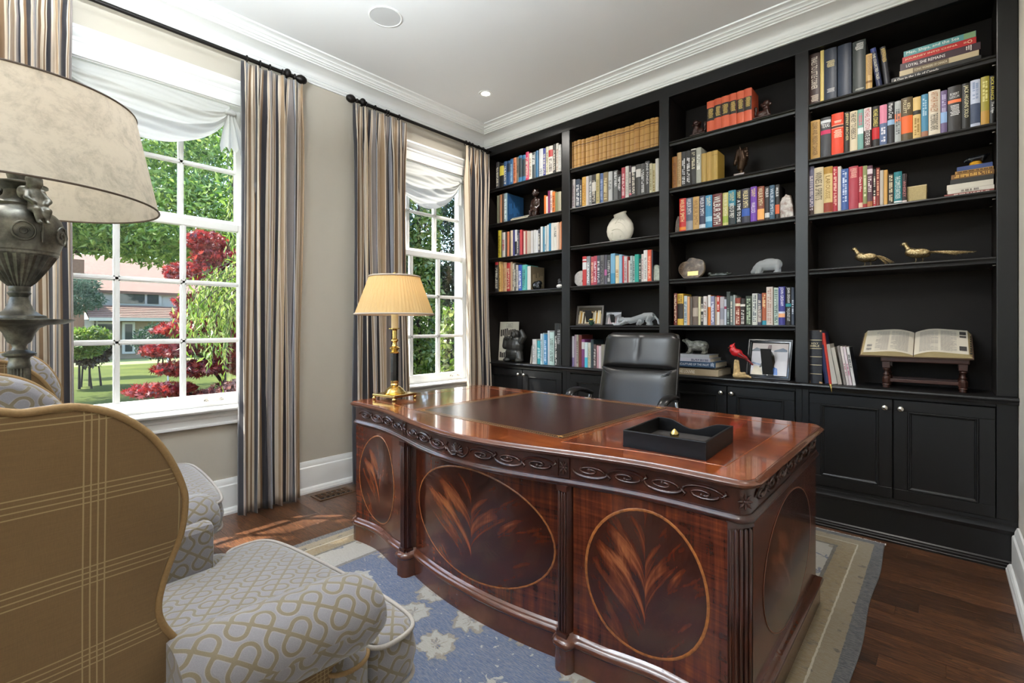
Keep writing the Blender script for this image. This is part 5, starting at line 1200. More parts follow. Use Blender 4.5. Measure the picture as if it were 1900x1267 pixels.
# book stand with the open reference book
m_stand = plain('dark_walnut', '3a2018', 0.35, var=0.2, scale=25)
t = thing('book_stand', 'dark turned-leg wooden stand holding up the open book on the worktop', 'book stand', (3.283, 0.055, CT))
W, D, HH = 0.345, 0.21, 0.150
leg = [(0.013, 0.0), (0.016, 0.006), (0.014, 0.014), (0.019, 0.018), (0.015, 0.024), (0.0165, 0.026)]
leg2 = [(0.014, 0.062), (0.011, 0.068), (0.016, 0.074), (0.011, 0.080), (0.009, 0.092), (0.013, 0.100), (0.016, 0.104), (0.012, 0.110), (0.017, 0.114)]
for sx in (-1, 1):
    for yy in (0.016, D - 0.016):
        mb = MB(); m4 = T(sx*(W/2 - 0.016), yy, 0); mb.lathe(leg, 14, m4); mb.lathe([(0.0165, 0.026), (0.0195, 0.032), (0.0195, 0.056), (0.014, 0.062)], 8, m4 @ RZ(PI/8)); mb.lathe(leg2, 14, m4); mb.box(-0.017, 0.017, -0.016, 0.016, 0.113, HH, m4); mb.build('leg', m_stand, t, smooth=40)
mb = MB(); mb.box(-W/2 + 0.02, W/2 - 0.02, 0.010, 0.024, 0.034, 0.052); mb.build('stretcher', m_stand, t, bevel=0.003)
mb = MB(); mb.box(-W/2 + 0.02, W/2 - 0.02, D - 0.024, D - 0.010, 0.034, 0.052); mb.build('stretcher', m_stand, t, bevel=0.003)
mb = MB(); mb.box(-W/2 - 0.008, W/2 + 0.008, -0.008, 0.012, HH - 0.004, HH + 0.026); mb.box(-W/2, W/2, 0.008, D, 0.148, 0.160, T(0, 0, 0.0) ); mb.build('frame', m_stand, t, bevel=0.005)
sl = RX(R(28))
mb = MB(); mb.box(-W/2, W/2, 0.0, 0.235, 0.0, 0.012, T(0, 0.008, HH + 0.008) @ sl); mb.build('sloping_rest', m_stand, t, bevel=0.003)
# open book (spine valley along local y), sitting on the slope
t = thing('open_book', 'large open reference book with pictures in the margins lying on the wooden stand', 'book', (3.243, 0.040, CT + HH + 0.026), rot=(R(28), 0, 0))
m_page = plain('open_page_paper', 'cdc4b2', 0.8, spec=0.2); m_edge = NT('page_edges'); nz = m_edge.noise(m_edge.coord('Object', (8, 8, 1200)), 3, 2); m_edge.set(col=m_edge.ramp(nz, [(0.3, lin('b39a6a')), (0.7, lin('dcc898'))]), rough=0.8); m_edge = m_edge.m
PW, PH = 0.215, 0.255
def pg(u):   # page height over the cover from the valley (u = 0) to the fore edge (u = 1)
    return 0.010 + 0.026 * (math.sin(min(1, u*1.9) * PI/2) ** 0.8) * (1 - 0.55 * max(0, u - 0.25) / 0.75)
for s in (-1, 1):
    mb = MB(); N = 18; top = [(s*(0.002 + PW*i/N), pg(i/N) * (1.15 if s > 0 else 1.0)) for i in range(N + 1)]
    rings = []
    for yy in (0.0, PH):
        rings.append([Vector((x, yy, zz)) for x, zz in top] + [Vector((s*(0.002 + PW + 0.014), yy, 0.004)), Vector((s*0.002, yy, 0.002))])
    mb.loft(rings); mb.build('page_block', m_edge, t, smooth=30)
    mb = MB(); f = lambda u, v: Vector((s*(0.002 + PW*u), PH*v, pg(u)*(1.15 if s > 0 else 1.0) + 0.0008)); mb.grid(f, N, 2); mb.build('page', m_page, t, smooth=60)
    mb = MB(); rn = random.Random(9 + s)
    for c0, c1 in ((0.10, 0.46), (0.50, 0.80)) if s > 0 else ((0.10, 0.46), (0.50, 0.78)):
        for k in range(34):
            v = 0.07 + k * 0.0255; e = c1 - (rn.uniform(0.02, 0.15) if rn.random() < 0.25 else 0)
            n = 5
            for q in range(n):
                u0 = c0 + (e - c0) * q/n; u1 = c0 + (e - c0) * (q + 0.92)/n
                mb.add([tuple(f(a, b) + Vector((0, 0, 0.0006))) for a, b in ((u0, v), (u1, v), (u1, v + 0.010), (u0, v + 0.010))], [(0, 1, 2, 3)])
    mb.build('printed_lines', plain('grey_ink', '8a8480', 0.8), t)
    mb = MB()
    for u0, u1, v0, v1 in (((0.84, 0.97, 0.12, 0.30), (0.85, 0.97, 0.66, 0.74), (0.85, 0.97, 0.78, 0.92)) if s > 0 else ((0.84, 0.95, 0.08, 0.18), (0.84, 0.95, 0.24, 0.34))):
        mb.add([tuple(f(a, b) + Vector((0, 0, 0.0012))) for a, b in ((u0, v0), (u1, v0), (u1, v1), (u0, v1))], [(0, 1, 2, 3)])
    mb.build('margin_picture', plain('margin_picture_ink', '3c3836' if s > 0 else '8a857e', 0.7, var=0.6, scale=120), t)
mb = MB()
for k in range(8): mb.box(0.2205 + 0.0008*k, 0.2300, 0.02 + k*0.027, 0.032 + k*0.027, 0.016 - k*0.0012, 0.0185 - k*0.0012)
mb.build('thumb_index', plain('thumb_index_tab', '2a2622', 0.7), t)
mb = MB(); mb.box(-0.236, 0.236, -0.006, PH + 0.006, -0.003, 0.002); mb.build('cover', plain('brown_bookcloth', '4a3628', 0.6), t)

# ------------------------------------------------------------------ third bay
m_bronze = plain('dark_bronze', '3a2a1e', 0.35, metal=0.7, var=0.3, scale=60)
m_rosew = plain('carved_rosewood', '3c241e', 0.35, var=0.3, scale=70)
def lion(x, s, label):
    t = thing('lion_bookend', label, 'bookend', (x, 0.10, S3[0]))
    mb = MB(); mb.box(-0.050, 0.050, -0.035, 0.035, 0, 0.022); mb.box(-0.053, 0.053, -0.038, 0.038, 0.022, 0.030); mb.build('base', m_rosew, t, bevel=0.002)
    mb = MB()
    f = lambda a, b, c: (s*a, b, c)
    mb.cap(f(-0.012, 0, 0.055), f(0.026, 0, 0.050), 0.022, 0.020); mb.cap(f(0.022, 0, 0.060), f(0.018, 0, 0.098), 0.021, 0.018)
    mb.ell(f(0.022, 0, 0.118), (0.022, 0.020, 0.021)); mb.cap(f(0.036, 0, 0.112), f(0.046, 0, 0.108), 0.010, 0.008)
    for k in range(10): 
        a = k*0.63; mb.ell(f(0.010 + 0.016*math.cos(a), 0.019*math.sin(a), 0.106 + 0.010*math.cos(2*a)), 0.009)
    for yy in (-0.016, 0.016):
        mb.cap(f(0.028, yy, 0.070), f(0.036, yy, 0.036), 0.009, 0.008); mb.cap(f(0.036, yy, 0.036), f(0.046, yy, 0.034), 0.008, 0.006); mb.ell(f(-0.014, yy, 0.048), (0.020, 0.012, 0.018)); mb.cap(f(-0.012, yy, 0.035), f(0.006, yy, 0.034), 0.007, 0.006)
    pts = smooth_poly([f(-0.030, 0, 0.045), f(-0.046, 0, 0.062), f(-0.040, 0, 0.085), f(-0.048, 0, 0.100)], 4)
    for a, b in zip(pts, pts[1:]): mb.cap(a, b, 0.008, 0.008)
    mb.ell(f(-0.044, 0, 0.098), (0.012, 0.010, 0.016))
    sculpt(mb, 'lion', m_rosew, t, 0.003, 2)
lion(2.073, -1, 'carved dark guardian lion bookend left of the six orange volumes')
lion(2.488, 1, 'carved dark guardian lion bookend right of the six orange volumes')
t = thing('horse_head_bust', 'bronze horse head bust on a small stone plinth in the third bay', 'sculpture', (2.344, 0.13, S3[1]))
mb = MB(); mb.box(-0.038, 0.030, -0.032, 0.032, 0, 0.038); mb.build('plinth', plain('brown_marble', '6a5648', 0.25, var=0.25, scale=40), t, bevel=0.002)
mb = MB()
mb.cap((0.004, 0, 0.036), (0.000, 0, 0.070), 0.014, 0.013); mb.cap((0.000, 0, 0.078), (0.012, 0, 0.130), 0.024, 0.032); mb.cap((0.012, 0, 0.130), (0.004, 0, 0.178), 0.033, 0.026); mb.ell((-0.008, 0, 0.190), (0.026, 0.021, 0.022))
mb.cap((-0.014, 0, 0.182), (-0.034, 0, 0.128), 0.021, 0.012); mb.cap((-0.034, 0, 0.130), (-0.038, 0, 0.112), 0.013, 0.011); mb.ell((-0.016, 0, 0.160), (0.016, 0.018, 0.024))
for yy in (-0.012, 0.012): mb.cap((-0.002, yy, 0.205), (-0.004, yy*1.2, 0.226), 0.007, 0.002)
for k in range(7): mb.ell((0.026 + 0.010*math.sin(k*0.45), 0.004*(-1)**k, 0.100 + k*0.017), (0.014, 0.008, 0.014))
sculpt(mb, 'horse_head', m_bronze, t, 0.0032, 2)
def agate(name, x, w, h, z, label, dark, flip):
    t = thing(name, label, 'bookend', (x, 0.09, z))
    m = NT('agate_slice'); co = m.coord('Object'); nz = m.noise(co, 28, 4, 0.6, 0.8); m.set(col=m.ramp(nz, [(0.3, lin('3a2a20' if dark else '6a3a28')), (0.45, lin('6a5a50' if dark else '9a8a80')), (0.6, lin('4a4440' if dark else 'c8c0b8')), (0.8, lin('a09a90' if dark else 'a8a098'))]), rough=0.15)
    rn = random.Random(int(x*77)); mb = MB(); pts = []
    for k in range(15):
        a = PI*k/14; r = 1 + rn.uniform(-0.06, 0.06)
        pts.append((flip*w*0.5*math.cos(a)*r, -0.03, h*math.sin(a)**0.8*r))
    mb.ngon(pts, 0.06, (0, 1, 0)); mb.build('polished_stone', m.m, t, bevel=0.006)
    mb = MB(); mb.ngon([(p[0]*1.05, 0.0, p[2]*1.03) for p in pts], 0.035, (0, 1, 0)); mb.build('rough_rind', plain('stone_rind', '5a4a40', 0.9, var=0.3, scale=80, bump=0.5), t)
agate('agate_bookend', 1.940, 0.055, 0.125, S3[2], 'dark agate bookend left of the colourful novels in the third bay', True, 1)
agate('agate_bookend', 2.628, 0.088, 0.150, S3[2], 'pale polished agate bookend right of the colourful novels', False, 1)
# petrified wood slab with brass plaque
t = thing('stone_plaque', 'brown petrified wood slab with a small brass plaque on the shelf of the third bay', 'award', (2.006, 0.13, S3[3]), rot=(R(-8), 0, 0))
rn = random.Random(12); pts = []
rr = [0.84, 0.86, 0.92, 0.98, 0.93, 0.90, 0.98, 1.0, 0.82, 0.95, 1.0, 1.0, 0.97, 0.95, 0.9, 0.93, 0.96, 0.97, 0.95, 0.93, 0.9, 0.88, 0.86, 0.84]
for k in range(24):
    a = 2*PI*k/24; pts.append((0.105*rr[k]*math.cos(a), 0, 0.084 + 0.084*rr[k]*math.sin(a)))
zmin = min(p[2] for p in pts); pts = [(p[0], p[1], p[2] - zmin) for p in pts]
mS = NT('petrified_wood'); nz = mS.noise(mS.coord('Object'), 26, 5, 0.6, 0.6); mS.set(col=mS.ramp(nz, [(0.3, lin('2e231a')), (0.5, lin('5a4634')), (0.62, lin('7a6450')), (0.72, lin('b8a890'))]), rough=0.2)
mb = MB(); mb.ngon([(p[0]*0.97, 0, 0.003 + p[2]*0.965) for p in pts], 0.018, (0, 1, 0)); mb.build('polished_face', mS.m, t)
mb = MB(); mb.ngon([(p[0], 0.003, p[2]) for p in pts], 0.024, (0, 1, 0)); mb.build('bark_edge', plain('petrified_bark', 'a08e78', 0.8, var=0.3, scale=60, bump=0.4), t)
mb = MB(); mb.box(-0.030, 0.046, -0.0012, 0.001, 0.030, 0.060); mb.build('plaque', m_brass, t)
t = thing('reclining_figure', 'small dark reclining stone carving between the stone slab and glass bear', 'sculpture', (2.222, 0.08, S3[3]))
mb = MB(); mb.cap((-0.055, 0, 0.014), (0.045, 0, 0.013), 0.013, 0.011); mb.ell((-0.068, 0, 0.026), (0.013, 0.011, 0.012)); mb.cap((-0.05, 0.01, 0.012), (-0.078, 0.012, 0.006), 0.007, 0.005); mb.cap((0.04, 0, 0.014), (0.074, 0, 0.020), 0.008, 0.005); mb.ell((0.0, 0, 0.016), (0.030, 0.014, 0.013))
for k in range(6): mb.ell((-0.04 + 0.018*k, 0.004*(-1)**k, 0.024), (0.008, 0.008, 0.006))
sculpt(mb, 'figure', plain('dark_green_stone', '2e3430', 0.3, var=0.3, scale=60), t, 0.003, 2)
m_frost = NT('frosted_crystal'); m_frost.set(col=(0.92, 0.95, 0.97, 1), rough=0.28, trans=0.75, ior=1.3, spec=0.5); m_frost = m_frost.m
def bear(name, x, y, z, s, mat, label, head_low, flip, vox):
    t = thing(name, label, 'sculpture', (x, y, z)); mb = MB(); f = lambda a, b, c: (flip*a*s, b*s, c*s)
    mb.cap(f(-0.035, 0, 0.062), f(0.050, 0, 0.062), 0.034, 0.036); mb.ell(f(0.010, 0, 0.070), (0.060*s, 0.034*s, 0.036*s))
    if head_low: mb.cap(f(-0.050, 0, 0.062), f(-0.072, 0, 0.044), 0.027, 0.022); mb.cap(f(-0.078, 0, 0.036), f(-0.094, 0, 0.022), 0.019, 0.013); ear = (-0.070, 0.062)
    else: mb.cap(f(-0.050, 0, 0.074), f(-0.080, 0, 0.096), 0.024, 0.017); mb.cap(f(-0.084, 0, 0.098), f(-0.108, 0, 0.102), 0.015, 0.009); ear = (-0.080, 0.114)
    for yy in (-0.014, 0.014): mb.ell(f(ear[0], yy, ear[1]), 0.006*s)
    for xx, dx in ((-0.040, -0.014), (0.058, 0.004)):
        for yy in (-0.020, 0.020): mb.cap(f(xx, yy, 0.045), f(xx + dx, yy, 0.014), 0.017*s, 0.013*s); mb.ell(f(xx + dx - 0.008, yy, 0.009), (0.017*s, 0.012*s, 0.009*s))
    # the radii of the long capsules follow the scale
    sculpt(mb, 'bear', mat, t, vox, 3); return t
bear('glass_bear', 2.512, 0.12, S3[3], 0.98, m_frost, 'frosted glass bear with lowered head on the shelf of the third bay', True, 1, 0.0034)
# worktop of the third bay: lying stack with stone bear
st = [(2.232, 0.044, 0.320, 0.27, 'a8967a', [('t', 'THE LOUVRE', 'f0ece0', 0.50, 0.88, 'v', 0.5)], 'gold-beige lying art book at the bottom of the stack by the office chair'),
      (2.205, 0.011, 0.285, 0.22, '2a2624', [], 'thin dark lying book second from bottom by the office chair'),
      (2.214, 0.038, 0.300, 0.24, '34506c', [('t', 'SCULPTURE OF THE INUIT', 'e8e8e8', 0.14, 0.84, 'v', 0.4), ('m', 'e0e8f0', 0.04, 0.10, 'h')], 'blue lying art book in the middle of the stack by the office chair'),
      (2.180, 0.024, 0.262, 0.22, 'b8b6c0', [('m', '404860', 0.05, 0.5, 'v')], 'pale grey lying book second from the top by the office chair'),
      (2.172, 0.024, 0.250, 0.19, 'a8aab0', [], 'grey lying book under the carved stone bear')]
z = CT + 0.0004
for xr, th, L, dp, colr, op, lb in st:
    lying(xr, 0.020 if th > 0.02 else 0.03, z, th, L, dp, colr, op, lb, 'lying stack on the third worktop'); z += th + 0.0006
mSt = NT('mottled_soapstone'); nz = mSt.noise(mSt.coord('Object'), 40, 5, 0.6); mSt.set(col=mSt.ramp(nz, [(0.35, lin('44423a')), (0.55, lin('7a7a70')), (0.72, lin('a8a89c'))]), rough=0.35)
bear('stone_bear', 2.060, 0.095, z, 0.92, mSt.m, 'grey mottled stone bear standing on the lying stack of art books', False, 1, 0.0034)
# cardinal on driftwood
t = thing('cardinal_figure', 'red wooden cardinal perched on pale driftwood on the worktop', 'figurine', (2.358, 0.055, CT))
m_drift = plain('driftwood', 'b89a6a', 0.75, var=0.35, scale=45, bump=0.5); m_red = plain('cardinal_red_paint', 'b3141c', 0.35, var=0.15, scale=60)
mb = MB()
mb.cap((-0.026, 0, 0.014), (0.050, 0.004, 0.012), 0.018, 0.010); mb.cap((0.0, 0, 0.020), (0.030, 0, 0.030), 0.016, 0.010); mb.cap((-0.030, 0, 0.015), (-0.026, 0, 0.112), 0.011, 0.009); mb.cap((-0.006, 0.004, 0.020), (-0.012, 0.002, 0.110), 0.012, 0.008); mb.ell((-0.020, 0, 0.110), (0.016, 0.010, 0.010)); mb.cap((0.03, 0, 0.016), (0.068, 0, 0.007), 0.010, 0.006)
sculpt(mb, 'driftwood', m_drift, t, 0.003, 2)
mb = MB()
mb.cap((-0.040, 0, 0.180), (0.006, 0, 0.150), 0.024, 0.018); mb.ell((-0.020, 0, 0.166), (0.038, 0.024, 0.026)); mb.ell((-0.046, 0, 0.204), (0.019, 0.016, 0.018)); mb.cap((-0.042, 0, 0.212), (-0.030, 0, 0.232), 0.010, 0.002); mb.cap((0.0, 0, 0.152), (0.036, 0, 0.136), 0.017, 0.011)
sculpt(mb, 'body', m_red, t, 0.003, 2)
mb = MB(); mb.cap((0.030, 0, 0.138), (0.078, 0, 0.092), 0.010, 0.006); mb.cap((0.0, 0.014, 0.158), (0.050, 0.008, 0.128), 0.010, 0.004); mb.cap((0.0, -0.014, 0.158), (0.050, -0.008, 0.128), 0.010, 0.004); mb.build('tail_and_wings', plain('dark_red_paint', '6a1418', 0.4), t, smooth=60)
mb = MB(); mb.ell((-0.060, 0, 0.198), (0.008, 0.011, 0.010)); mb.build('face_mask', plain('black_paint', '121010', 0.4), t, smooth=60)
mb = MB(); mb.cap((-0.064, 0, 0.199), (-0.074, 0, 0.196), 0.006, 0.001); mb.build('beak', plain('orange_beak', 'c8502a', 0.4), t, smooth=60)
for yy in (-0.008, 0.008):
    mb = MB(); mb.tube([(-0.012, yy, 0.150), (-0.016, yy, 0.116)], 0.0018, 6); mb.build('leg', plain('black_paint', '121010', 0.4), t)
def picture_frame(name, x, y, z, w, h, bw, tilt, rz, m_fr, paint, label, depth=0.016):
    t = thing(name, label, 'picture frame', (x, y, z), rot=(R(-tilt), 0, rz))
    mb = MB(); rings = []
    for k, yy in ((0, depth), (0, 0.002), (0.002, 0), (bw*0.35, 0.0), (bw*0.5, 0.004), (bw*0.8, 0.003), (bw, 0.008)):
        rings.append([Vector((-w/2+k, yy, k)), Vector((w/2-k, yy, k)), Vector((w/2-k, yy, h-k)), Vector((-w/2+k, yy, h-k))])
    mb.loft(rings, cap=(True, False)); mb.build('frame', m_fr, t, smooth=20)
    paint(t, w - 2*bw, h - 2*bw, bw)
    q = MB(); q.box(-w*0.12, w*0.12, 0, 0.003, 0, h*0.72, T(0, depth, h*0.06) @ RX(R(tilt + 14))); q.build('easel_back', plain('black_card', '181614', 0.7), t)
    return t
def flat_poly(t, pts, colr, nm, y, z0, w, h, rough=0.25):
    q = MB(); q.add([(-w/2 + w*a, y, z0 + h*b) for a, b in pts], [tuple(range(len(pts)))]); return q.build(nm, plain('print_' + colr, colr, rough), t)
def photo_snow(t, w, h, bw):
    flat_poly(t, [(0,0),(1,0),(1,1),(0,1)], 'c9c4c6', 'photo', 0.0090, bw, w, h)
    A = lambda pts, c, n, k: flat_poly(t, pts, c, n, 0.0090 - 0.0002*k, bw, w, h)
    A([(0,.82),(1,.74),(1,1),(0,1)], 'b8a8a0', 'photo_sky', 1); A([(0,.78),(.12,.86),(.3,.80),(.42,.78),(.42,.76),(0,.74)], '4a5058', 'photo_hills', 2); A([(.62,.78),(.75,.82),(.86,.86),(.97,.80),(.97,.74),(.62,.74)], '3c4a5c', 'photo_hills', 2)
    A([(0,.36),(.25,.30),(.3,.34),(.05,.40)], '7a86a0', 'photo_track', 2); A([(.0,.0),(.35,.0),(.3,.25),(.1,.28)], 'dccfb8', 'photo_snow', 2)
    A([(.39,.0),(.38,.30),(.33,.28),(.26,.22),(.24,.26),(.34,.50),(.38,.66),(.46,.74),(.56,.74),(.63,.62),(.67,.42),(.65,.30),(.66,.0)], '3a3630', 'photo_figure', 3)
    A([(.45,.74),(.44,.84),(.47,.92),(.53,.92),(.55,.84),(.53,.74)], '5a4038', 'photo_face', 4); A([(.44,.86),(.46,.95),(.54,.95),(.55,.86),(.5,.89)], '5c2e30', 'photo_cap', 5)
    A([(.62,.02),(.60,.18),(.66,.26),(.74,.22),(.76,.02)], '4a70b0', 'photo_bag', 4); A([(.45,.56),(.47,.68),(.5,.66),(.49,.5)], 'b8b4b0', 'photo_scarf', 4); A([(.46,.0),(.47,.10),(.50,.10),(.50,.0)], 'd8d4d0', 'photo_hands', 4)
picture_frame('photo_frame', 2.522, 0.060, CT + 0.003, 0.268, 0.262, 0.026, 14, R(-4), plain('black_lacquer_frame', '15161a', 0.12), photo_snow, 'black framed photo of a person walking in snow, standing on the worktop')
def wedge(x): pass

# ------------------------------------------------------------------ second bay
t = thing('moon_vase', 'white flattened round vase with carved scroll lines on an empty shelf', 'vase', (1.427, 0.13, S2[2]))
mV = plain('white_bisque', 'd9d2c4', 0.55, var=0.05, scale=20)
prof = [(0.064, 0.0), (0.070, 0.002), (0.094, 0.030), (0.112, 0.065), (0.118, 0.100), (0.112, 0.138), (0.094, 0.172), (0.070, 0.198), (0.055, 0.212), (0.052, 0.220), (0.058, 0.236), (0.054, 0.236), (0.047, 0.222), (0.048, 0.205)]
mb = MB(); rings = []
for r, z in prof: rings.append([Vector((r*math.cos(a), 0.46*r*math.sin(a)*(1 + 0.1*math.cos(2*a)), z + (0.010*math.cos(a) if z > 0.2 else 0))) for a in np.linspace(0, 2*PI, 41)[:-1]])
mb.loft(rings, cap=(True, False)); mb.build('body', mV, t, smooth=50)
mb = MB()
def vs(x, z):
    r = lerp_table([(p[1], p[0]) for p in prof[:10]], z); k = max(0.02, 1 - (x/r)**2); return Vector((x, -0.46*r*math.sqrt(k)*(1 - 0.1*0.5), z))
for pts in ([(-0.05, 0.095), (-0.02, 0.105), (0.02, 0.098), (0.05, 0.07), (0.06, 0.04), (0.045, 0.022), (0.025, 0.028), (0.024, 0.045), (0.036, 0.048)], [(0.0, 0.16), (0.03, 0.15), (0.06, 0.12), (0.075, 0.085), (0.08, 0.05)], [(-0.03, 0.195), (0.03, 0.185), (0.06, 0.16), (0.085, 0.12), (0.09, 0.08)], [(-0.02, 0.15), (0.01, 0.19), (0.03, 0.165)], [(-0.07, 0.06), (-0.045, 0.08), (-0.05, 0.03), (-0.03, 0.015)]):
    mb.tube(smooth_poly([vs(a, b) for a, b in pts], 5), 0.0022, 6)
mb.build('carved_scroll', mV, t, smooth=60)
agt = plain('white_geode', 'cfcac6', 0.3, var=0.25, scale=50)
t = thing('geode_bookend', 'round pale geode half bookend left of the red and white book', 'bookend', (1.083, 0.075, S2[3]))
mb = MB(); mb.lathe([(0.0005, 0), (0.014, 0.0), (0.018, -0.002), (0.030, 0.0), (0.052, -0.003), (0.064, 0.0), (0.068, 0.010), (0.06, 0.035), (0.03, 0.055)], 30, T(0, 0, 0.066) @ RX(-PI/2)); mb.build('stone', agt, t, smooth=50)
mb = MB(); mb.ell((0.026, -0.003, 0.046), (0.011, 0.004, 0.012)); mb.build('crystal_hollow', plain('geode_hollow', '4a4644', 0.4), t, smooth=60)
t = thing('rock_bookend', 'jagged pale green-white rock bookend at the right end of the shelf', 'bookend', (1.772, 0.09, S2[3]))
mb = MB(); rn = random.Random(8); pts = [(-0.036, 0), (-0.040, 0.06), (-0.024, 0.115), (-0.012, 0.130), (0.012, 0.118), (0.030, 0.09), (0.040, 0.05), (0.040, 0)]
mb.ngon([(a, -0.035, b) for a, b in pts], 0.07, (0, 1, 0)); mb.build('stone', plain('pale_green_quartz', 'b4b8a8', 0.35, var=0.25, scale=60, bump=0.5), t, bevel=0.010, seg=1)
def photo_group(t, w, h, bw):
    flat_poly(t, [(0,0),(1,0),(1,1),(0,1)], '7a6e58', 'photo', 0.0090, bw, w, h); A = lambda pts, c, n, k: flat_poly(t, pts, c, n, 0.0090 - 0.0002*k, bw, w, h)
    A([(0,.55),(1,.6),(1,1),(0,1)], '3a3226', 'photo_trees', 1); rn = random.Random(6)
    for k in range(14):
        x = 0.04 + 0.066*k; y = 0.62 + 0.1*rn.random(); A([(x,y),(x+.05,y),(x+.06,y+.07),(x+.03,y+.12),(x,y+.07)], rn.choice(['c8a878','d8c8a0','6a5030','e0d0b0']), 'photo_face', 2)
        A([(x-.02,0),(x+.07,0),(x+.06,y),(x,y)], rn.choice(['b88838','d8c090','4a3828','c8b898','8a6a38','e0d8c0']), 'photo_figure', 3)
picture_frame('photo_frame', 1.157, 0.085, S2[4] + 0.002, 0.255, 0.168, 0.016, 10, R(3), plain('brushed_pewter_frame', '77706a', 0.3, metal=0.6), photo_group, 'pewter framed group photo at the left end of the shelf above the office chair')
def photo_grey(t, w, h, bw):
    flat_poly(t, [(0,0),(1,0),(1,1),(0,1)], '8c8a8c', 'photo', 0.0090, bw, w, h); A = lambda pts, c, n, k: flat_poly(t, pts, c, n, 0.0090 - 0.0002*k, bw, w, h)
    A([(0,.75),(.3,.95),(.6,.7),(1,.9),(1,1),(0,1)], 'c4c4c8', 'photo_sky', 1)
    for k in range(5): x = 0.14 + 0.15*k; A([(x,.02),(x+.13,.02),(x+.11,.45),(x+.06,.66),(x+.02,.45)], ['d8c8c8','c8b0b0','e0d8d8','d0b8bc','c8c8d0'][k], 'photo_figure', 2)
picture_frame('photo_frame', 1.360, 0.120, S2[4] + 0.002, 0.162, 0.118, 0.010, 10, R(-3), plain('black_metal_frame', '1c1c1e', 0.3), photo_grey, 'small black framed photo beside the crystal panther')
t = thing('ornament', 'small green and yellow flower ornament in front of the pewter framed photo', 'ornament', (1.206, 0.052, S2[4]))
mb = MB(); rn = random.Random(2)
for k in range(9): a = k*0.7; mb.cap((0.004*math.cos(a), 0.004*math.sin(a), 0.004), (0.026*math.cos(a), 0.018*math.sin(a), 0.02 + 0.012*(k % 3)), 0.006, 0.004)
mb.build('leaves', plain('dark_green_glass', '2a4a38', 0.2), t, smooth=60)
mb = MB()
for k in range(6): a = k*1.05; mb.ell((0.010*math.cos(a), 0.008*math.sin(a), 0.050), (0.009, 0.007, 0.006))
mb.build('blossom', plain('yellow_glass', 'd8b848', 0.25), t, smooth=60)
# crystal panther
t = thing('crystal_panther', 'frosted crystal panther crouching with raised haunches on the shelf', 'sculpture', (1.60, 0.09, S2[4]))
mb = MB()
mb.cap((0.115, 0, 0.070), (0.060, 0, 0.072), 0.030, 0.026); mb.cap((0.060, 0, 0.068), (-0.060, 0, 0.036), 0.027, 0.024); mb.cap((-0.06, 0, 0.038), (-0.118, 0, 0.044), 0.025, 0.019); mb.ell((-0.138, 0, 0.046), (0.025, 0.019, 0.018)); mb.cap((-0.150, 0, 0.040), (-0.164, 0, 0.036), 0.011, 0.008)
for yy in (-0.011, 0.011): mb.ell((-0.130, yy, 0.063), (0.006, 0.004, 0.006))
for yy in (-0.022, 0.022):
    mb.cap((-0.09, yy, 0.030), (-0.150, yy, 0.010), 0.014, 0.009); mb.cap((-0.15, yy, 0.010), (-0.192, yy, 0.008), 0.009, 0.008); mb.cap((0.120, yy*0.8, 0.066), (0.090, yy, 0.034), 0.024, 0.013); mb.cap((0.090, yy, 0.034), (0.112, yy, 0.010), 0.012, 0.009); mb.cap((0.112, yy, 0.009), (0.090, yy, 0.008), 0.009, 0.007); mb.cap((0.03, yy, 0.030), (0.010, yy, 0.010), 0.015, 0.010)
pts = smooth_poly([(0.140, 0, 0.070), (0.168, 0, 0.040), (0.172, 0, 0.016), (0.190, 0, 0.012)], 4)
for a, b in zip(pts, pts[1:]): mb.cap(a, b, 0.008, 0.008)
sculpt(mb, 'panther', m_frost, t, 0.0034, 3)

# ------------------------------------------------------------------ curtain-side bay
t = thing('seated_carving', 'dark wooden seated figure carving on the second shelf of the curtain-side bay', 'sculpture', (0.577, 0.10, S1[1]))
m_ebony = plain('polished_ebony', '2c1a15', 0.22, var=0.25, scale=40)
mb = MB()
mb.ell((0, 0, 0.236), (0.036, 0.036, 0.044)); mb.ell((0, -0.010, 0.222), (0.028, 0.030, 0.030)); mb.cap((0, 0, 0.196), (0, 0, 0.180), 0.017, 0.020); mb.ell((0, 0, 0.140), (0.043, 0.030, 0.052)); mb.ell((0, 0, 0.080), (0.036, 0.030, 0.045)); mb.ell((0, 0, 0.030), (0.046, 0.036, 0.032))
for s in (-1, 1):
    mb.cap((s*0.038, 0, 0.165), (s*0.050, -0.010, 0.110), 0.014, 0.012); mb.cap((s*0.050, -0.010, 0.110), (s*0.026, -0.034, 0.075), 0.012, 0.010); mb.cap((s*0.026, 0, 0.030), (s*0.036, -0.040, 0.062), 0.018, 0.016); mb.cap((s*0.036, -0.040, 0.062), (s*0.032, -0.044, 0.012), 0.014, 0.012); mb.ell((s*0.032, -0.054, 0.008), (0.014, 0.022, 0.009)); mb.ell((s*0.035, 0, 0.232), (0.007, 0.010, 0.013))
mb.cap((0, -0.040, 0.226), (0, -0.036, 0.206), 0.006, 0.008)
sculpt(mb, 'figure', m_ebony, t, 0.0034, 3)
t = thing('picture_book', 'thin dark picture book lying flat with pale page edges before the carved figure', 'book', (0.42, 0.05, S1[1]))
mb = MB(); mb.box(-0.120, 0.125, 0, 0.20, 0.0005, 0.012); mb.box(-0.118, 0.123, 0.002, 0.2, 0.022, 0.026); mb.build('cover', plain('dark_green_boards', '26302e', 0.35), t, bevel=0.001)
mb = MB(); mb.box(-0.116, 0.121, 0.004, 0.196, 0.012, 0.022); mb.build('pages', m_paper, t)
mb = MB(); mb.box(-0.10, 0.124, 0.002, 0.16, 0.0262, 0.030); mb.build('loose_sheet', plain('white_card', 'd6d4c8', 0.6), t)
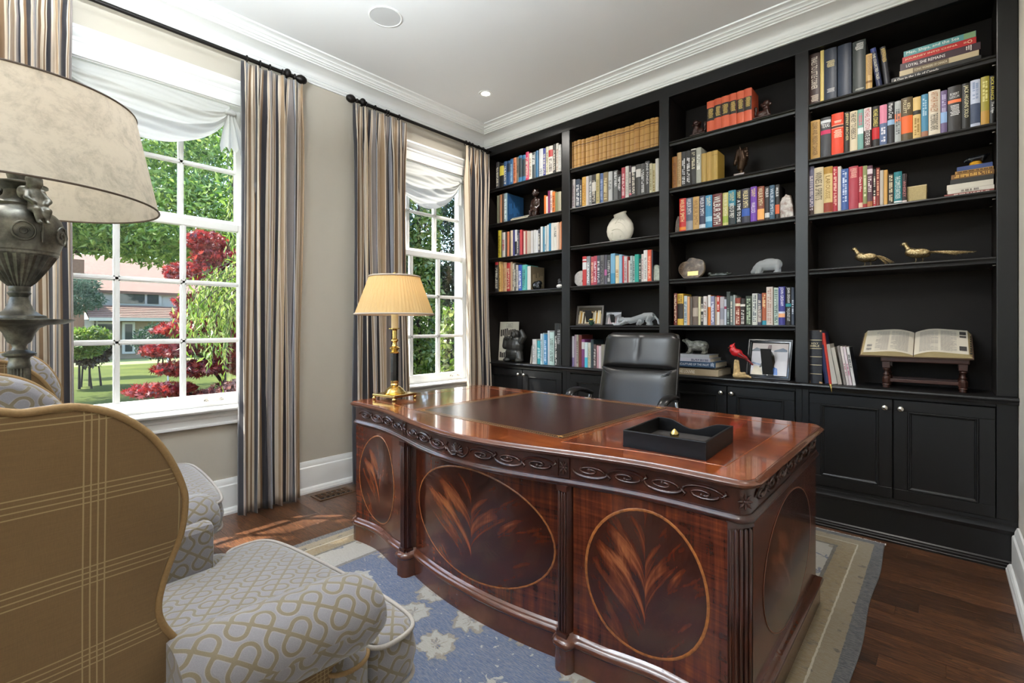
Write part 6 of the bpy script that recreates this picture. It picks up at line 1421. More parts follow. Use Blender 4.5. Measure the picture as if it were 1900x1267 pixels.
t = thing('stone_owl', 'glossy black round stone carving on the fourth shelf of the curtain-side bay', 'sculpture', (0.598, 0.085, S1[3]))
mb = MB(); mb.ell((0, 0, 0.040), (0.050, 0.040, 0.042)); mb.ell((0.028, 0, 0.060), (0.028, 0.028, 0.026)); mb.ell((0.036, -0.02, 0.025), (0.022, 0.020, 0.025)); mb.cap((-0.04, 0, 0.02), (-0.052, 0, 0.010), 0.014, 0.010)
sculpt(mb, 'stone', plain('polished_black_stone', '14161a', 0.1), t, 0.003, 3)
t = thing('bird_figurine', 'tiny dark bird on a white lump at the end of the fourth shelf', 'figurine', (0.872, 0.06, S1[3]))
mb = MB(); mb.ell((0.004, 0, 0.018), (0.032, 0.022, 0.019)); mb.build('white_base', plain('white_alabaster', 'd8d4d0', 0.4), t, smooth=60)
mb = MB(); mb.ell((0.006, 0, 0.050), (0.018, 0.014, 0.020)); mb.ell((0.002, 0, 0.072), (0.012, 0.011, 0.012)); mb.cap((-0.008, 0, 0.072), (-0.018, 0, 0.069), 0.004, 0.001); mb.cap((0.012, 0, 0.045), (0.028, 0, 0.036), 0.009, 0.004)
mb.build('bird', plain('dark_pewter', '3a3a3e', 0.3), t, smooth=60)
# board and Inuit stone figure on the worktop
t = thing('art_board', 'cream printed exhibition board standing at the back corner of the worktop', 'poster', (0.052, 0.150, CT + 0.001), rot=(R(-4), 0, 0))
t['label'] = 'cream printed exhibition board standing behind the dark stone figure'; t.scale = (1.27, 1, 1)
mb = MB(); mb.box(0.0, 0.196, 0, 0.006, 0, 0.385); mb.build('board', plain('cream_board', 'd2ccba', 0.6), t)
o = text_fit('Roc', 0.060, 0.034, m_print, 'title', t, Matrix(((1,0,0,0.098),(0,0,-1,-0.0008),(0,1,0,0.150),(0,0,0,1)))); o.color = lin('2a2622')
mb = MB(); rn = random.Random(3)
for k in range(9): x = 0.012 + 0.020*k; mb.box(x, x + 0.015, -0.0006, 0, 0.235 + rn.uniform(0, 0.02), 0.30 + rn.uniform(-0.01, 0.02)); mb.box(x, x + 0.016, -0.0006, 0, 0.03, 0.085 + rn.uniform(-0.01, 0.02))
mb.build('vignettes', plain('print_3a3430', '3a3430', 0.6), t)
mb = MB()
for a in ((0.07, 0.135, 0.325, 0.327), (0.07, 0.135, 0.366, 0.368), (0.07, 0.0715, 0.325, 0.368), (0.1335, 0.135, 0.325, 0.368), (0.08, 0.126, 0.334, 0.337), (0.08, 0.126, 0.344, 0.347), (0.085, 0.12, 0.354, 0.357)): mb.box(a[0], a[1], -0.0006, 0, a[2], a[3])
mb.build('caption_box', plain('print_5a544a', '5a544a', 0.6), t)
t = thing('stone_figure', 'large dark grey stone carving of a stout figure holding something to its shoulder', 'sculpture', (0.330, 0.085, CT))
mSF = plain('dark_serpentine', '33322f', 0.3, var=0.25, scale=30)
mb = MB()
mb.ell((0.0, 0, 0.150), (0.095, 0.065, 0.090)); mb.ell((-0.01, 0, 0.085), (0.100, 0.068, 0.070)); mb.ell((0.020, -0.005, 0.262), (0.046, 0.044, 0.046)); mb.ell((0.018, 0.0, 0.215), (0.060, 0.050, 0.030))
mb.cap((-0.070, 0, 0.190), (-0.108, -0.015, 0.150), 0.034, 0.030); mb.cap((-0.108, -0.015, 0.150), (-0.100, -0.02, 0.215), 0.032, 0.026); mb.cap((-0.10, -0.02, 0.215), (-0.050, -0.028, 0.232), 0.024, 0.020)
mb.cap((0.072, 0, 0.195), (0.110, 0, 0.240), 0.034, 0.030); mb.cap((0.11, 0, 0.24), (0.092, -0.01, 0.292), 0.030, 0.022)
for s in (-1, 1): mb.cap((s*0.055, -0.005, 0.075), (s*0.072, -0.012, 0.034), 0.042, 0.036); mb.ell((s*0.074, -0.025, 0.020), (0.042, 0.046, 0.022))
mb.ell((0.020, -0.046, 0.262), (0.030, 0.012, 0.034)); mb.ell((0.020, -0.058, 0.254), (0.007, 0.008, 0.010))
sculpt(mb, 'figure', mSF, t, 0.0046, 3)
make_book((0.560, 0.045, CT + 0.0006), 0.014, 0.165, 0.13, '6e6a66', [], 'thin grey book leaning between the stone figure and pale books', 'books on the ' + SHN['1f'], rot=(0, R(6), 0), flat=True)
# ------------------------------------------------------------------ carved mahogany desk
def wood_frame():
    m = NT('dark_mahogany'); co = m.coord('Object'); n1 = m.noise(m.coord('Object', (3, 3, 1)), 8, 4, 0.6, 0.6)
    m.set(col=m.ramp(n1, [(0.3, lin('26100a')), (0.55, lin('3c1a10')), (0.75, lin('4e2616'))]), rough=0.28, coat=0.3, coat_rough=0.12); return m.m
def wood_panel():
    m = NT('ribbon_mahogany'); n1 = m.noise(m.coord('Object', (26, 26, 1.2)), 2.0, 4, 0.6, 0.4); n2 = m.noise(m.coord('Object', (2.2, 2.2, 34)), 1.5, 3, 0.55, 1.0)
    g = m.math('ADD', m.math('MULTIPLY', n1, 0.6), m.math('MULTIPLY', n2, 0.4))
    m.set(col=m.ramp(g, [(0.34, lin('2e130c')), (0.48, lin('4a2013')), (0.60, lin('642e19')), (0.72, lin('8a4a24'))]), rough=0.25, coat=0.4, coat_rough=0.1); return m.m
def wood_crotch():
    m = NT('flame_mahogany'); uv = m.n('UVMap'); sp = m.n('SeparateXYZ'); m.l(uv.outputs[0], sp.inputs[0])
    u, v = sp.outputs[0], sp.outputs[1]; au = m.math('ABSOLUTE', u)
    w = m.math('SUBTRACT', v, m.math('MULTIPLY', m.math('POWER', au, 0.62), 1.15))
    cb = m.n('CombineXYZ'); m.l(m.math('MULTIPLY', w, 1.9), cb.inputs[0]); m.l(m.math('MULTIPLY', au, 0.7), cb.inputs[1]); m.l(m.math('SIGN', u), cb.inputs[2])
    n1 = m.noise(cb.outputs[0], 1.9, 3, 0.55, 0.5)
    edge = m.math('SUBTRACT', 1.0, m.math('MULTIPLY', m.math('ADD', m.math('MULTIPLY', u, u), m.math('MULTIPLY', v, v)), 0.25))
    spine = m.math('MULTIPLY', m.math('GREATER_THAN', au, 0.03), edge)
    g = m.math('MULTIPLY', n1, edge)
    fine = m.noise(m.coord('Object', (60, 60, 3)), 3, 3, 0.6)
    g = m.math('ADD', g, m.math('MULTIPLY', m.math('SUBTRACT', fine, 0.5), 0.10))
    m.set(col=m.ramp(g, [(0.28, lin('2c130d')), (0.46, lin('401b10')), (0.545, lin('5e2c16')), (0.62, lin('84492a')), (0.70, lin('9c5e32'))]), rough=0.22, coat=0.5, coat_rough=0.08); return m.m
def wood_top(name, a, b, c, rot):
    m = NT(name); n1 = m.noise(m.coord('Object', (1.2, 22, 4), (0, 0, rot)), 1.6, 4, 0.6, 0.5); n2 = m.noise(m.coord('Object', (9, 2.4, 1), (0, 0, rot)), 1.2, 2, 0.5, 0.8)
    g = m.math('ADD', m.math('MULTIPLY', n1, 0.55), m.math('MULTIPLY', n2, 0.45))
    m.set(col=m.ramp(g, [(0.34, lin(a)), (0.5, lin(b)), (0.66, lin(c))]), rough=0.16, coat=0.6, coat_rough=0.05); return m.m
m_dark = wood_frame(); m_pan = wood_panel(); m_flame = wood_crotch()
m_band = wood_top('crossband_mahogany', '54240f', '7e3c1a', '9c5226', PI/2); m_vtop = wood_top('veneer_top_mahogany', '481c0e', '6a2e16', '8a4420', 0.0); m_edge_w = plain('moulded_edge_mahogany', '57301f', 0.24, var=0.2, scale=14, coat=0.5)
m_string = plain('boxwood_stringing', '8c5428', 0.3, var=0.45, scale=60)
DX, DZ = 1.940, 0.0105
def yF(x):                                              # front edge of the top, world x -> world y
    u = min(1.0, abs(x - DX) / 0.86); return -1.953 - 0.142 * (0.5 + 0.5*math.cos(PI*u))
def arc(cx, cy, r, a0, a1, n=6): return [(cx + r*math.cos(a0 + (a1-a0)*i/n), cy + r*math.sin(a0 + (a1-a0)*i/n)) for i in range(n + 1)]
def desk_outline():
    pts = [(x, yF(x)) for x in np.linspace(0.935, 2.945, 81)]
    pts += [(2.965, -1.949), (2.985, -1.930), (2.996, -1.900)] + [(2.996, y) for y in np.linspace(-1.8, -1.0, 9)] + [(2.996, -0.975), (2.975, -0.930), (2.945, -0.918)]
    pts += [(x, -0.918) for x in np.linspace(2.85, 1.03, 12)] + [(0.935, -0.918), (0.905, -0.930), (0.884, -0.975)] + [(0.884, y) for y in np.linspace(-1.0, -1.8, 9)] + [(0.884, -1.900), (0.895, -1.930), (0.915, -1.949)]
    return [(x - DX, y + 1.45) for x, y in pts]
desk = thing('desk', 'large carved mahogany desk with bowed front and leather-lined top in mid room', 'desk', (DX, -1.45, DZ))
DO = desk_outline(); OY = 1.45
mb = MB(); outline_loft(mb, DO, [(0.026, 0.720), (0.020, 0.722), (0.010, 0.727), (0.002, 0.734), (0.0, 0.740), (0.004, 0.744), (0.010, 0.7455), (0.014, 0.7500)]); mb.build('top', m_edge_w, desk, smooth=35)
def inset_poly(name, pts, mat, z0, z1, bevel=0):
    mb = MB(); mb.loft([[Vector((a, b, z)) for a, b in pts] for z in (z0, z1)]); return mb.build(name, mat, desk)
ins = offset_outline(DO, 0.0185)
inset_poly('crossband', ins, m_band, 0.7490, 0.7508)
def yin(x, d): return yF(x) + d + OY
for xa, xb in ((1.010, 1.395), (2.335, 2.880)):
    f = [(x - DX, yin(x, 0.115)) for x in np.linspace(xa, xb, 14)]
    inset_poly('top_veneer', f + [(xb - DX, -1.035 + OY), (xa - DX, -1.035 + OY)], m_vtop, 0.7500, 0.7511)
    mb = MB(); mb.tube([Vector((a, b, 0.7510)) for a, b in f + [(xb - DX, -1.035 + OY), (xa - DX, -1.035 + OY)]], 0.0011, 5, closed=True); mb.build('stringing', m_string, desk)
LX0, LX1, LY0, LY1 = 1.415 - DX, 2.312 - DX, -1.880 + OY, -0.972 + OY
mL = NT('oxblood_leather'); nz = mL.noise(mL.coord('Object'), 150, 4, 0.7); n2 = mL.noise(mL.coord('Object'), 5, 4, 0.6)
mL.set(col=mL.ramp(n2, [(0.3, lin('2e1812')), (0.6, lin('3c2119')), (0.8, lin('4a2c22'))]), rough=0.25, spec=0.5); mL.bump(nz, 0.03, 0.0004)
inset_poly('leather_inset', [(LX0, LY0), (LX1, LY0), (LX1, LY1), (LX0, LY1)], mL.m, 0.7502, 0.7516)
mb = MB()
for d, w in ((0.004, 0.003), (0.026, 0.0018), (0.034, 0.0012)):
    for a in ((LX0+d, LX1-d, LY0+d, LY0+d+w), (LX0+d, LX1-d, LY1-d-w, LY1-d), (LX0+d, LX0+d+w, LY0+d, LY1-d), (LX1-d-w, LX1-d, LY0+d, LY1-d)): mb.box(a[0], a[1], a[2], a[3], 0.7514, 0.7518)
for x in (LX0 + 0.015, LX1 - 0.015):
    for k in range(76): mb.box(x - 0.0025, x + 0.0025, LY0 + 0.02 + k*0.0115, LY0 + 0.025 + k*0.0115, 0.7514, 0.75175)
for y in (LY0 + 0.015, LY1 - 0.015):
    for k in range(76): mb.box(LX0 + 0.02 + k*0.0113, LX0 + 0.025 + k*0.0113, y - 0.0025, y + 0.0025, 0.7514, 0.75175)
for x in (LX0 + 0.03, LX1 - 0.03):
    for y in (LY0 + 0.03, LY1 - 0.03):
        for a in range(4): mb.cap((x, y, 0.7517), (x + 0.013*math.cos(a*PI/2), y + 0.013*math.sin(a*PI/2), 0.7517), 0.003, 0.001, 6)
o = mb.build('gilt_tooling', plain('gold_tooling', 'a87c3e', 0.35, metal=0.5), desk); o['kind'] = 'stuff'
# frieze, mouldings
mb = MB(); outline_loft(mb, DO, [(0.030, 0.650), (0.030, 0.722)], cap=(False, False)); mb.build('frieze', m_dark, desk, smooth=35)
mb = MB(); outline_loft(mb, DO, [(0.045, 0.622), (0.032, 0.623), (0.022, 0.627), (0.018, 0.634), (0.020, 0.641), (0.026, 0.645), (0.026, 0.650), (0.034, 0.651)]); mb.build('frieze_moulding', m_dark, desk, smooth=60)
# carved scrolls on the frieze: a running vine with curled branches
def vine(mp, sa, sb, n, zc=0.686, A=0.020, r=0.0050, first=1):
    """mp(s, z) -> point on the frieze face"""
    mb = MB(); L = (sb - sa) / n
    for k in range(n):                                       # rinceau: half-wave stems, each running on into a curl
        sg = first * (1 if k % 2 == 0 else -1); cx = sa + L*(k + 0.5); hw_ = L/2; pts = []
        for i in range(13):
            a = PI*(1 - i/12); pts.append((cx + hw_*math.cos(a), zc + sg*A*1.05*math.sin(a)))
        mb.tube([mp(s, z) for s, z in pts], [r*(0.75 + 0.35*math.sin(PI*i/12)) for i in range(13)], 6)
        pts = []
        for i in range(22):
            t = i/21; a = -sg*t*PI*2.6; rr = 0.80*(1 - 0.80*t); pts.append((cx + hw_*rr*math.cos(a), zc + A*1.0*rr*math.sin(a) - sg*A*0.12*t))
        mb.tube([mp(s, z) for s, z in pts], [r*(1.05 - 0.35*i/21) for i in range(22)], 6)
        mb.ell(mp(*pts[-1]), r*1.4, 8, 6)
        p0 = (cx + hw_*0.9, zc); mb.tube([mp(*p0), mp(cx + hw_*1.15, zc + sg*A*0.55), mp(cx + hw_*1.05, zc + sg*A*1.0)], [r*0.6, r*1.2, r*0.4], 6)
    return mb
def front(s, z): return Vector((s - DX, yin(s, 0.0285), z))
def side(s, z): return Vector((2.996 - 0.0285 - DX, s + OY, z))
for a, b, n, f in ((0.975, 1.450, 4, 1), (1.515, 1.868, 3, -1), (2.012, 2.365, 3, 1), (2.430, 2.905, 4, -1)):
    vine(front, a, b, n, first=f).build('carving', m_dark, desk, smooth=60)
vine(side, -1.86, -1.02, 7).build('carving', m_dark, desk, smooth=60)
mb = MB()                                               # centre fan with its scrolls
for k in range(11):
    a = -0.25 + (PI + 0.5)*k/10; mb.tube([front(DX + 0.006*math.cos(a), 0.676 + 0.006*math.sin(a)), front(DX + 0.022*math.cos(a), 0.678 + 0.020*math.sin(a)), front(DX + 0.034*math.cos(a), 0.680 + 0.030*math.sin(a))], [0.0025, 0.0048, 0.0035], 6)
mb.ell(front(DX, 0.674), 0.008, 10, 6)
for s in (-1, 1): mb.tube([front(DX + s*q, z) for q, z in smooth_poly([(0.006, 0.664, 0), (0.030, 0.660, 0), (0.052, 0.672, 0), (0.064, 0.690, 0), (0.056, 0.704, 0)], 4) for q, z in [(q, z)]] if False else [front(DX + s*p.x, p.y) for p in smooth_poly([(0.006, 0.664, 0), (0.030, 0.660, 0), (0.052, 0.672, 0), (0.064, 0.690, 0), (0.056, 0.704, 0)], 4)], 0.0042, 6)
mb.build('fan_carving', m_dark, desk, smooth=60)
def flower(cx, cz, w, mp, name, square):
    mb = MB()
    if square:
        e = w
        for a, b, c, d in ((-e, e, -0.034, -0.030), (-e, e, 0.030, 0.034), (-e, -e+0.004, -0.034, 0.034), (e-0.004, e, -0.034, 0.034)):
            mb.loft([[mp(cx + q, cz + z) + Vector(o) for q, z in ((a, c), (b, c), (b, d), (a, d))] for o in ((0, 0, 0), square)])
    for k in range(8):
        a = k*PI/4; L = 0.024 if k % 2 == 0 else 0.026; sx = w/0.034
        mb.tube([mp(cx + 0.005*sx*math.cos(a), cz + 0.005*math.sin(a)), mp(cx + L*0.55*sx*math.cos(a), cz + L*0.55*math.sin(a)), mp(cx + L*sx*math.cos(a), cz + L*math.sin(a))], [0.002, 0.0058, 0.0008], 6)
    mb.ell(mp(cx, cz), 0.0055, 10, 6); mb.build(name, m_dark, desk, smooth=50)
for x in (1.482, 2.398): flower(x, 0.686, 0.022, front, 'carved_plaque', (0, -0.0035, 0))
# body: each stretch of the front follows its own curve
PIL = 0.080
def y_left(x):  # left pedestal panel (mirrored for the right)
    t = (x - 0.965) / (1.46 - 0.965); return -1.938 + 0.016*math.sin(PI*min(1, t*1.35)) * (1 if t < 0.74 else 0) - 0.052*max(0, t - 0.35)**1.3
def y_panel(x):
    q = x if x < DX else 2*DX - x; return y_left(q)
def y_mid(x): return -1.944 - 0.046*(1 - ((x - DX)/0.43)**2)
yP = -1.998
def body_front(d=0.0):
    L = [(0.965, y_panel(0.965))] + [(x, y_panel(x)) for x in np.linspace(0.98, 1.456, 18)]
    P1 = [(1.460, yP + 0.006), (1.464, yP), (1.490, yP), (1.498, yP + 0.006), (1.502, yP + 0.016), (1.504, -1.958)]
    Md = [(x, y_mid(x)) for x in np.linspace(1.512, 2.368, 30)]
    m = lambda s: [(2*DX - x, y) for x, y in reversed(s)]
    return L + P1 + Md + m(P1) + m(L)
def body_outline():
    f = body_front()
    pts = f + [(2.932, -1.926), (2.950, -1.908), (2.962, -1.880), (2.962, -1.86)] + [(2.962, y) for y in (-1.6, -1.3, -1.02)] + [(2.962, -0.96), (2.46, -0.952), (2.45, -1.0), (2.45, -1.60), (1.43, -1.60), (1.43, -1.0), (1.42, -0.952), (0.918, -0.96)] + [(0.918, y) for y in (-1.02, -1.3, -1.6, -1.86)] + [(0.918, -1.880), (0.930, -1.908), (0.948, -1.926)]
    return [(x - DX, y + OY) for x, y in pts]
BO = body_outline()
mb = MB(); outline_loft(mb, BO, [(0.004, 0.10), (0.004, 0.63)]); mb.build('carcass', m_dark, desk, smooth=30)
mb = MB(); outline_loft(mb, BO, [(-0.014, 0.0), (-0.014, 0.080), (-0.018, 0.083), (-0.024, 0.090), (-0.025, 0.098), (-0.021, 0.106), (-0.012, 0.111), (-0.004, 0.114), (0.002, 0.122), (0.006, 0.124)]); mb.build('plinth', m_edge_w, desk, smooth=50)
# veneered panels and their oval inlays
def veneer(xa, xb, fy, off=0.0):
    mb = MB(); z0, z1 = 0.118, 0.626; N = 24
    g = lambda u, v: Vector((xa + (xb-xa)*u - DX, fy(xa + (xb-xa)*u) + OY - off, z0 + (z1-z0)*v))
    a = [[g(i/N, v) for i in range(N+1)] for v in (0, 1)]
    mb.grid(lambda u, v: g(u, v), N, 2); return mb.build('front_panel', m_pan, desk, smooth=60)
def oval(par, cx, cz, rx, rz, mp, ring_mat, rw=0.0045):
    mb = MB(); NA, NR = 48, 7; vs = []; fs = []; us = []
    f = lambda a, r: mp(cx + rx*r*math.cos(a), cz + rz*r*math.sin(a), 0.0012)
    for j in range(NR):
        for i in range(NA):
            a0, a1 = 2*PI*i/NA, 2*PI*(i+1)/NA; r0, r1 = j/NR, (j+1)/NR
            q = [(a0, r0), (a0, r1), (a1, r1), (a1, r0)]
            if j == 0: q = q[1:3] + [(a0, 0)]
            vs_ = [f(a, r) for a, r in q]; uv = [(r*math.cos(a), r*math.sin(a)) for a, r in q]
            mb.add(vs_, [tuple(range(len(q)))], [uv])
    o = mb.build('oval_veneer', m_flame, par)
    mb = MB(); rings = []
    for k in range(NA + 1):
        a = 2*PI*k/NA; c, s = math.cos(a), math.sin(a)
        rings.append([mp(cx + (rx + e)*c, cz + (rz + e)*s, h) for e, h in ((-rw, 0.0014), (-rw*0.5, 0.0022), (rw*0.5, 0.0022), (rw, 0.0010))])
    mb.loft(rings, closed=False, cap=(False, False)); mb.build('oval_stringing', ring_mat, par, smooth=60)
def pan_map(fy, off): return lambda x, z, h: Vector((x - DX, fy(x) + OY - off - h, z))
pl = veneer(0.962, 1.456, y_panel); oval(pl, 1.170, 0.366, 0.178, 0.226, pan_map(y_panel, 0), m_string, 0.003)
pc = veneer(1.512, 2.368, y_mid); oval(pc, DX, 0.366, 0.395, 0.222, pan_map(y_mid, 0), m_string, 0.0035)
pr_ = veneer(2.424, 2.918, y_panel); oval(pr_, 2.668, 0.366, 0.196, 0.226, pan_map(y_panel, 0), m_string, 0.0045)
mb = MB(); mb.grid(lambda u, v: Vector((2.9625 - DX, -1.862 + 0.90*u + OY, 0.118 + 0.508*v)), 2, 2); ps = mb.build('side_panel', m_pan, desk)
oval(ps, -1.42, 0.366, 0.34, 0.222, lambda s, z, h: Vector((2.9625 + h - DX, s + OY, z)), plain('dark_stringing', '6a3a20', 0.3), 0.0025)
mb = MB(); mb.grid(lambda u, v: Vector((0.9175 - DX, -1.862 + 0.90*u + OY, 0.118 + 0.508*v)), 2, 2); mb.build('side_panel', m_pan, desk)
# reeded pilasters
def pilaster(c, nrm, w, nre, depth=0.010, curve=0.0):
    """c base centre of the face, nrm outward 2-D direction"""
    nv = Vector((nrm[0], nrm[1], 0)).normalized(); tv = Vector((-nv.y, nv.x, 0)); root = None
    mb = MB(); z0, z1 = 0.118, 0.626
    for i in range(nre):
        u = (i + 0.5)/nre*2 - 1; p = Vector((c[0], c[1], 0)) + tv*(u*w/2) + nv*(0.001 - curve*u*u)
        r = w/nre*0.40
        rr = [(r*0.2, z0 + 0.012), (r, z0 + 0.018), (r, z1 - 0.026), (r*0.2, z1 - 0.020)]
        mb.lathe(rr, 10, T(p.x, p.y, 0))
    o = mb.build('reeding', m_dark, desk, smooth=50)
    q = MB()
    for za, zb, e in ((z0 - 0.004, z0 + 0.010, 0.006), (z1 - 0.016, z1 + 0.002, 0.006)):
        ring = []
        for k in range(9):
            u = -1 + 2*k/8; ring.append(Vector((c[0], c[1], 0)) + tv*(u*(w/2 + 0.004)) + nv*(e - curve*u*u))
        ring += [Vector((c[0], c[1], 0)) + tv*(w/2 + 0.004) - nv*0.012, Vector((c[0], c[1], 0)) - tv*(w/2 + 0.004) - nv*0.012]
        q.loft([[p + Vector((0, 0, z)) for p in ring] for z in (za, zb)])
    q.build('pilaster_block', m_dark, desk, smooth=40)
for sx in (-1, 1):                                       # reeds on the face and round the inner return
    pilaster((DX + sx*0.460 - DX, yP + OY), (0, -1), 0.032, 3)
    pilaster((sx*0.4375, yP + 0.022 + OY), (-sx, 0), 0.028, 3)
pilaster((2.944 - DX, -1.908 + OY), (0.72, -0.70), 0.072, 5, curve=0.008); pilaster((0.936 - DX, -1.908 + OY), (-0.72, -0.70), 0.072, 5, curve=0.008)
# carved flower block over the front corner pilaster
nv = Vector((0.62, -0.78, 0)).normalized(); tv = Vector((-nv.y, nv.x, 0)); cc = Vector((2.956 - DX, -1.913 + OY, 0))
flower(0.0, 0.686, 0.030, lambda s, z: cc + tv*s + nv*0.003 + Vector((0, 0, z)), 'carved_flower', None)
# ------------------------------------------------------------------ letter tray
t = thing('letter_tray', 'black leather letter tray with a scooped back wall on the desk right end', 'tray', (2.668, -1.668, DZ + 0.7515), rotz=R(3.0))
mK = plain('black_leather', '0c0b0b', 0.38, var=0.2, spec=0.3, scale=120, bump=0.08)
W, D, H, th = 0.280, 0.312, 0.058, 0.009
mb = MB(); mb.box(-W/2, W/2, -D/2, D/2, 0, 0.006); mb.build('base', mK, t, bevel=0.001)
mb = MB(); mb.box(-W/2 + th, W/2 - th, -D/2 + th, D/2 - th, 0.006, 0.0085); mb.build('felt_lining', plain('dark_felt', '26211f', 0.8), t)
for a in ((-W/2, W/2, -D/2, -D/2 + th), (-W/2, -W/2 + th, -D/2 + th, D/2 - th), (W/2 - th, W/2, -D/2 + th, D/2 - th)):
    mb = MB(); mb.box(a[0], a[1], a[2], a[3], 0.0005, H); mb.build('wall', mK, t, bevel=0.0025)
pts = [(-W/2, H), (-W*0.36, H)] + [(-W*0.36 + W*0.72*i/18, H - 0.030*(0.5 - 0.5*math.cos(2*PI*i/18))) for i in range(1, 18)] + [(W*0.36, H), (W/2, H), (W/2, 0.0005), (-W/2, 0.0005)]
mb = MB(); mb.ngon([(a, D/2 - th, b) for a, b in pts], th, (0, 1, 0)); mb.build('scooped_wall', mK, t, bevel=0.0015)
mb = MB(); mb.lathe([(0.030, 0.0085), (0.030, 0.0105), (0.008, 0.011), (0.006, 0.016), (0.010, 0.018), (0.010, 0.022), (0.014, 0.026), (0.016, 0.034), (0.013, 0.044), (0.006, 0.052), (0.001, 0.056)], 18, T(-0.012, -0.012, 0)); mb.build('acorn_finial', m_brass, t, smooth=50)
mb = MB(); mb.lathe([(0.058, 0.0084), (0.058, 0.0098), (0.0005, 0.0099)], 28, T(-0.012, -0.012, 0)); mb.build('weight_plate', mK, t)
# ------------------------------------------------------------------ brass desk lamp
t = thing('desk_lamp', 'lit brass and black desk lamp with pleated cream shade on the desk corner', 'lamp', (1.010, -1.722, DZ + 0.7508), rotz=R(9))
mb = MB(); s = 0.088
mb.box(-s, s, -s, s, 0.018, 0.032); mb.build('base', m_brass, t, bevel=0.003)
for a in (-1, 1):
    for b in (-1, 1):
        mb = MB(); mb.lathe([(0.004, 0.0), (0.010, 0.003), (0.0115, 0.009), (0.009, 0.015), (0.006, 0.018)], 14, T(a*(s-0.008), b*(s-0.008), 0)); mb.build('foot', m_brass, t, smooth=50)
mb = MB(); mb.lathe([(0.060, 0.032), (0.062, 0.036), (0.056, 0.042), (0.050, 0.050), (0.040, 0.062), (0.026, 0.072), (0.022, 0.074), (0.022, 0.080), (0.026, 0.082), (0.022, 0.088), (0.024, 0.100), (0.024, 0.104)], 28); mb.build('foot_dome', m_brass, t, smooth=35)
mb = MB(); mb.lathe([(0.0235, 0.104), (0.0235, 0.262)], 8, RZ(PI/8)); mb.build('column', plain('black_lacquer', '0e0d0f', 0.15, coat=0.5), t)
mb = MB(); mb.lathe([(0.026, 0.262), (0.028, 0.266), (0.022, 0.272), (0.018, 0.278), (0.030, 0.288), (0.031, 0.294), (0.018, 0.302), (0.014, 0.312), (0.012, 0.322), (0.021, 0.334), (0.020, 0.340), (0.014, 0.346), (0.014, 0.392), (0.020, 0.398), (0.036, 0.402), (0.036, 0.405), (0.020, 0.408), (0.0005, 0.409)], 28); mb.build('stem', m_brass, t, smooth=35)
mb = MB(); mb.lathe([(0.020, 0.408), (0.020, 0.560), (0.0005, 0.561)], 20); mb.build('candle_sleeve', plain('ivory_sleeve', 'f0e0b8', 0.5), t, smooth=40)
mb = MB(); mb.lathe([(0.0045, 0.56), (0.0045, 0.700), (0.0005, 0.701)], 10); mb.build('rod', m_brass, t)
def pleat(u, v, r0, r1, z0, z1, n=64, amp=0.0014):
    a = 2*PI*u; r = r0 + (r1 - r0)*v + amp*math.cos(a*n); return Vector((r*math.cos(a), r*math.sin(a), z0 + (z1 - z0)*v))
def shade_mat(name, hexcol, amt, blot=0.0):
    m = NT(name); c = lin(hexcol); col = c
    if blot:
        n1 = m.noise(m.coord('Object'), 9, 6, 0.7, 1.2); n2 = m.noise(m.coord('Object'), 45, 4, 0.7)
        g = m.math('ADD', m.math('MULTIPLY', n1, 0.6), m.math('MULTIPLY', n2, 0.4))
        col = m.ramp(g, [(0.36, tuple(v*(1-blot) for v in c[:3]) + (1,)), (0.52, c), (0.8, tuple(min(1, v*1.08) for v in c[:3]) + (1,))])
    d = m.n('BsdfDiffuse'); tr = m.n('BsdfTranslucent'); x = m.n('MixShader'); m.put(d.inputs[0], col); m.put(tr.inputs[0], col); x.inputs[0].default_value = amt
    m.l(d.outputs[0], x.inputs[1]); m.l(tr.outputs[0], x.inputs[2]); m.l(x.outputs[0], m.o.inputs[0]); return m.m
mb = MB(); mb.grid(lambda u, v: pleat(u, v, 0.221, 0.141, 0.484, 0.704), 256, 4); mb.build('shade', shade_mat('pleated_silk', 'dfc592', 0.5), t, smooth=180)
for r, z in ((0.2225, 0.486), (0.1425, 0.702)):
    mb = MB(); mb.tube([(r*math.cos(a), r*math.sin(a), z) for a in np.linspace(0, 2*PI, 49)[:-1]], 0.0055, 8, closed=True); mb.build('shade_trim', plain('taupe_braid', 'b0a090', 0.7), t, smooth=60)
mb = MB(); mb.lathe([(0.006, 0.700), (0.009, 0.706), (0.005, 0.711), (0.010, 0.718), (0.009, 0.726), (0.001, 0.731)], 14); mb.build('finial', m_brass, t, smooth=50)
mb = MB()
for k in range(3): mb.tube([(0, 0, 0.698), (0.141*math.cos(k*2.1), 0.141*math.sin(k*2.1), 0.698)], 0.0015, 5)
mb.build('spider', m_brass, t)
e = NT('warm_bulb_glass'); e.set(col=(1, 0.9, 0.7, 1), emit=(1.0, 0.60, 0.26, 1), estr=DESK_LAMP_W / (PI * 0.0088))
mb = MB(); mb.ell((0, 0, 0.600), (0.024, 0.024, 0.032)); mb.build('bulb', e.m, t, smooth=180)
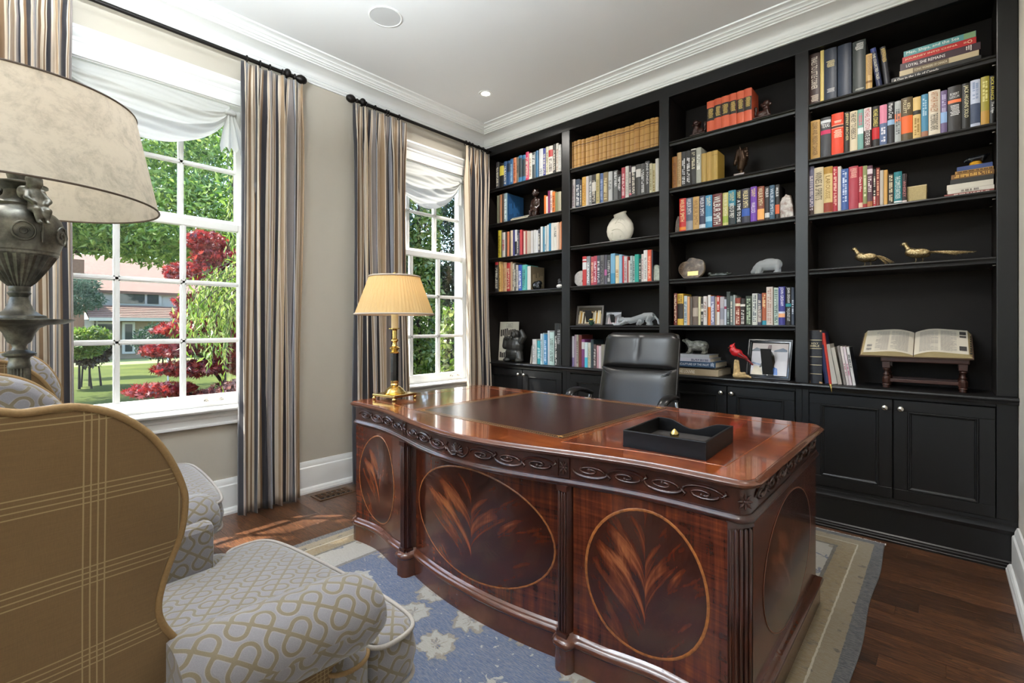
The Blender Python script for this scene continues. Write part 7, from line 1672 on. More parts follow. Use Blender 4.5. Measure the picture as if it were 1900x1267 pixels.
# ------------------------------------------------------------------ urn floor lamp
LX, LY = 1.350, -3.245
t = thing('floor_lamp', 'tall pewter urn floor lamp with mottled parchment shade between the armchairs', 'lamp', (LX, LY, 0))
mU = NT('aged_pewter'); nz = mU.noise(mU.coord('Object'), 22, 5, 0.65); mU.set(col=mU.ramp(nz, [(0.3, lin('33342f')), (0.5, lin('5a5951')), (0.75, lin('8c897e'))]), rough=0.42, metal=0.55); mU.bump(nz, 0.15, 0.003); mU = mU.m
mb = MB(); mb.lathe([(0.15, 0.0), (0.155, 0.010), (0.150, 0.020), (0.120, 0.028), (0.110, 0.040), (0.070, 0.055), (0.045, 0.080), (0.030, 0.110), (0.0245, 0.130)], 36); mb.build('base', mU, t, smooth=35)
mb = MB(); n = 40; ring = [(0.0245 if k % 2 else 0.0215) for k in range(n)]
rings = [[Vector((ring[k]*math.cos(2*PI*k/n), ring[k]*math.sin(2*PI*k/n), z)) for k in range(n)] for z in (0.125, 1.062)]
mb.loft(rings); mb.build('fluted_column', mU, t)
mb = MB(); mb.lathe([(0.0245, 1.056), (0.026, 1.062), (0.024, 1.068), (0.022, 1.082), (0.024, 1.088), (0.036, 1.094), (0.037, 1.100), (0.030, 1.104), (0.018, 1.110), (0.015, 1.118), (0.017, 1.126), (0.024, 1.132), (0.028, 1.140), (0.034, 1.158), (0.044, 1.174), (0.060, 1.183), (0.098, 1.186), (0.110, 1.190), (0.121, 1.197), (0.121, 1.200), (0.080, 1.200), (0.060, 1.203), (0.058, 1.210), (0.046, 1.214), (0.032, 1.226), (0.024, 1.246), (0.020, 1.264), (0.023, 1.270), (0.026, 1.276), (0.022, 1.282), (0.024, 1.290), (0.022, 1.297)], 40); mb.build('stem', mU, t, smooth=35)
up = [(0.022, 1.296), (0.034, 1.308), (0.052, 1.335), (0.068, 1.362), (0.080, 1.385)]
mb = MB(); n = 56; rings = []
for r, z in up: rings.append([Vector(((r + (0.0022 if k % 2 else -0.0014))*math.cos(2*PI*k/n), (r + (0.0022 if k % 2 else -0.0014))*math.sin(2*PI*k/n), z)) for k in range(n)])
mb.loft(rings, cap=(True, False)); mb.build('fluted_bowl', mU, t, smooth=30)
mb = MB(); mb.lathe([(0.080, 1.384), (0.085, 1.388), (0.085, 1.394), (0.088, 1.398), (0.088, 1.404), (0.096, 1.430), (0.100, 1.455), (0.098, 1.476), (0.090, 1.496), (0.078, 1.510), (0.066, 1.518), (0.060, 1.526), (0.064, 1.532), (0.058, 1.538), (0.044, 1.546), (0.034, 1.560), (0.032, 1.574), (0.040, 1.582), (0.062, 1.590), (0.062, 1.594), (0.040, 1.600), (0.024, 1.606), (0.028, 1.622), (0.038, 1.640), (0.036, 1.650), (0.014, 1.656), (0.012, 1.70)], 40, cap=False); mb.build('urn', mU, t, smooth=35)
for k in range(6):                                      # relief wreaths round the belly
    a = k*PI/3 + 0.05; mb = MB()
    f = lambda s, z: Vector(((0.0995)*math.cos(a + s/0.1), 0.0995*math.sin(a + s/0.1), 1.448 + z))
    mb.tube([f(0.024*math.cos(q), 0.026*math.sin(q)) for q in np.linspace(0, 2*PI, 21)[:-1]], 0.0030, 6, closed=True)
    mb.tube([f(0.012*math.cos(q)*(1 - q/14), 0.012*math.sin(q)*(1 - q/14)) for q in np.linspace(0, 9, 20)], 0.0022, 5)
    mb.tube([f(0.040, -0.028), f(0.040, 0.0), f(0.042, 0.028)], [0.002, 0.005, 0.002], 6)
    mb.build('relief_wreath', mU, t, smooth=60)
for a in (R(22), R(202)):                              # cherubs seated on the shoulders
    ca = Vector((math.cos(a), math.sin(a), 0)); m4 = T(ca.x*0.088, ca.y*0.088, 1.505) @ RZ(a)
    mb = MB(); V = lambda x, y, z: m4 @ Vector((x, y, z))
    mb.cap(V(-0.004, 0, 0.016), V(-0.012, 0, 0.056), 0.019, 0.016); mb.ell(V(-0.012, 0, 0.084), (0.0185, 0.0185, 0.020)); mb.ell(V(-0.016, 0, 0.095), (0.020, 0.020, 0.014))
    for s in (-1, 1):
        mb.cap(V(0.0, s*0.010, 0.010), V(0.024, s*0.013, 0.004), 0.012, 0.010); mb.cap(V(0.024, s*0.013, 0.004), V(0.026, s*0.009, -0.028), 0.010, 0.006); mb.cap(V(0.026, s*0.009, -0.029), V(0.036, s*0.009, -0.032), 0.006, 0.005)
        mb.cap(V(-0.010, s*0.017, 0.054), V(0.004, s*0.026, 0.036), 0.0085, 0.0075); mb.cap(V(0.004, s*0.026, 0.036), V(0.016, s*0.014, 0.024), 0.0075, 0.006)
        mb.ell(V(-0.026, s*0.020, 0.056), (0.008, 0.014, 0.020))
    mb.cap(V(0.028, -0.012, -0.020), V(0.020, 0.02, 0.006), 0.005, 0.004)
    sculpt(mb, 'cherub', mU, t, 0.0032, 2)
mb = MB(); mb.lathe([(0.012, 1.655), (0.012, 1.72), (0.018, 1.722), (0.018, 1.745), (0.0005, 1.746)], 16); mb.build('socket', m_brass, t, smooth=40)
mb = MB(); mb.tube([(0, 0, 1.72), (0.05, 0, 1.75), (0.06, 0, 1.80), (0.03, 0, 1.845), (0, 0, 1.85)], 0.0025, 6); mb.tube([(0, 0, 1.72), (-0.05, 0, 1.75), (-0.06, 0, 1.80), (-0.03, 0, 1.845), (0, 0, 1.85)], 0.0025, 6); mb.build('harp', m_brass, t)
mb = MB(); mb.grid(lambda u, v: Vector(((0.330 - 0.060*v)*math.cos(2*PI*u), (0.330 - 0.060*v)*math.sin(2*PI*u), 1.550 + 0.296*v)), 96, 6); mb.build('shade', shade_mat('mottled_parchment', 'c6beb0', 0.42, 0.28), t, smooth=180)
mT = plain('brown_shade_binding', '4a3c30', 0.6)
for r, z in ((0.3305, 1.552), (0.2705, 1.845)):
    mb = MB(); mb.tube([(r*math.cos(a), r*math.sin(a), z) for a in np.linspace(0, 2*PI, 65)[:-1]], 0.0030, 6, closed=True); mb.build('shade_binding', mT, t, smooth=60)
mb = MB()
for k in range(3): mb.tube([(0, 0, 1.85), (0.27*math.cos(k*2.1 + 1), 0.27*math.sin(k*2.1 + 1), 1.845)], 0.0018, 5)
mb.build('spider', m_brass, t)
e = NT('lamp_bulb_glass'); e.set(col=(1, 0.9, 0.7, 1), emit=(1.0, 0.74, 0.44, 1), estr=FLOOR_LAMP_W / (PI * 0.0135))
mb = MB(); mb.ell((0, 0, 1.775), (0.030, 0.030, 0.040)); mb.build('bulb', e.m, t, smooth=180)
# ------------------------------------------------------------------ wing armchairs
def fret_fabric():
    m = NT('fretwork_jacquard'); uv = m.n('UVMap'); mp = m.n('Mapping'); m.l(uv.outputs[0], mp.inputs[0])
    mp.inputs['Rotation'].default_value = (0, 0, R(40)); s = 1/0.031; mp.inputs['Scale'].default_value = (s, s, 1)
    sp = m.n('SeparateXYZ'); m.l(mp.outputs[0], sp.inputs[0]); x, y = sp.outputs[0], sp.outputs[1]
    ix, iy = m.math('FLOOR', x), m.math('FLOOR', y); fx, fy = m.math('SUBTRACT', x, ix), m.math('SUBTRACT', y, iy)
    # interlocking arcs: each tile carries two corner arcs, turned by a repeating 6-step rule; squarer arcs on alternate rows
    k = m.math('FLOORED_MODULO', m.math('ADD', ix, m.math('MULTIPLY', iy, 2.0)), 6.0)
    flip = m.math('ADD', m.math('LESS_THAN', k, 1.5), m.math('MULTIPLY', m.math('GREATER_THAN', k, 2.5), m.math('LESS_THAN', k, 3.5)))
    gx = m.math('ABSOLUTE', m.math('SUBTRACT', flip, fx))
    px = m.math('ADD', 2.0, m.math('MULTIPLY', m.math('FLOORED_MODULO', iy, 2.0), 4.0))
    def cr(a, b): return m.math('POWER', m.math('ADD', m.math('POWER', a, px), m.math('POWER', b, px)), m.math('DIVIDE', 1.0, px))
    r1 = m.math('ABSOLUTE', m.math('SUBTRACT', cr(gx, fy), 0.5)); r2 = m.math('ABSOLUTE', m.math('SUBTRACT', cr(m.math('SUBTRACT', 1.0, gx), m.math('SUBTRACT', 1.0, fy)), 0.5))
    f = m.math('MULTIPLY', m.math('MINIMUM', r1, r2), 2.0)
    tw = m.noise(m.coord('Object'), 900, 2); big = m.noise(m.coord('Object'), 3, 3)
    ground = m.mix(tw, lin('625f62'), lin('868388'))
    gold = m.mix(tw, lin('5c5342'), lin('756a54'))
    c = m.mix(m.ramp(f, [(0.19, (1,1,1,1)), (0.25, (0,0,0,1))]), ground, gold)
    c = m.mix(m.ramp(f, [(0.20, (0,0,0,1)), (0.26, (0.5,0.5,0.5,1)), (0.33, (0,0,0,1))]), c, lin('8e8980'))
    m.set(col=c, rough=0.75, sheen=0.35, spec=0.2); m.bump(m.ramp(f, [(0.2, (0,0,0,1)), (0.4, (1,1,1,1))]), 0.25, 0.0015); return m.m
def plaid_fabric():
    m = NT('tan_windowpane_linen'); uv = m.n('UVMap'); sp = m.n('SeparateXYZ'); m.l(uv.outputs[0], sp.inputs[0])
    def lines(v, off):
        t = m.math('FRACT', m.math('ADD', m.math('DIVIDE', v, 0.119), off)); q = m.math('MULTIPLY', t, 0.119/0.0082)
        inside = m.math('LESS_THAN', q, 4.0); return m.math('MULTIPLY', inside, m.math('LESS_THAN', m.math('FRACT', q), 0.22))
    k = m.math('MAXIMUM', lines(sp.outputs[0], 0.30), lines(sp.outputs[1], 0.227))
    tw = m.noise(m.coord('Object', (900, 900, 120)), 1, 2, 0.7); slub = m.noise(m.coord('Object', (12, 12, 260)), 2, 3)
    base = m.mix(m.math('MULTIPLY', m.math('ADD', tw, slub), 0.5), lin('54402a'), lin('735b3a'))
    c = m.mix(m.math('MULTIPLY', k, 0.6), base, lin('9a8864')); m.set(col=c, rough=0.85, sheen=0.25, spec=0.15); m.bump(tw, 0.15, 0.0008); return m.m
m_fret = fret_fabric(); m_plaid = plaid_fabric(); m_welt = plain('tan_welt', '806540', 0.8, var=0.1, scale=300); m_weltg = plain('oatmeal_welt', '968f88', 0.8, var=0.1, scale=300)
m_leg = plain('dark_chair_leg', '2a1810', 0.3)
WING = [(-0.470, 1.150), (-0.400, 1.132), (-0.330, 1.108), (-0.275, 1.084), (-0.242, 1.071), (-0.218, 1.0645), (-0.195, 1.065), (-0.161, 1.065), (-0.118, 1.048), (-0.077, 1.012), (-0.049, 0.967), (-0.030, 0.918), (-0.025, 0.885), (-0.031, 0.837), (-0.049, 0.786), (-0.060, 0.737), (-0.055, 0.700), (-0.032, 0.657), (-0.022, 0.635)]
def armchair(x, y, rz, label, group):
    t = thing('wing_armchair', label, 'armchair', (x, y, 0.0), rotz=rz, group=group)
    XO, XI = 0.352, 0.282
    tilt = lambda z: 0.045 * max(0, z - 0.62)                       # wings flare outwards
    def back_y(z): return -0.385 - 0.095 * max(0, z - 0.30) / 0.8
    # back: padded front and tan outer back
    def bk(u, v):
        xx = -0.300 + 0.600*u; z = 0.40 + 0.71*v + (0.020*(1 - (2*u-1)**2) if v > 0.9 else 0)
        d = 0.10 * (1 - (2*u-1)**4) * (0.55 + 0.45*math.sin(PI*min(1, v*1.02)))
        return Vector((xx*(1 + 0.10*v), back_y(z) + 0.06 + d, z))
    mb = MB(); mb.grid(bk, 16, 18, lambda u, v: (-0.3 + 0.6*u, 0.4 + 0.71*v)); o = mb.build('back', m_fret, t, smooth=180, solid=0.02)
    mb = MB(); mb.grid(lambda u, v: Vector((-0.385*(1 + 0.05*v) + 0.77*(1 + 0.05*v)*u, back_y(0.13 + 0.97*v), 0.13 + 0.97*v + 0.025*(1 - (2*u-1)**2)*v)), 8, 12, lambda u, v: (-0.385 + 0.77*u, 0.13 + 0.97*v)); mb.build('outer_back', m_plaid, t, smooth=180, solid=0.012)
    mb = MB(); pts = [Vector((-0.40 + 0.80*k/14, back_y(1.10) + 0.004, 1.10 + 0.025*(1 - (2*k/14-1)**2))) for k in range(15)]; mb.tube(pts, 0.006, 8); mb.build('welt', m_welt, t, smooth=60)
    mb = MB(); mb.grid(lambda u, v: Vector((-0.40 + 0.80*u, back_y(1.10) + 0.115*v, 1.108 + 0.025*(1 - (2*u-1)**2) - 0.012*(2*v-1)**2)), 12, 5, lambda u, v: (-0.4 + 0.8*u, 1.1 + 0.12*v)); mb.build('back_roll', m_fret, t, smooth=180, solid=0.014)
    for s in (-1, 1):
        prof = [(p.x, p.y) for p in smooth_poly([(a, b, 0) for a, b in WING], 4)]
        poly = prof + [(-0.024, 0.55), (-0.024, 0.42), (back_y(0.42), 0.42), (back_y(0.7), 0.70), (back_y(0.95), 0.95)]
        cen = (-0.20, 0.78)
        def ring(x0, inset):
            o2 = offset_outline([(a, b) for a, b in poly][::-1], inset)[::-1]
            return [Vector((s*(x0 + tilt(b)), a, b)) for a, b in o2]
        rings = [ring(XI, 0.022), ring(XI + 0.006, 0.008), ring(XI + 0.020, 0.0), ring(XO - 0.012, 0.0), ring(XO - 0.002, 0.004)]
        mb = MB(); mb.loft(rings); mb.build('wing', m_fret, t, smooth=50, boxuv=True)
        # tan outer side: wing outside carried down to the base
        low = prof + [(-0.022, 0.40), (-0.022, 0.125), (back_y(0.125), 0.125), (back_y(0.42), 0.42), (back_y(0.8), 0.80)]
        rr = []
        for x0, ins in ((XO - 0.012, 0.004), (XO + 0.003, 0.004), (XO + 0.006, 0.010)):
            o2 = offset_outline(low[::-1], ins)[::-1]; rr.append([Vector((s*(x0 + tilt(b)), a, b)) for a, b in o2])
        mb = MB(); mb.loft(rr); mb.build('outer_side', m_plaid, t, smooth=30, boxuv=True)
        wp = [Vector((s*(XO + 0.001 + tilt(b)), a, b)) for a, b in prof] + [Vector((s*(XO + 0.002), -0.022, z)) for z in (0.60, 0.5, 0.4, 0.3, 0.2, 0.13)]
        mb = MB(); mb.tube(wp, 0.0058, 8); mb.build('welt', m_welt, t, smooth=60)
        # rolled arm, thick and rounded at the front
        NA, NB = 24, 14; rings = []; uvs = []
        pr = [(-0.050, 0.080), (-0.035, 0.084), (0.0, 0.085), (0.08, 0.083), (0.16, 0.082), (0.240, 0.081), (0.275, 0.076), (0.298, 0.064), (0.310, 0.042), (0.314, 0.012)]
        acc = 0
        for i, (yy, r) in enumerate(pr):
            cz = 0.594 - 0.004*(yy + 0.05)/0.34; cx = s*(0.364 + 0.050*(yy + 0.05)/0.34)
            rings.append([Vector((cx + s*1.05*r*math.cos(2*PI*k/NA), yy + 0.0*r, cz + 0.92*r*math.sin(2*PI*k/NA))) for k in range(NA)])
            uvs.append([(yy, 0.08*2*PI*k/NA) for k in range(NA + 1)])
        mb = MB(); mb.loft(rings, uvs=uvs); mb.build('arm_roll', m_fret, t, smooth=60)
        mb = MB(); mb.box(min(s*0.285, s*0.366), max(s*0.285, s*0.366), -0.08, 0.265, 0.30, 0.61); mb.build('arm_inside', m_fret, t, boxuv=True, bevel=0.02)
        mb = MB(); mb.box(min(s*0.362, s*0.378), max(s*0.362, s*0.378), -0.030, 0.262, 0.125, 0.565); mb.build('outer_arm', m_plaid, t, boxuv=True, bevel=0.004)
        # upright arm front with its welted top
        prf = [(0.050, 0.125), (0.052, 0.30), (0.052, 0.455), (0.046, 0.470), (0.025, 0.477), (0.0005, 0.478)]
        m4 = T(s*0.356, 0.278, 0) @ Matrix.Diagonal((0.92, 1.0, 1.0, 1.0)); rings = []; uvs = []
        for r, z in prf: rings.append([m4 @ Vector((r*math.cos(2*PI*k/20), r*math.sin(2*PI*k/20), z)) for k in range(20)]); uvs.append([(0.052*2*PI*k/20, z) for k in range(21)])
        mb = MB(); mb.loft(rings, uvs=uvs); mb.build('arm_front', m_fret, t, smooth=50)
        mb = MB(); mb.tube([m4 @ Vector((0.0525*math.cos(a), 0.0525*math.sin(a), 0.458)) for a in np.linspace(0, 2*PI, 25)[:-1]], 0.005, 8, closed=True); mb.build('welt', m_welt, t, smooth=60)
        for yy in (0.38, -0.34):
            mb = MB(); mb.lathe([(0.014, 0.0), (0.018, 0.03), (0.026, 0.13)], 14, T(s*0.30, yy, 0.0105 if True else 0)); mb.build('leg', m_leg, t, smooth=40)
    # seat deck and T-shaped cushion
    mb = MB(); mb.box(-0.335, 0.335, -0.37, 0.425, 0.125, 0.335); mb.build('seat_base', m_fret, t, boxuv=True, bevel=0.02)
    half = [(0.0, 0.482), (0.20, 0.478), (0.335, 0.466), (0.385, 0.446), (0.402, 0.415), (0.402, 0.365), (0.385, 0.338), (0.350, 0.325), (0.318, 0.308), (0.296, 0.275), (0.286, 0.22), (0.282, 0.10), (0.280, -0.20), (0.268, -0.29), (0.15, -0.30)]
    full = [(a, b) for a, b in half] + [(-a, b) for a, b in reversed(half) if a > 0]
    sm = [(p.x, p.y) for p in smooth_poly([(a, b, 0) for a, b in full], 4, closed=True)]
    sm = sm[::-1]
    def crown(a, b, base, h): return base + h * max(0.0, 1 - (a/0.42)**2) * max(0.0, 1 - ((b - 0.08)/0.46)**2)
    mb = MB(); rings = []
    for ins, z in ((0.060, 0.338), (0.012, 0.342), (0.0, 0.360), (-0.010, 0.405), (0.0, 0.450), (0.006, 0.462)):
        o2 = offset_outline(sm, ins); rings.append([Vector((a, b, z)) for a, b in o2])
    for ins in (0.030, 0.07, 0.12, 0.17):
        rings.append([Vector((a*(1 - ins*2.2), 0.05 + (b - 0.05)*(1 - ins*2.2), crown(a*(1 - ins*2.2), 0.05 + (b-0.05)*(1 - ins*2.2), 0.464, 0.040))) for a, b in sm])
    rings.append([Vector((a*0.25, 0.05 + (b - 0.05)*0.25, crown(a*0.25, 0.05 + (b-0.05)*0.25, 0.464, 0.040))) for a, b in sm])
    mb.loft(rings); mb.build('seat_cushion', m_fret, t, smooth=60, boxuv=True)
    for z, e in ((0.461, -0.002), (0.349, -0.002)):
        mb = MB(); mb.tube([(a, b, z) for a, b in offset_outline(sm, e)], 0.0055, 8, closed=True); mb.build('cushion_welt', m_weltg, t, smooth=60)
    t.scale = (0.96, 1, 1)
    return t
ar_g = 'pair of wing armchairs'
armchair(2.078, -3.100, R(5), 'large wing armchair nearest the camera with tan plaid outside and grey-gold fretwork seat', ar_g)
armchair(0.760, -3.085, R(-5), 'second wing armchair by the window wall, behind the urn floor lamp', ar_g)

# ------------------------------------------------------------------ leather office chair
t = thing('office_chair', 'black leather high-back office chair behind the desk, turned slightly to the window', 'office chair', (1.885, -0.495, DZ), rotz=R(5))
mLe = NT('black_chair_leather'); nz = mLe.noise(mLe.coord('Object'), 140, 4, 0.7); n2 = mLe.noise(mLe.coord('Object', (1, 1, 0.35)), 9, 3, 0.6, 1.0)
mLe.set(col=lin('1c1a19'), rough=0.33, spec=0.55); mLe.bump(m_h := mLe.math('ADD', mLe.math('MULTIPLY', nz, 0.15), n2), 0.16, 0.006); mLe = mLe.m
def cushion_back(w0, w1, z0, z1, y0, y1, d, nm, crease):
    def f(u, v):
        q = 2*u - 1; w = w0 + (w1 - w0)*v; edge = (1 - abs(q)**5) * (1 - abs(2*v - 1)**7)
        xx = q*w/2; z = z0 + (z1 - z0)*v; y = y0 + (y1 - y0)*v - d*edge**0.6
        if crease and abs(q) < 0.16 and v > 0.12: y += 0.009*math.exp(-(q/0.05)**2) * min(1, (v - 0.12)*3)
        r = 0.07                                             # round the upper corners
        if crease and v > 0.86 and abs(q) > 0.80: z -= 0.05 * ((v - 0.86)/0.14) * ((abs(q) - 0.80)/0.20)**2
        return Vector((xx, y, z))
    mb = MB(); mb.grid(f, 36, 26); g = mb; return g.build(nm, mLe, t, smooth=180)
cushion_back(0.505, 0.505, 0.895, 1.125, 0.052, 0.118, 0.055, 'headrest_cushion', True)
cushion_back(0.515, 0.500, 0.480, 0.902, -0.050, 0.052, 0.050, 'back_cushion', False)
mb = MB(); rings = []
for w, z, y in ((0.46, 0.47, -0.03), (0.505, 0.50, -0.022), (0.515, 0.70, 0.022), (0.505, 0.90, 0.072), (0.505, 1.06, 0.110), (0.47, 1.112, 0.124), (0.40, 1.120, 0.126)):
    rings.append([Vector((-w/2, y - 0.014, z)), Vector((w/2, y - 0.014, z)), Vector((w/2, y + 0.032, z)), Vector((w/2 - 0.04, y + 0.052, z)), Vector((-w/2 + 0.04, y + 0.052, z)), Vector((-w/2, y + 0.032, z))])
mb.loft(rings); mb.build('back_shell', mLe, t, smooth=45, bevel=0.008)
for s in (-1, 1):
    mb = MB(); mb.tube([(s*w/2, y - 0.012, z) for w, z, y in ((0.505, 0.50, -0.022), (0.517, 0.70, 0.022), (0.507, 0.90, 0.072), (0.507, 1.06, 0.110), (0.475, 1.108, 0.122))], 0.0030, 6); mb.build('seam', plain('grey_seam', '4a4644', 0.5), t)
mb = MB()
for s in (-1, 1):
    for k in range(3): mb.tube([(s*(0.235 - 0.01*k), 0.045 - 0.035, 0.893 - 0.012*k), (s*(0.19 - 0.02*k), 0.028 - 0.035, 0.876 - 0.02*k)], [0.005, 0.001], 6)
mb.build('pucker', mLe, t, smooth=60)
mb = MB(); mb.grid(lambda u, v: Vector(((2*u-1)*0.26, -0.41 + 0.41*v, 0.475 + 0.045*(1 - abs(2*u-1)**5)*(1 - abs(2*v-1)**6) - 0.03*(1-v)**6)), 24, 20); mb.build('seat_cushion', mLe, t, smooth=180)
mb = MB(); mb.box(-0.255, 0.255, -0.40, 0.0, 0.415, 0.478); mb.build('seat_pan', plain('black_shell_plastic', '181818', 0.4), t, bevel=0.02)
m_arm = plain('black_soft_armrest', '131212', 0.28)
for s in (-1, 1):
    pts = smooth_poly([(s*0.285, -0.365, 0.690), (s*0.300, -0.315, 0.745), (s*0.305, -0.230, 0.762), (s*0.300, -0.140, 0.748), (s*0.285, -0.060, 0.722)], 5); n = len(pts)
    mb = MB(); rr = []
    for i, p in enumerate(pts):
        a = pts[min(i+1, n-1)] - pts[max(i-1, 0)]; a.normalize(); up = Vector((1, 0, 0)).cross(a).normalized(); 
        if up.z < 0: up = -up
        k = 0.55 + 0.45*math.sin(PI*i/(n-1)); rr.append([p + Vector((1, 0, 0))*0.036*k*math.cos(q) + up*0.015*math.sin(q) for q in np.linspace(0, 2*PI, 13)[:-1]])
    mb.loft(rr); mb.build('armrest', m_arm, t, smooth=60)
    mb = MB(); mb.tube(smooth_poly([(s*0.285, -0.365, 0.688), (s*0.292, -0.380, 0.60), (s*0.270, -0.36, 0.47), (s*0.20, -0.30, 0.43)], 5), 0.013, 8); mb.tube(smooth_poly([(s*0.285, -0.065, 0.718), (s*0.295, -0.085, 0.62), (s*0.270, -0.16, 0.47), (s*0.20, -0.22, 0.43)], 5), 0.013, 8); mb.build('arm_loop', plain('polished_aluminium', 'c8c8cc', 0.2, metal=1.0), t, smooth=60)
mb = MB(); mb.lathe([(0.028, 0.10), (0.028, 0.25), (0.020, 0.25), (0.020, 0.42)], 18, T(0, -0.25, 0)); mb.build('gas_lift', m_iron, t, smooth=40)
for k in range(5):
    a = 2*PI*k/5 + 0.3; c = Vector((math.cos(a), math.sin(a), 0)); o = Vector((0, -0.25, 0))
    mb = MB(); mb.tube([o + Vector((0, 0, 0.125)), o + c*0.16 + Vector((0, 0, 0.115)), o + c*0.30 + Vector((0, 0, 0.085))], [0.026, 0.020, 0.014], 8); f = mb.build('base_arm', plain('polished_aluminium', 'c8c8cc', 0.2, metal=1.0), t, smooth=50)
    mb = MB(); mb.lathe([(0.010, -0.022), (0.028, -0.020), (0.030, -0.006), (0.030, 0.006), (0.028, 0.020), (0.010, 0.022)], 18, T(*(o + c*0.30 + Vector((0, 0, 0.031)))) @ RZ(a + PI/2) @ RX(PI/2) @ RY(0)); mb.build('castor', m_iron, f, smooth=40)
# ------------------------------------------------------------------ garden and street seen through the windows
GZ = -0.62
def leaf_mat(name, cols, tr=0.45, scale=3.0):
    m = NT(name); g = m.n('NewGeometry'); nz = m.noise(m.coord('Object'), scale, 2)
    f = m.math('ADD', m.math('MULTIPLY', g.outputs['Random Per Island'], 0.7), m.math('MULTIPLY', nz, 0.3))
    st = [(0.15 + 0.7*i/(len(cols)-1), lin(c)) for i, c in enumerate(cols)]
    col = m.ramp(f, st); d = m.n('BsdfDiffuse'); t = m.n('BsdfTranslucent'); x = m.n('MixShader'); gl = m.n('BsdfGlossy'); x2 = m.n('MixShader')
    m.put(d.inputs[0], col); m.put(t.inputs[0], col); x.inputs[0].default_value = tr; gl.inputs['Roughness'].default_value = 0.45; x2.inputs[0].default_value = 0.06
    m.l(d.outputs[0], x.inputs[1]); m.l(t.outputs[0], x.inputs[2]); m.l(x.outputs[0], x2.inputs[1]); m.l(gl.outputs[0], x2.inputs[2]); m.l(x2.outputs[0], m.o.inputs[0]); return m.m
def leaves_obj(name, parent, mat, centers, size, seed, aspect=0.5, droop=0.0, star=False):
    """one mesh of folded leaves around the given points (numpy, origin at the parent)"""
    rg = np.random.default_rng(seed); n = len(centers); C = np.asarray(centers)
    d = rg.normal(size=(n, 3)); d[:, 2] -= droop; d /= np.linalg.norm(d, axis=1)[:, None]
    r = rg.normal(size=(n, 3)); w = np.cross(d, r); w /= np.linalg.norm(w, axis=1)[:, None] + 1e-9
    L = (size * rg.uniform(0.6, 1.3, n))[:, None]; up = np.cross(w, d) * L * 0.10
    if star:
        k = 5; vs = []; base = np.arange(n) * (1 + 2*k)
        cols = [C]
        for j in range(k):
            a = (j - 2) * 0.62; tip = np.cos(a)*d + np.sin(a)*w; ln = 1.0 - 0.16*abs(j - 2)
            cols.append(C + tip*L*ln); b = a + 0.31; notch = np.cos(b)*d + np.sin(b)*w; cols.append(C + notch*L*0.34)
        V = np.stack(cols, 1).reshape(-1, 3); F = []
        for j in range(k):
            q = np.stack([base, base + (1 + 2*j - 1 if j else 0), base + 1 + 2*j, base + 2 + 2*j], 1) if j else np.stack([base, base + 1, base + 2], 1)
            F.append(q)
        faces = [f for q in F for f in q.tolist()]
    else:
        a = C; b = C + d*L*0.45 + w*L*aspect*0.5 + up; c = C + d*L; e = C + d*L*0.45 - w*L*aspect*0.5 + up
        V = np.stack([a, b, c, e], 1).reshape(-1, 3); base = np.arange(n)*4
        faces = np.stack([base, base+1, base+2, base+3], 1).tolist()
    me = bpy.data.meshes.new(name); me.from_pydata(V.tolist(), [], faces); me.materials.append(mat)
    o = bpy.data.objects.new(name, me); COL.objects.link(o); o.parent = parent; o['kind'] = 'stuff'; return o
def in_ells(rg, ells, n, shell=0.55):
    wts = np.maximum(np.array([e[1][0]*e[1][1]*e[1][2] for e in ells]), 0.04 if len(ells) == 3 else 0) ** 0.7; wts /= wts.sum(); out = []
    for (c, r), k in zip(ells, (wts*n).astype(int)):
        d = rg.normal(size=(k, 3)); d /= np.linalg.norm(d, axis=1)[:, None]
        q = (shell + (1 - shell)*rg.random(k)**0.6)[:, None]; out.append(np.array(c) + d*q*np.array(r))
    return np.concatenate(out)
def trunk(parent, segs, mat, name='trunk'):
    mb = MB()
    for pts, r0, r1 in segs:
        pp = smooth_poly(pts, 4); n = len(pp); mb.tube(pp, [r0 + (r1 - r0)*i/(n-1) for i in range(n)], 7)
    return mb.build(name, mat, parent, smooth=60)
m_bark = plain('grey_brown_bark', '4a3c30', 0.9, var=0.3, scale=8); m_barkd = plain('dark_bark', '2c221c', 0.9)
mG = NT('lawn_grass'); a = mG.noise(mG.coord('Object'), 0.7, 4); b = mG.noise(mG.coord('Object'), 40, 4, 0.8)
mG.set(col=mG.ramp(mG.math('ADD', mG.math('MULTIPLY', a, 0.5), mG.math('MULTIPLY', b, 0.5)), [(0.3, lin('2c3a16')), (0.5, lin('454f22')), (0.7, lin('5f6230'))]), rough=0.9, spec=0.1); mG.bump(b, 0.6, 0.03)
mb = MB(); mb.grid(lambda u, v: Vector((-0.2 - 24.8*u, -30 + 60*v, GZ)), 4, 4)
o = struct(mb.build('ground_lawn', mG.m)); 
mb = MB(); mb.box(-60, -25, -30, 40, GZ - 0.3, GZ - 0.005); mb.box(-0.2, 60, -40, 40, GZ - 0.3, GZ - 0.005); struct(mb.build('ground_far', plain('far_garden_ground', '6a7444', 0.95, var=0.3, scale=1)))

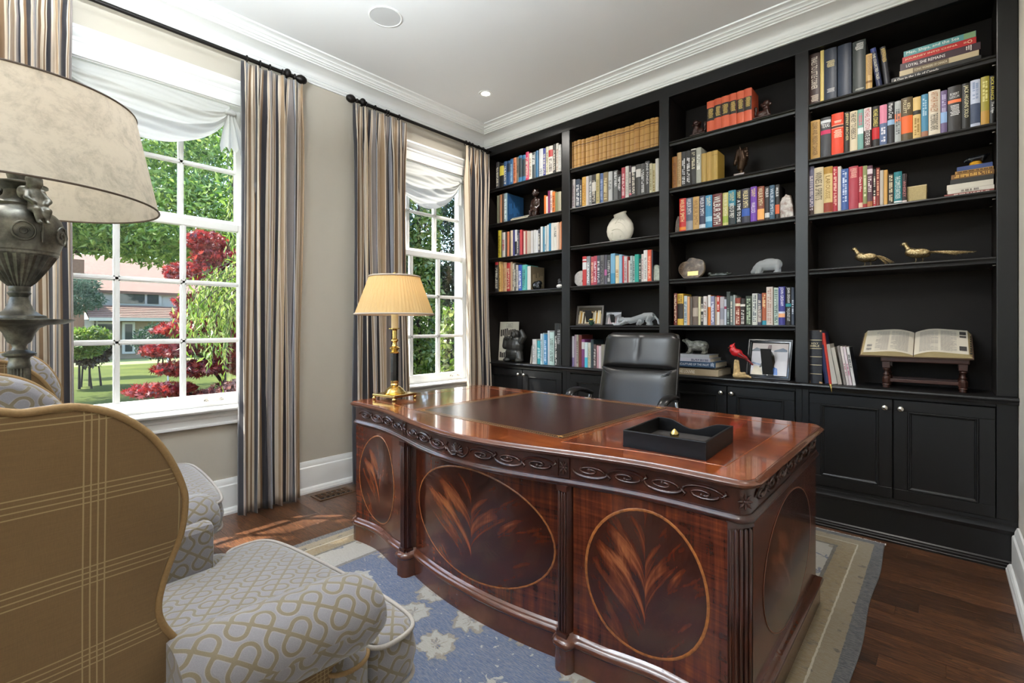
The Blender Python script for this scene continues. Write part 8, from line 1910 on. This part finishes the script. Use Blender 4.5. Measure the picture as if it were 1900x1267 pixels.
# house across the lawn
HX = -30.0
m_brick = NT('pale_brick'); br = m_brick.n('TexBrick'); m_brick.l(m_brick.coord('Object', (1, 1, 1), (R(90), 0, R(90))), br.inputs['Vector']); br.inputs['Color1'].default_value = lin('9a8a74'); br.inputs['Color2'].default_value = lin('a89a86'); br.inputs['Mortar'].default_value = lin('807464'); br.inputs['Scale'].default_value = 3.0; m_brick.set(col=br.outputs[0], rough=0.9); m_brick = m_brick.m
m_shing = plain('tan_roof_shingle', '6e574a', 0.9, var=0.15, scale=6); m_shd = plain('grey_roof_shingle', '544a44', 0.9, var=0.15, scale=6)
m_wht = plain('white_exterior_paint', 'a8a8a4', 0.5); m_dglass = plain('dark_house_glass', '30383c', 0.05)
h = thing('house', 'pale brick house with tan shingle roof and white windows across the lawn', 'house', (HX, 3.0, GZ))
def hb(x0, x1, y0, y1, z0, z1, nm, mat, bev=0): mb = MB(); mb.box(x0 - HX, x1 - HX, y0 - 3, y1 - 3, z0 - GZ, z1 - GZ); return mb.build(nm, mat, h)
hb(-36, HX, 0.6, 10, GZ, 1.55, 'front_wall', m_brick); hb(-36, HX + 0.4, -2.0, 0.25, GZ, 4.6, 'side_wing', plain('red_brown_brick', '7a5a4a', 0.9, var=0.15, scale=10))
hb(HX - 0.2, HX + 0.5, 0.25, 0.62, GZ, 1.5, 'stone_pier', plain('pale_stone', '8e887e', 0.9, var=0.2, scale=4))
def roof(pts, th, nm, mat):
    mb = MB(); a = [Vector((p[0] - HX, p[1] - 3, p[2] - GZ)) for p in pts]; mb.loft([a, [p - Vector((0, 0, th)) for p in a]]); return mb.build(nm, mat, h)
lower = roof([(HX + 0.7, 0.4, 1.62), (HX + 0.7, 10, 1.62), (HX - 1.6, 10, 2.35), (HX - 1.6, 0.4, 2.35)], 0.12, 'lower_roof', m_shing)
for k in range(7):
    f = k/7; mb = MB(); mb.box(0.72 - 2.3*f - 0.16, 0.72 - 2.3*f, -2.6, 7.0, 1.62 + 0.73*f - GZ - 0.02, 1.62 + 0.73*f - GZ + 0.035); mb.build('shingle_course', m_shing, lower)
roof([(HX - 1.7, 0.2, 3.20), (HX - 1.7, 10, 3.20), (HX - 6.0, 10, 5.6), (HX - 6.0, 0.2, 5.6)], 0.15, 'main_roof', m_shing)
hb(HX - 6, HX - 1.9, 0.4, 10, 2.0, 3.2, 'dormer_wall', m_wht); hb(HX + 0.66, HX + 0.76, 0.4, 10, 1.45, 1.62, 'gutter', m_wht)
hb(HX - 1.95, HX - 1.80, 1.75, 4.0, 2.38, 3.16, 'dormer_frame', m_wht)
for ya, yb in ((1.85, 3.17), (3.29, 3.85)): hb(HX - 1.79, HX - 1.77, ya, yb, 2.50, 3.05, 'dormer_pane', m_dglass)
for ya, yb in ((0.50, 1.72), (1.84, 2.4)):
    w = hb(HX - 0.05, HX + 0.06, ya, yb, -0.35, 1.40, 'window_frame', m_wht); hb(HX + 0.061, HX + 0.075, ya + 0.12, yb - 0.12, -0.23, 1.28, 'window_pane', m_dglass)
hb(HX - 0.02, HX + 0.1, 3.9, 4.6, 0.75, 1.05, 'wall_vent', m_shd); hb(HX + 0.2, HX + 0.28, 0.72, 0.80, GZ, 1.5, 'downspout', m_wht)

rg = np.random.default_rng(11)
def tree(name, x, y, label, cat, ells, n, size, mat, seed, trunks, tm, aspect=0.5, droop=0.0, star=False, group=None, shell=0.55):
    t = thing(name, label, cat, (x, y, GZ), group=group)
    trunk(t, trunks, tm)
    leaves_obj('foliage', t, mat, in_ells(np.random.default_rng(seed), ells, n, shell), size, seed + 1, aspect, droop, star); return t
mL1 = leaf_mat('light_green_leaves', ['31571b', '577e2a', '809e42', 'a1b563']); mL2 = leaf_mat('blue_green_needles', ['284638', '41604e', '607b6a']); mLr = leaf_mat('red_maple_leaves', ['3e0e16', '70131a', '912328', 'a23e32']); mLp = leaf_mat('purple_maple_leaves', ['200e10', '3e191c', '602f2f', '805954'])
mLw = leaf_mat('weeping_green_leaves', ['385d14', '668726', '8ca243', 'a9b36e']); mLb = leaf_mat('bush_leaves', ['355516', '5f802a', '8c9743']); mLk = leaf_mat('dark_purple_bush', ['161012', '2a1d1d', '4a332f']); mLd = leaf_mat('dark_hedge_leaves', ['0c2115', '193821', '2a4e2c']); mLh = leaf_mat('bright_hedge_leaves', ['335519', '587528', '7d8e44', '979f64'])
# large honey locust over the lawn
tree('locust_tree', -13.0, -1.6, 'large light green locust tree spreading over the lawn at the top of the view', 'tree',
     [((0, 0, 6.2), (3.8, 3.6, 1.7)), ((2.0, 2.2, 4.6), (2.6, 2.4, 1.0)), ((1.5, -1.2, 4.5), (2.4, 2.0, 1.1)), ((0, 3.6, 6.6), (3.2, 2.6, 1.8)), ((1, -3.2, 6.0), (2.6, 2.4, 1.7)), ((-1, 1, 8.0), (3, 3, 1.5)), ((2.5, 0.6, 3.9), (1.6, 1.4, 0.5)), ((1.0, 1.6, 3.75), (1.5, 1.5, 0.35)), ((0.5, -0.6, 3.9), (1.4, 1.3, 0.4))], 52000, 0.165, mL1, 3,
     [([(0, -1.9, 0), (0.1, -1.7, 2.2), (-0.1, -0.9, 4.5), (0, 0.2, 7)], 0.20, 0.08), ([(0, -1.3, 3.4), (1.4, 1.0, 3.9), (2.6, 3.0, 4.2)], 0.10, 0.03), ([(0, -1.2, 3.8), (1.4, -1.2, 4.3), (2.2, -2.0, 4.6)], 0.10, 0.03), ([(0, -0.8, 4.6), (-0.4, 2.0, 5.6), (0.2, 4.2, 6.2)], 0.09, 0.03)], m_barkd, aspect=0.42)
tree('street_tree', -24.0, 8.5, 'tall green street tree beside the far house', 'tree', [((0, 0, 6.0), (3.5, 3.2, 3.0)), ((1, -3, 5.4), (2.4, 2.2, 2.2))], 9000, 0.34, mL1, 7, [([(0, 0, 0), (0, 0.2, 4)], 0.25, 0.12)], m_bark)
tree('spruce', -19.0, -1.25, 'small blue-green conifer in front of the far house', 'tree', [((0, 0.1, 2.75), (0.8, 0.85, 0.42)), ((0.2, -0.3, 2.35), (0.6, 0.6, 0.28)), ((0, 0.2, 3.25), (0.6, 0.6, 0.35))], 4200, 0.16, mL2, 9, [([(0, 0, 0), (0, 0, 3.2)], 0.06, 0.03)], m_bark, aspect=0.25)
tree('red_maple', -4.15, -1.25, 'vivid red japanese maple outside the larger window', 'tree',
     [((0, -0.1, 1.78), (0.45, 0.45, 0.10)), ((0.1, -0.42, 1.50), (0.35, 0.34, 0.09)), ((0.1, 0.0, 2.12), (0.4, 0.42, 0.12)), ((0.1, -0.2, 2.50), (0.35, 0.32, 0.14)), ((0.2, -0.55, 1.00), (0.34, 0.40, 0.08)), ((0.2, -0.20, 1.25), (0.4, 0.45, 0.10)), ((0.1, 0.15, 2.72), (0.3, 0.36, 0.16)), ((-0.3, 0.1, 1.95), (0.4, 0.45, 0.14)), ((0.1, 0.45, 1.5), (0.45, 0.45, 0.4)), ((0, 0.0, 2.95), (0.25, 0.28, 0.14)), ((0.1, 0.5, 2.3), (0.3, 0.35, 0.3)), ((0.15, -0.35, 1.75), (0.3, 0.3, 0.07)), ((0.15, -0.1, 0.85), (0.3, 0.35, 0.08))], 15000, 0.062, mLr, 13,
     [([(0, 0.2, 0), (0.05, 0.2, 0.7), (0.1, 0.2, 1.6), (0.2, 0.3, 2.6)], 0.05, 0.012), ([(0, 0.2, 0.6), (0.2, -0.2, 0.9), (0.3, -0.6, 1.0)], 0.03, 0.008), ([(0, 0.2, 1.0), (0.1, -0.1, 1.4), (0.1, -0.5, 1.55)], 0.025, 0.008)], m_barkd, star=True)
tree('purple_maple', -3.30, -1.22, 'dark purple-red cutleaf maple mound low outside the larger window', 'shrub',
     [((0, 0.15, 0.72), (0.55, 0.62, 0.40)), ((0.2, -0.40, 0.52), (0.40, 0.38, 0.26)), ((0.2, 0.5, 0.85), (0.5, 0.4, 0.45))], 8000, 0.065, mLp, 17, [([(0, 0.1, 0), (0.0, 0.1, 0.8)], 0.04, 0.02)], m_barkd, star=True)
# weeping tree: strands of hanging leaves
t = thing('weeping_tree', 'weeping bright green tree with hanging branches at the right of the larger window', 'tree', (-2.25, -1.38, GZ))
trunk(t, [([(-0.3, 0.35, 0), (-0.3, 0.3, 1.6), (-0.1, 0.2, 3.2), (0.1, 0.0, 4.2)], 0.07, 0.03)], m_barkd)
pts = []; mbs = MB(); rg2 = np.random.default_rng(21)
for k in range(170):
    z_ = rg2.random(); sx = rg2.uniform(-0.45, 0.45)
    if k % 5 < 2: sy = rg2.uniform(-0.12, 0.6); top = rg2.uniform(2.6, 4.6); ln = rg2.uniform(0.9, 1.9); dr = rg2.uniform(-0.12, 0.05)      # high strands
    elif k % 5 == 2: sy = rg2.uniform(0.0, 0.6); top = rg2.uniform(1.9, 2.7); ln = rg2.uniform(0.9, 1.5); dr = rg2.uniform(-0.12, 0.02)    # low strands on the right
    else: sy = rg2.uniform(-0.25, 0.12); top = rg2.uniform(2.1, 2.5); ln = rg2.uniform(0.35, 0.80); dr = rg2.uniform(-0.42, -0.16)           # a skirt arching to the left
    n = int(ln*30) + 6; q = np.linspace(0, 1, n)
    P_ = np.stack([sx + 0.10*np.sin(q*3 + k), sy + dr*(1 - (1-q)**2.2), top - ln*q**1.35], 1); pts.append(P_ + rg2.normal(scale=0.02, size=P_.shape))
    mbs.tube([tuple(P_[0]), tuple(P_[n//2]), tuple(P_[-1])], [0.004, 0.003, 0.0015], 4)
o = mbs.build('hanging_twigs', m_barkd, t); o['kind'] = 'stuff'
leaves_obj('foliage', t, mLw, np.concatenate(pts), 0.082, 22, 0.26, 2.2)
for x, y, hh, sd in ((-42, -6, 11, 61), (-44, 4, 12, 63), (-42, 14, 11, 65), (-40, 24, 10, 67)):
    tree('street_tree', x, y, 'tall trees in a row behind the far house', 'tree', [((0, 0, hh*0.62), (4.5, 4.8, hh*0.36))], 5200, 0.55, mL1, sd, [([(0, 0, 0), (0, 0.3, hh*0.5)], 0.3, 0.15)], m_bark, group='trees behind the far house')
tree('added_shade_tree', -3.0, -8.2, 'added unseen tree with outer branch shaped to shade the top of the larger window', 'tree', [((0.40, 3.0, 8.14), (0.18, 0.65, 0.25)), ((0, 0, 8.8), (1.5, 1.1, 1.4)), ((-0.4, -1.0, 7.6), (1.3, 1.2, 1.0))], 5200, 0.15, mL1, 71, [([(0, -0.2, 0), (0.05, -0.2, 4), (0.0, 0.0, 7.6)], 0.16, 0.07), ([(0.02, -0.1, 6.4), (0.2, 1.4, 7.4), (0.40, 2.9, 8.1)], 0.06, 0.015)], m_bark, aspect=0.7)  # unseen tree added; its outer leaf clump is shaped to block sun
# shrubs before the far house
for x, y, z, r, mt, sd, lb in ((-14.9, -1.45, 0.95, (0.6, 0.62, 0.42), mLb, 31, 'yellow-green clipped shrub left on the lawn'), (-15.6, -1.15, 0.75, (0.5, 0.5, 0.5), mLk, 33, 'dark purple round shrub on thin stems on the lawn'), (-21.5, 1.9, 0.8, (0.8, 1.1, 0.8), mLd, 35, 'dark green shrub beside the far house'), (-19.5, 3.2, 0.55, (0.7, 1.0, 0.5), mLb, 37, 'bright green shrub behind the red maple'), (-22, 5.6, 0.9, (0.9, 1.4, 0.9), mLd, 39, 'tall dark shrub behind the purple maple')):
    tree('shrub', x, y, lb, 'shrub', [((0, 0, z + 0.35), r), ((0.2, 0.3, z + 0.5), tuple(v*0.7 for v in r))], 4200, 0.12, mt, sd, [([(0, 0, 0), (0, 0, 0.7)], 0.035, 0.025), ([(0.1, 0.25, 0), (0.1, 0.2, 0.6)], 0.03, 0.02), ([(0.1, -0.2, 0), (0, -0.15, 0.6)], 0.03, 0.02)], m_barkd, group='shrubs on the lawn')
t = thing('marker_stake', 'thin pale metal stake standing upright in the lawn', 'stake', (-11.0, -0.20, GZ)); mb = MB(); mb.tube([(0, 0, 0), (0, 0, 1.35)], 0.018, 8); mb.build('stake', plain('pale_metal', 'b8bcc0', 0.4, metal=0.5), t)
mb = MB(); mb.lathe([(0.024, 1.35), (0.024, 1.37), (0.001, 1.375)], 10); mb.build('cap', plain('pale_metal', 'b8bcc0', 0.4, metal=0.5), t)
mb = MB(); mb.tube([(0, -30, 0.35), (0, -10, -0.05), (0, 0, -0.1), (0, 10, -0.05), (0, 30, 0.5)], 0.022, 5); tag(mb.build('power_line', m_iron, None, loc=(-20.0, 3.0, 7.05)), 'dark overhead cable crossing the trees', 'cable')
# hedge, ivy and fence close outside the second window
def column_hedge(x, y, h, r, mt, sd, lb, n=6500, sz=0.085, asp=0.6):
    tree('hedge', x, y, lb, 'hedge', [((0, 0, h*0.18), (r, r, h*0.2)), ((0, 0, h*0.45), (r*1.05, r*1.05, h*0.25)), ((0, 0, h*0.75), (r, r, h*0.22)), ((0, 0, h*0.93), (r*0.8, r*0.8, h*0.12))], n, sz, mt, sd, [([(0, 0, 0), (0, 0, h*0.9)], 0.05, 0.02)], m_barkd, aspect=asp, group='hedge plants outside the second window', shell=0.7)
column_hedge(-2.9, 0.62, 4.6, 0.55, mLd, 41, 'dark green climbing hedge at the left of the second window view')
column_hedge(-2.75, 1.28, 4.8, 0.36, mLh, 43, 'bright sunlit leafy column in the middle of the second window view')
column_hedge(-3.2, 2.05, 4.2, 0.50, mLd, 45, 'deep green hedge behind the fence post')
column_hedge(-2.3, 2.35, 4.4, 0.42, mLh, 47, 'pale leafy plant at the right of the second window view')
column_hedge(-4.2, 1.2, 5.0, 0.8, mLd, 49, 'tall dark hedge at the back of the second window view')
column_hedge(-1.55, 1.05, 2.0, 0.30, mLh, 51, 'low leafy ivy just outside the second window sill', 1800, 0.10)
column_hedge(-4.6, 3.1, 5.2, 0.9, mLd, 53, 'broad dark hedge behind the board fence')
column_hedge(-3.4, 3.6, 4.6, 0.6, mLh, 55, 'sunlit hedge at the far right of the second window view')
t = thing('garden_fence', 'weathered grey-green board fence behind the ivy', 'fence', (-2.9, 2.9, GZ))
for k in range(9):
    mb = MB(); mb.box(-0.02, 0.02, -0.10, 0.10, 0, 2.9 + 0.03*(k % 3)); mb.build('fence_board', plain('grey_green_board', '4a5044', 0.85, var=0.2, scale=5), t, loc=(0.22*k - 0.9, 0.10*k - 0.5, 0), bevel=0.004).rotation_euler = (0, 0, R(-66))
mb = MB(); mb.box(-0.05, 0.05, -0.05, 0.05, 0, 3.0); mb.build('post', plain('pale_post', '5e5a4e', 0.8, var=0.15, scale=5), t, loc=(0.25, -0.75, 0), bevel=0.006)
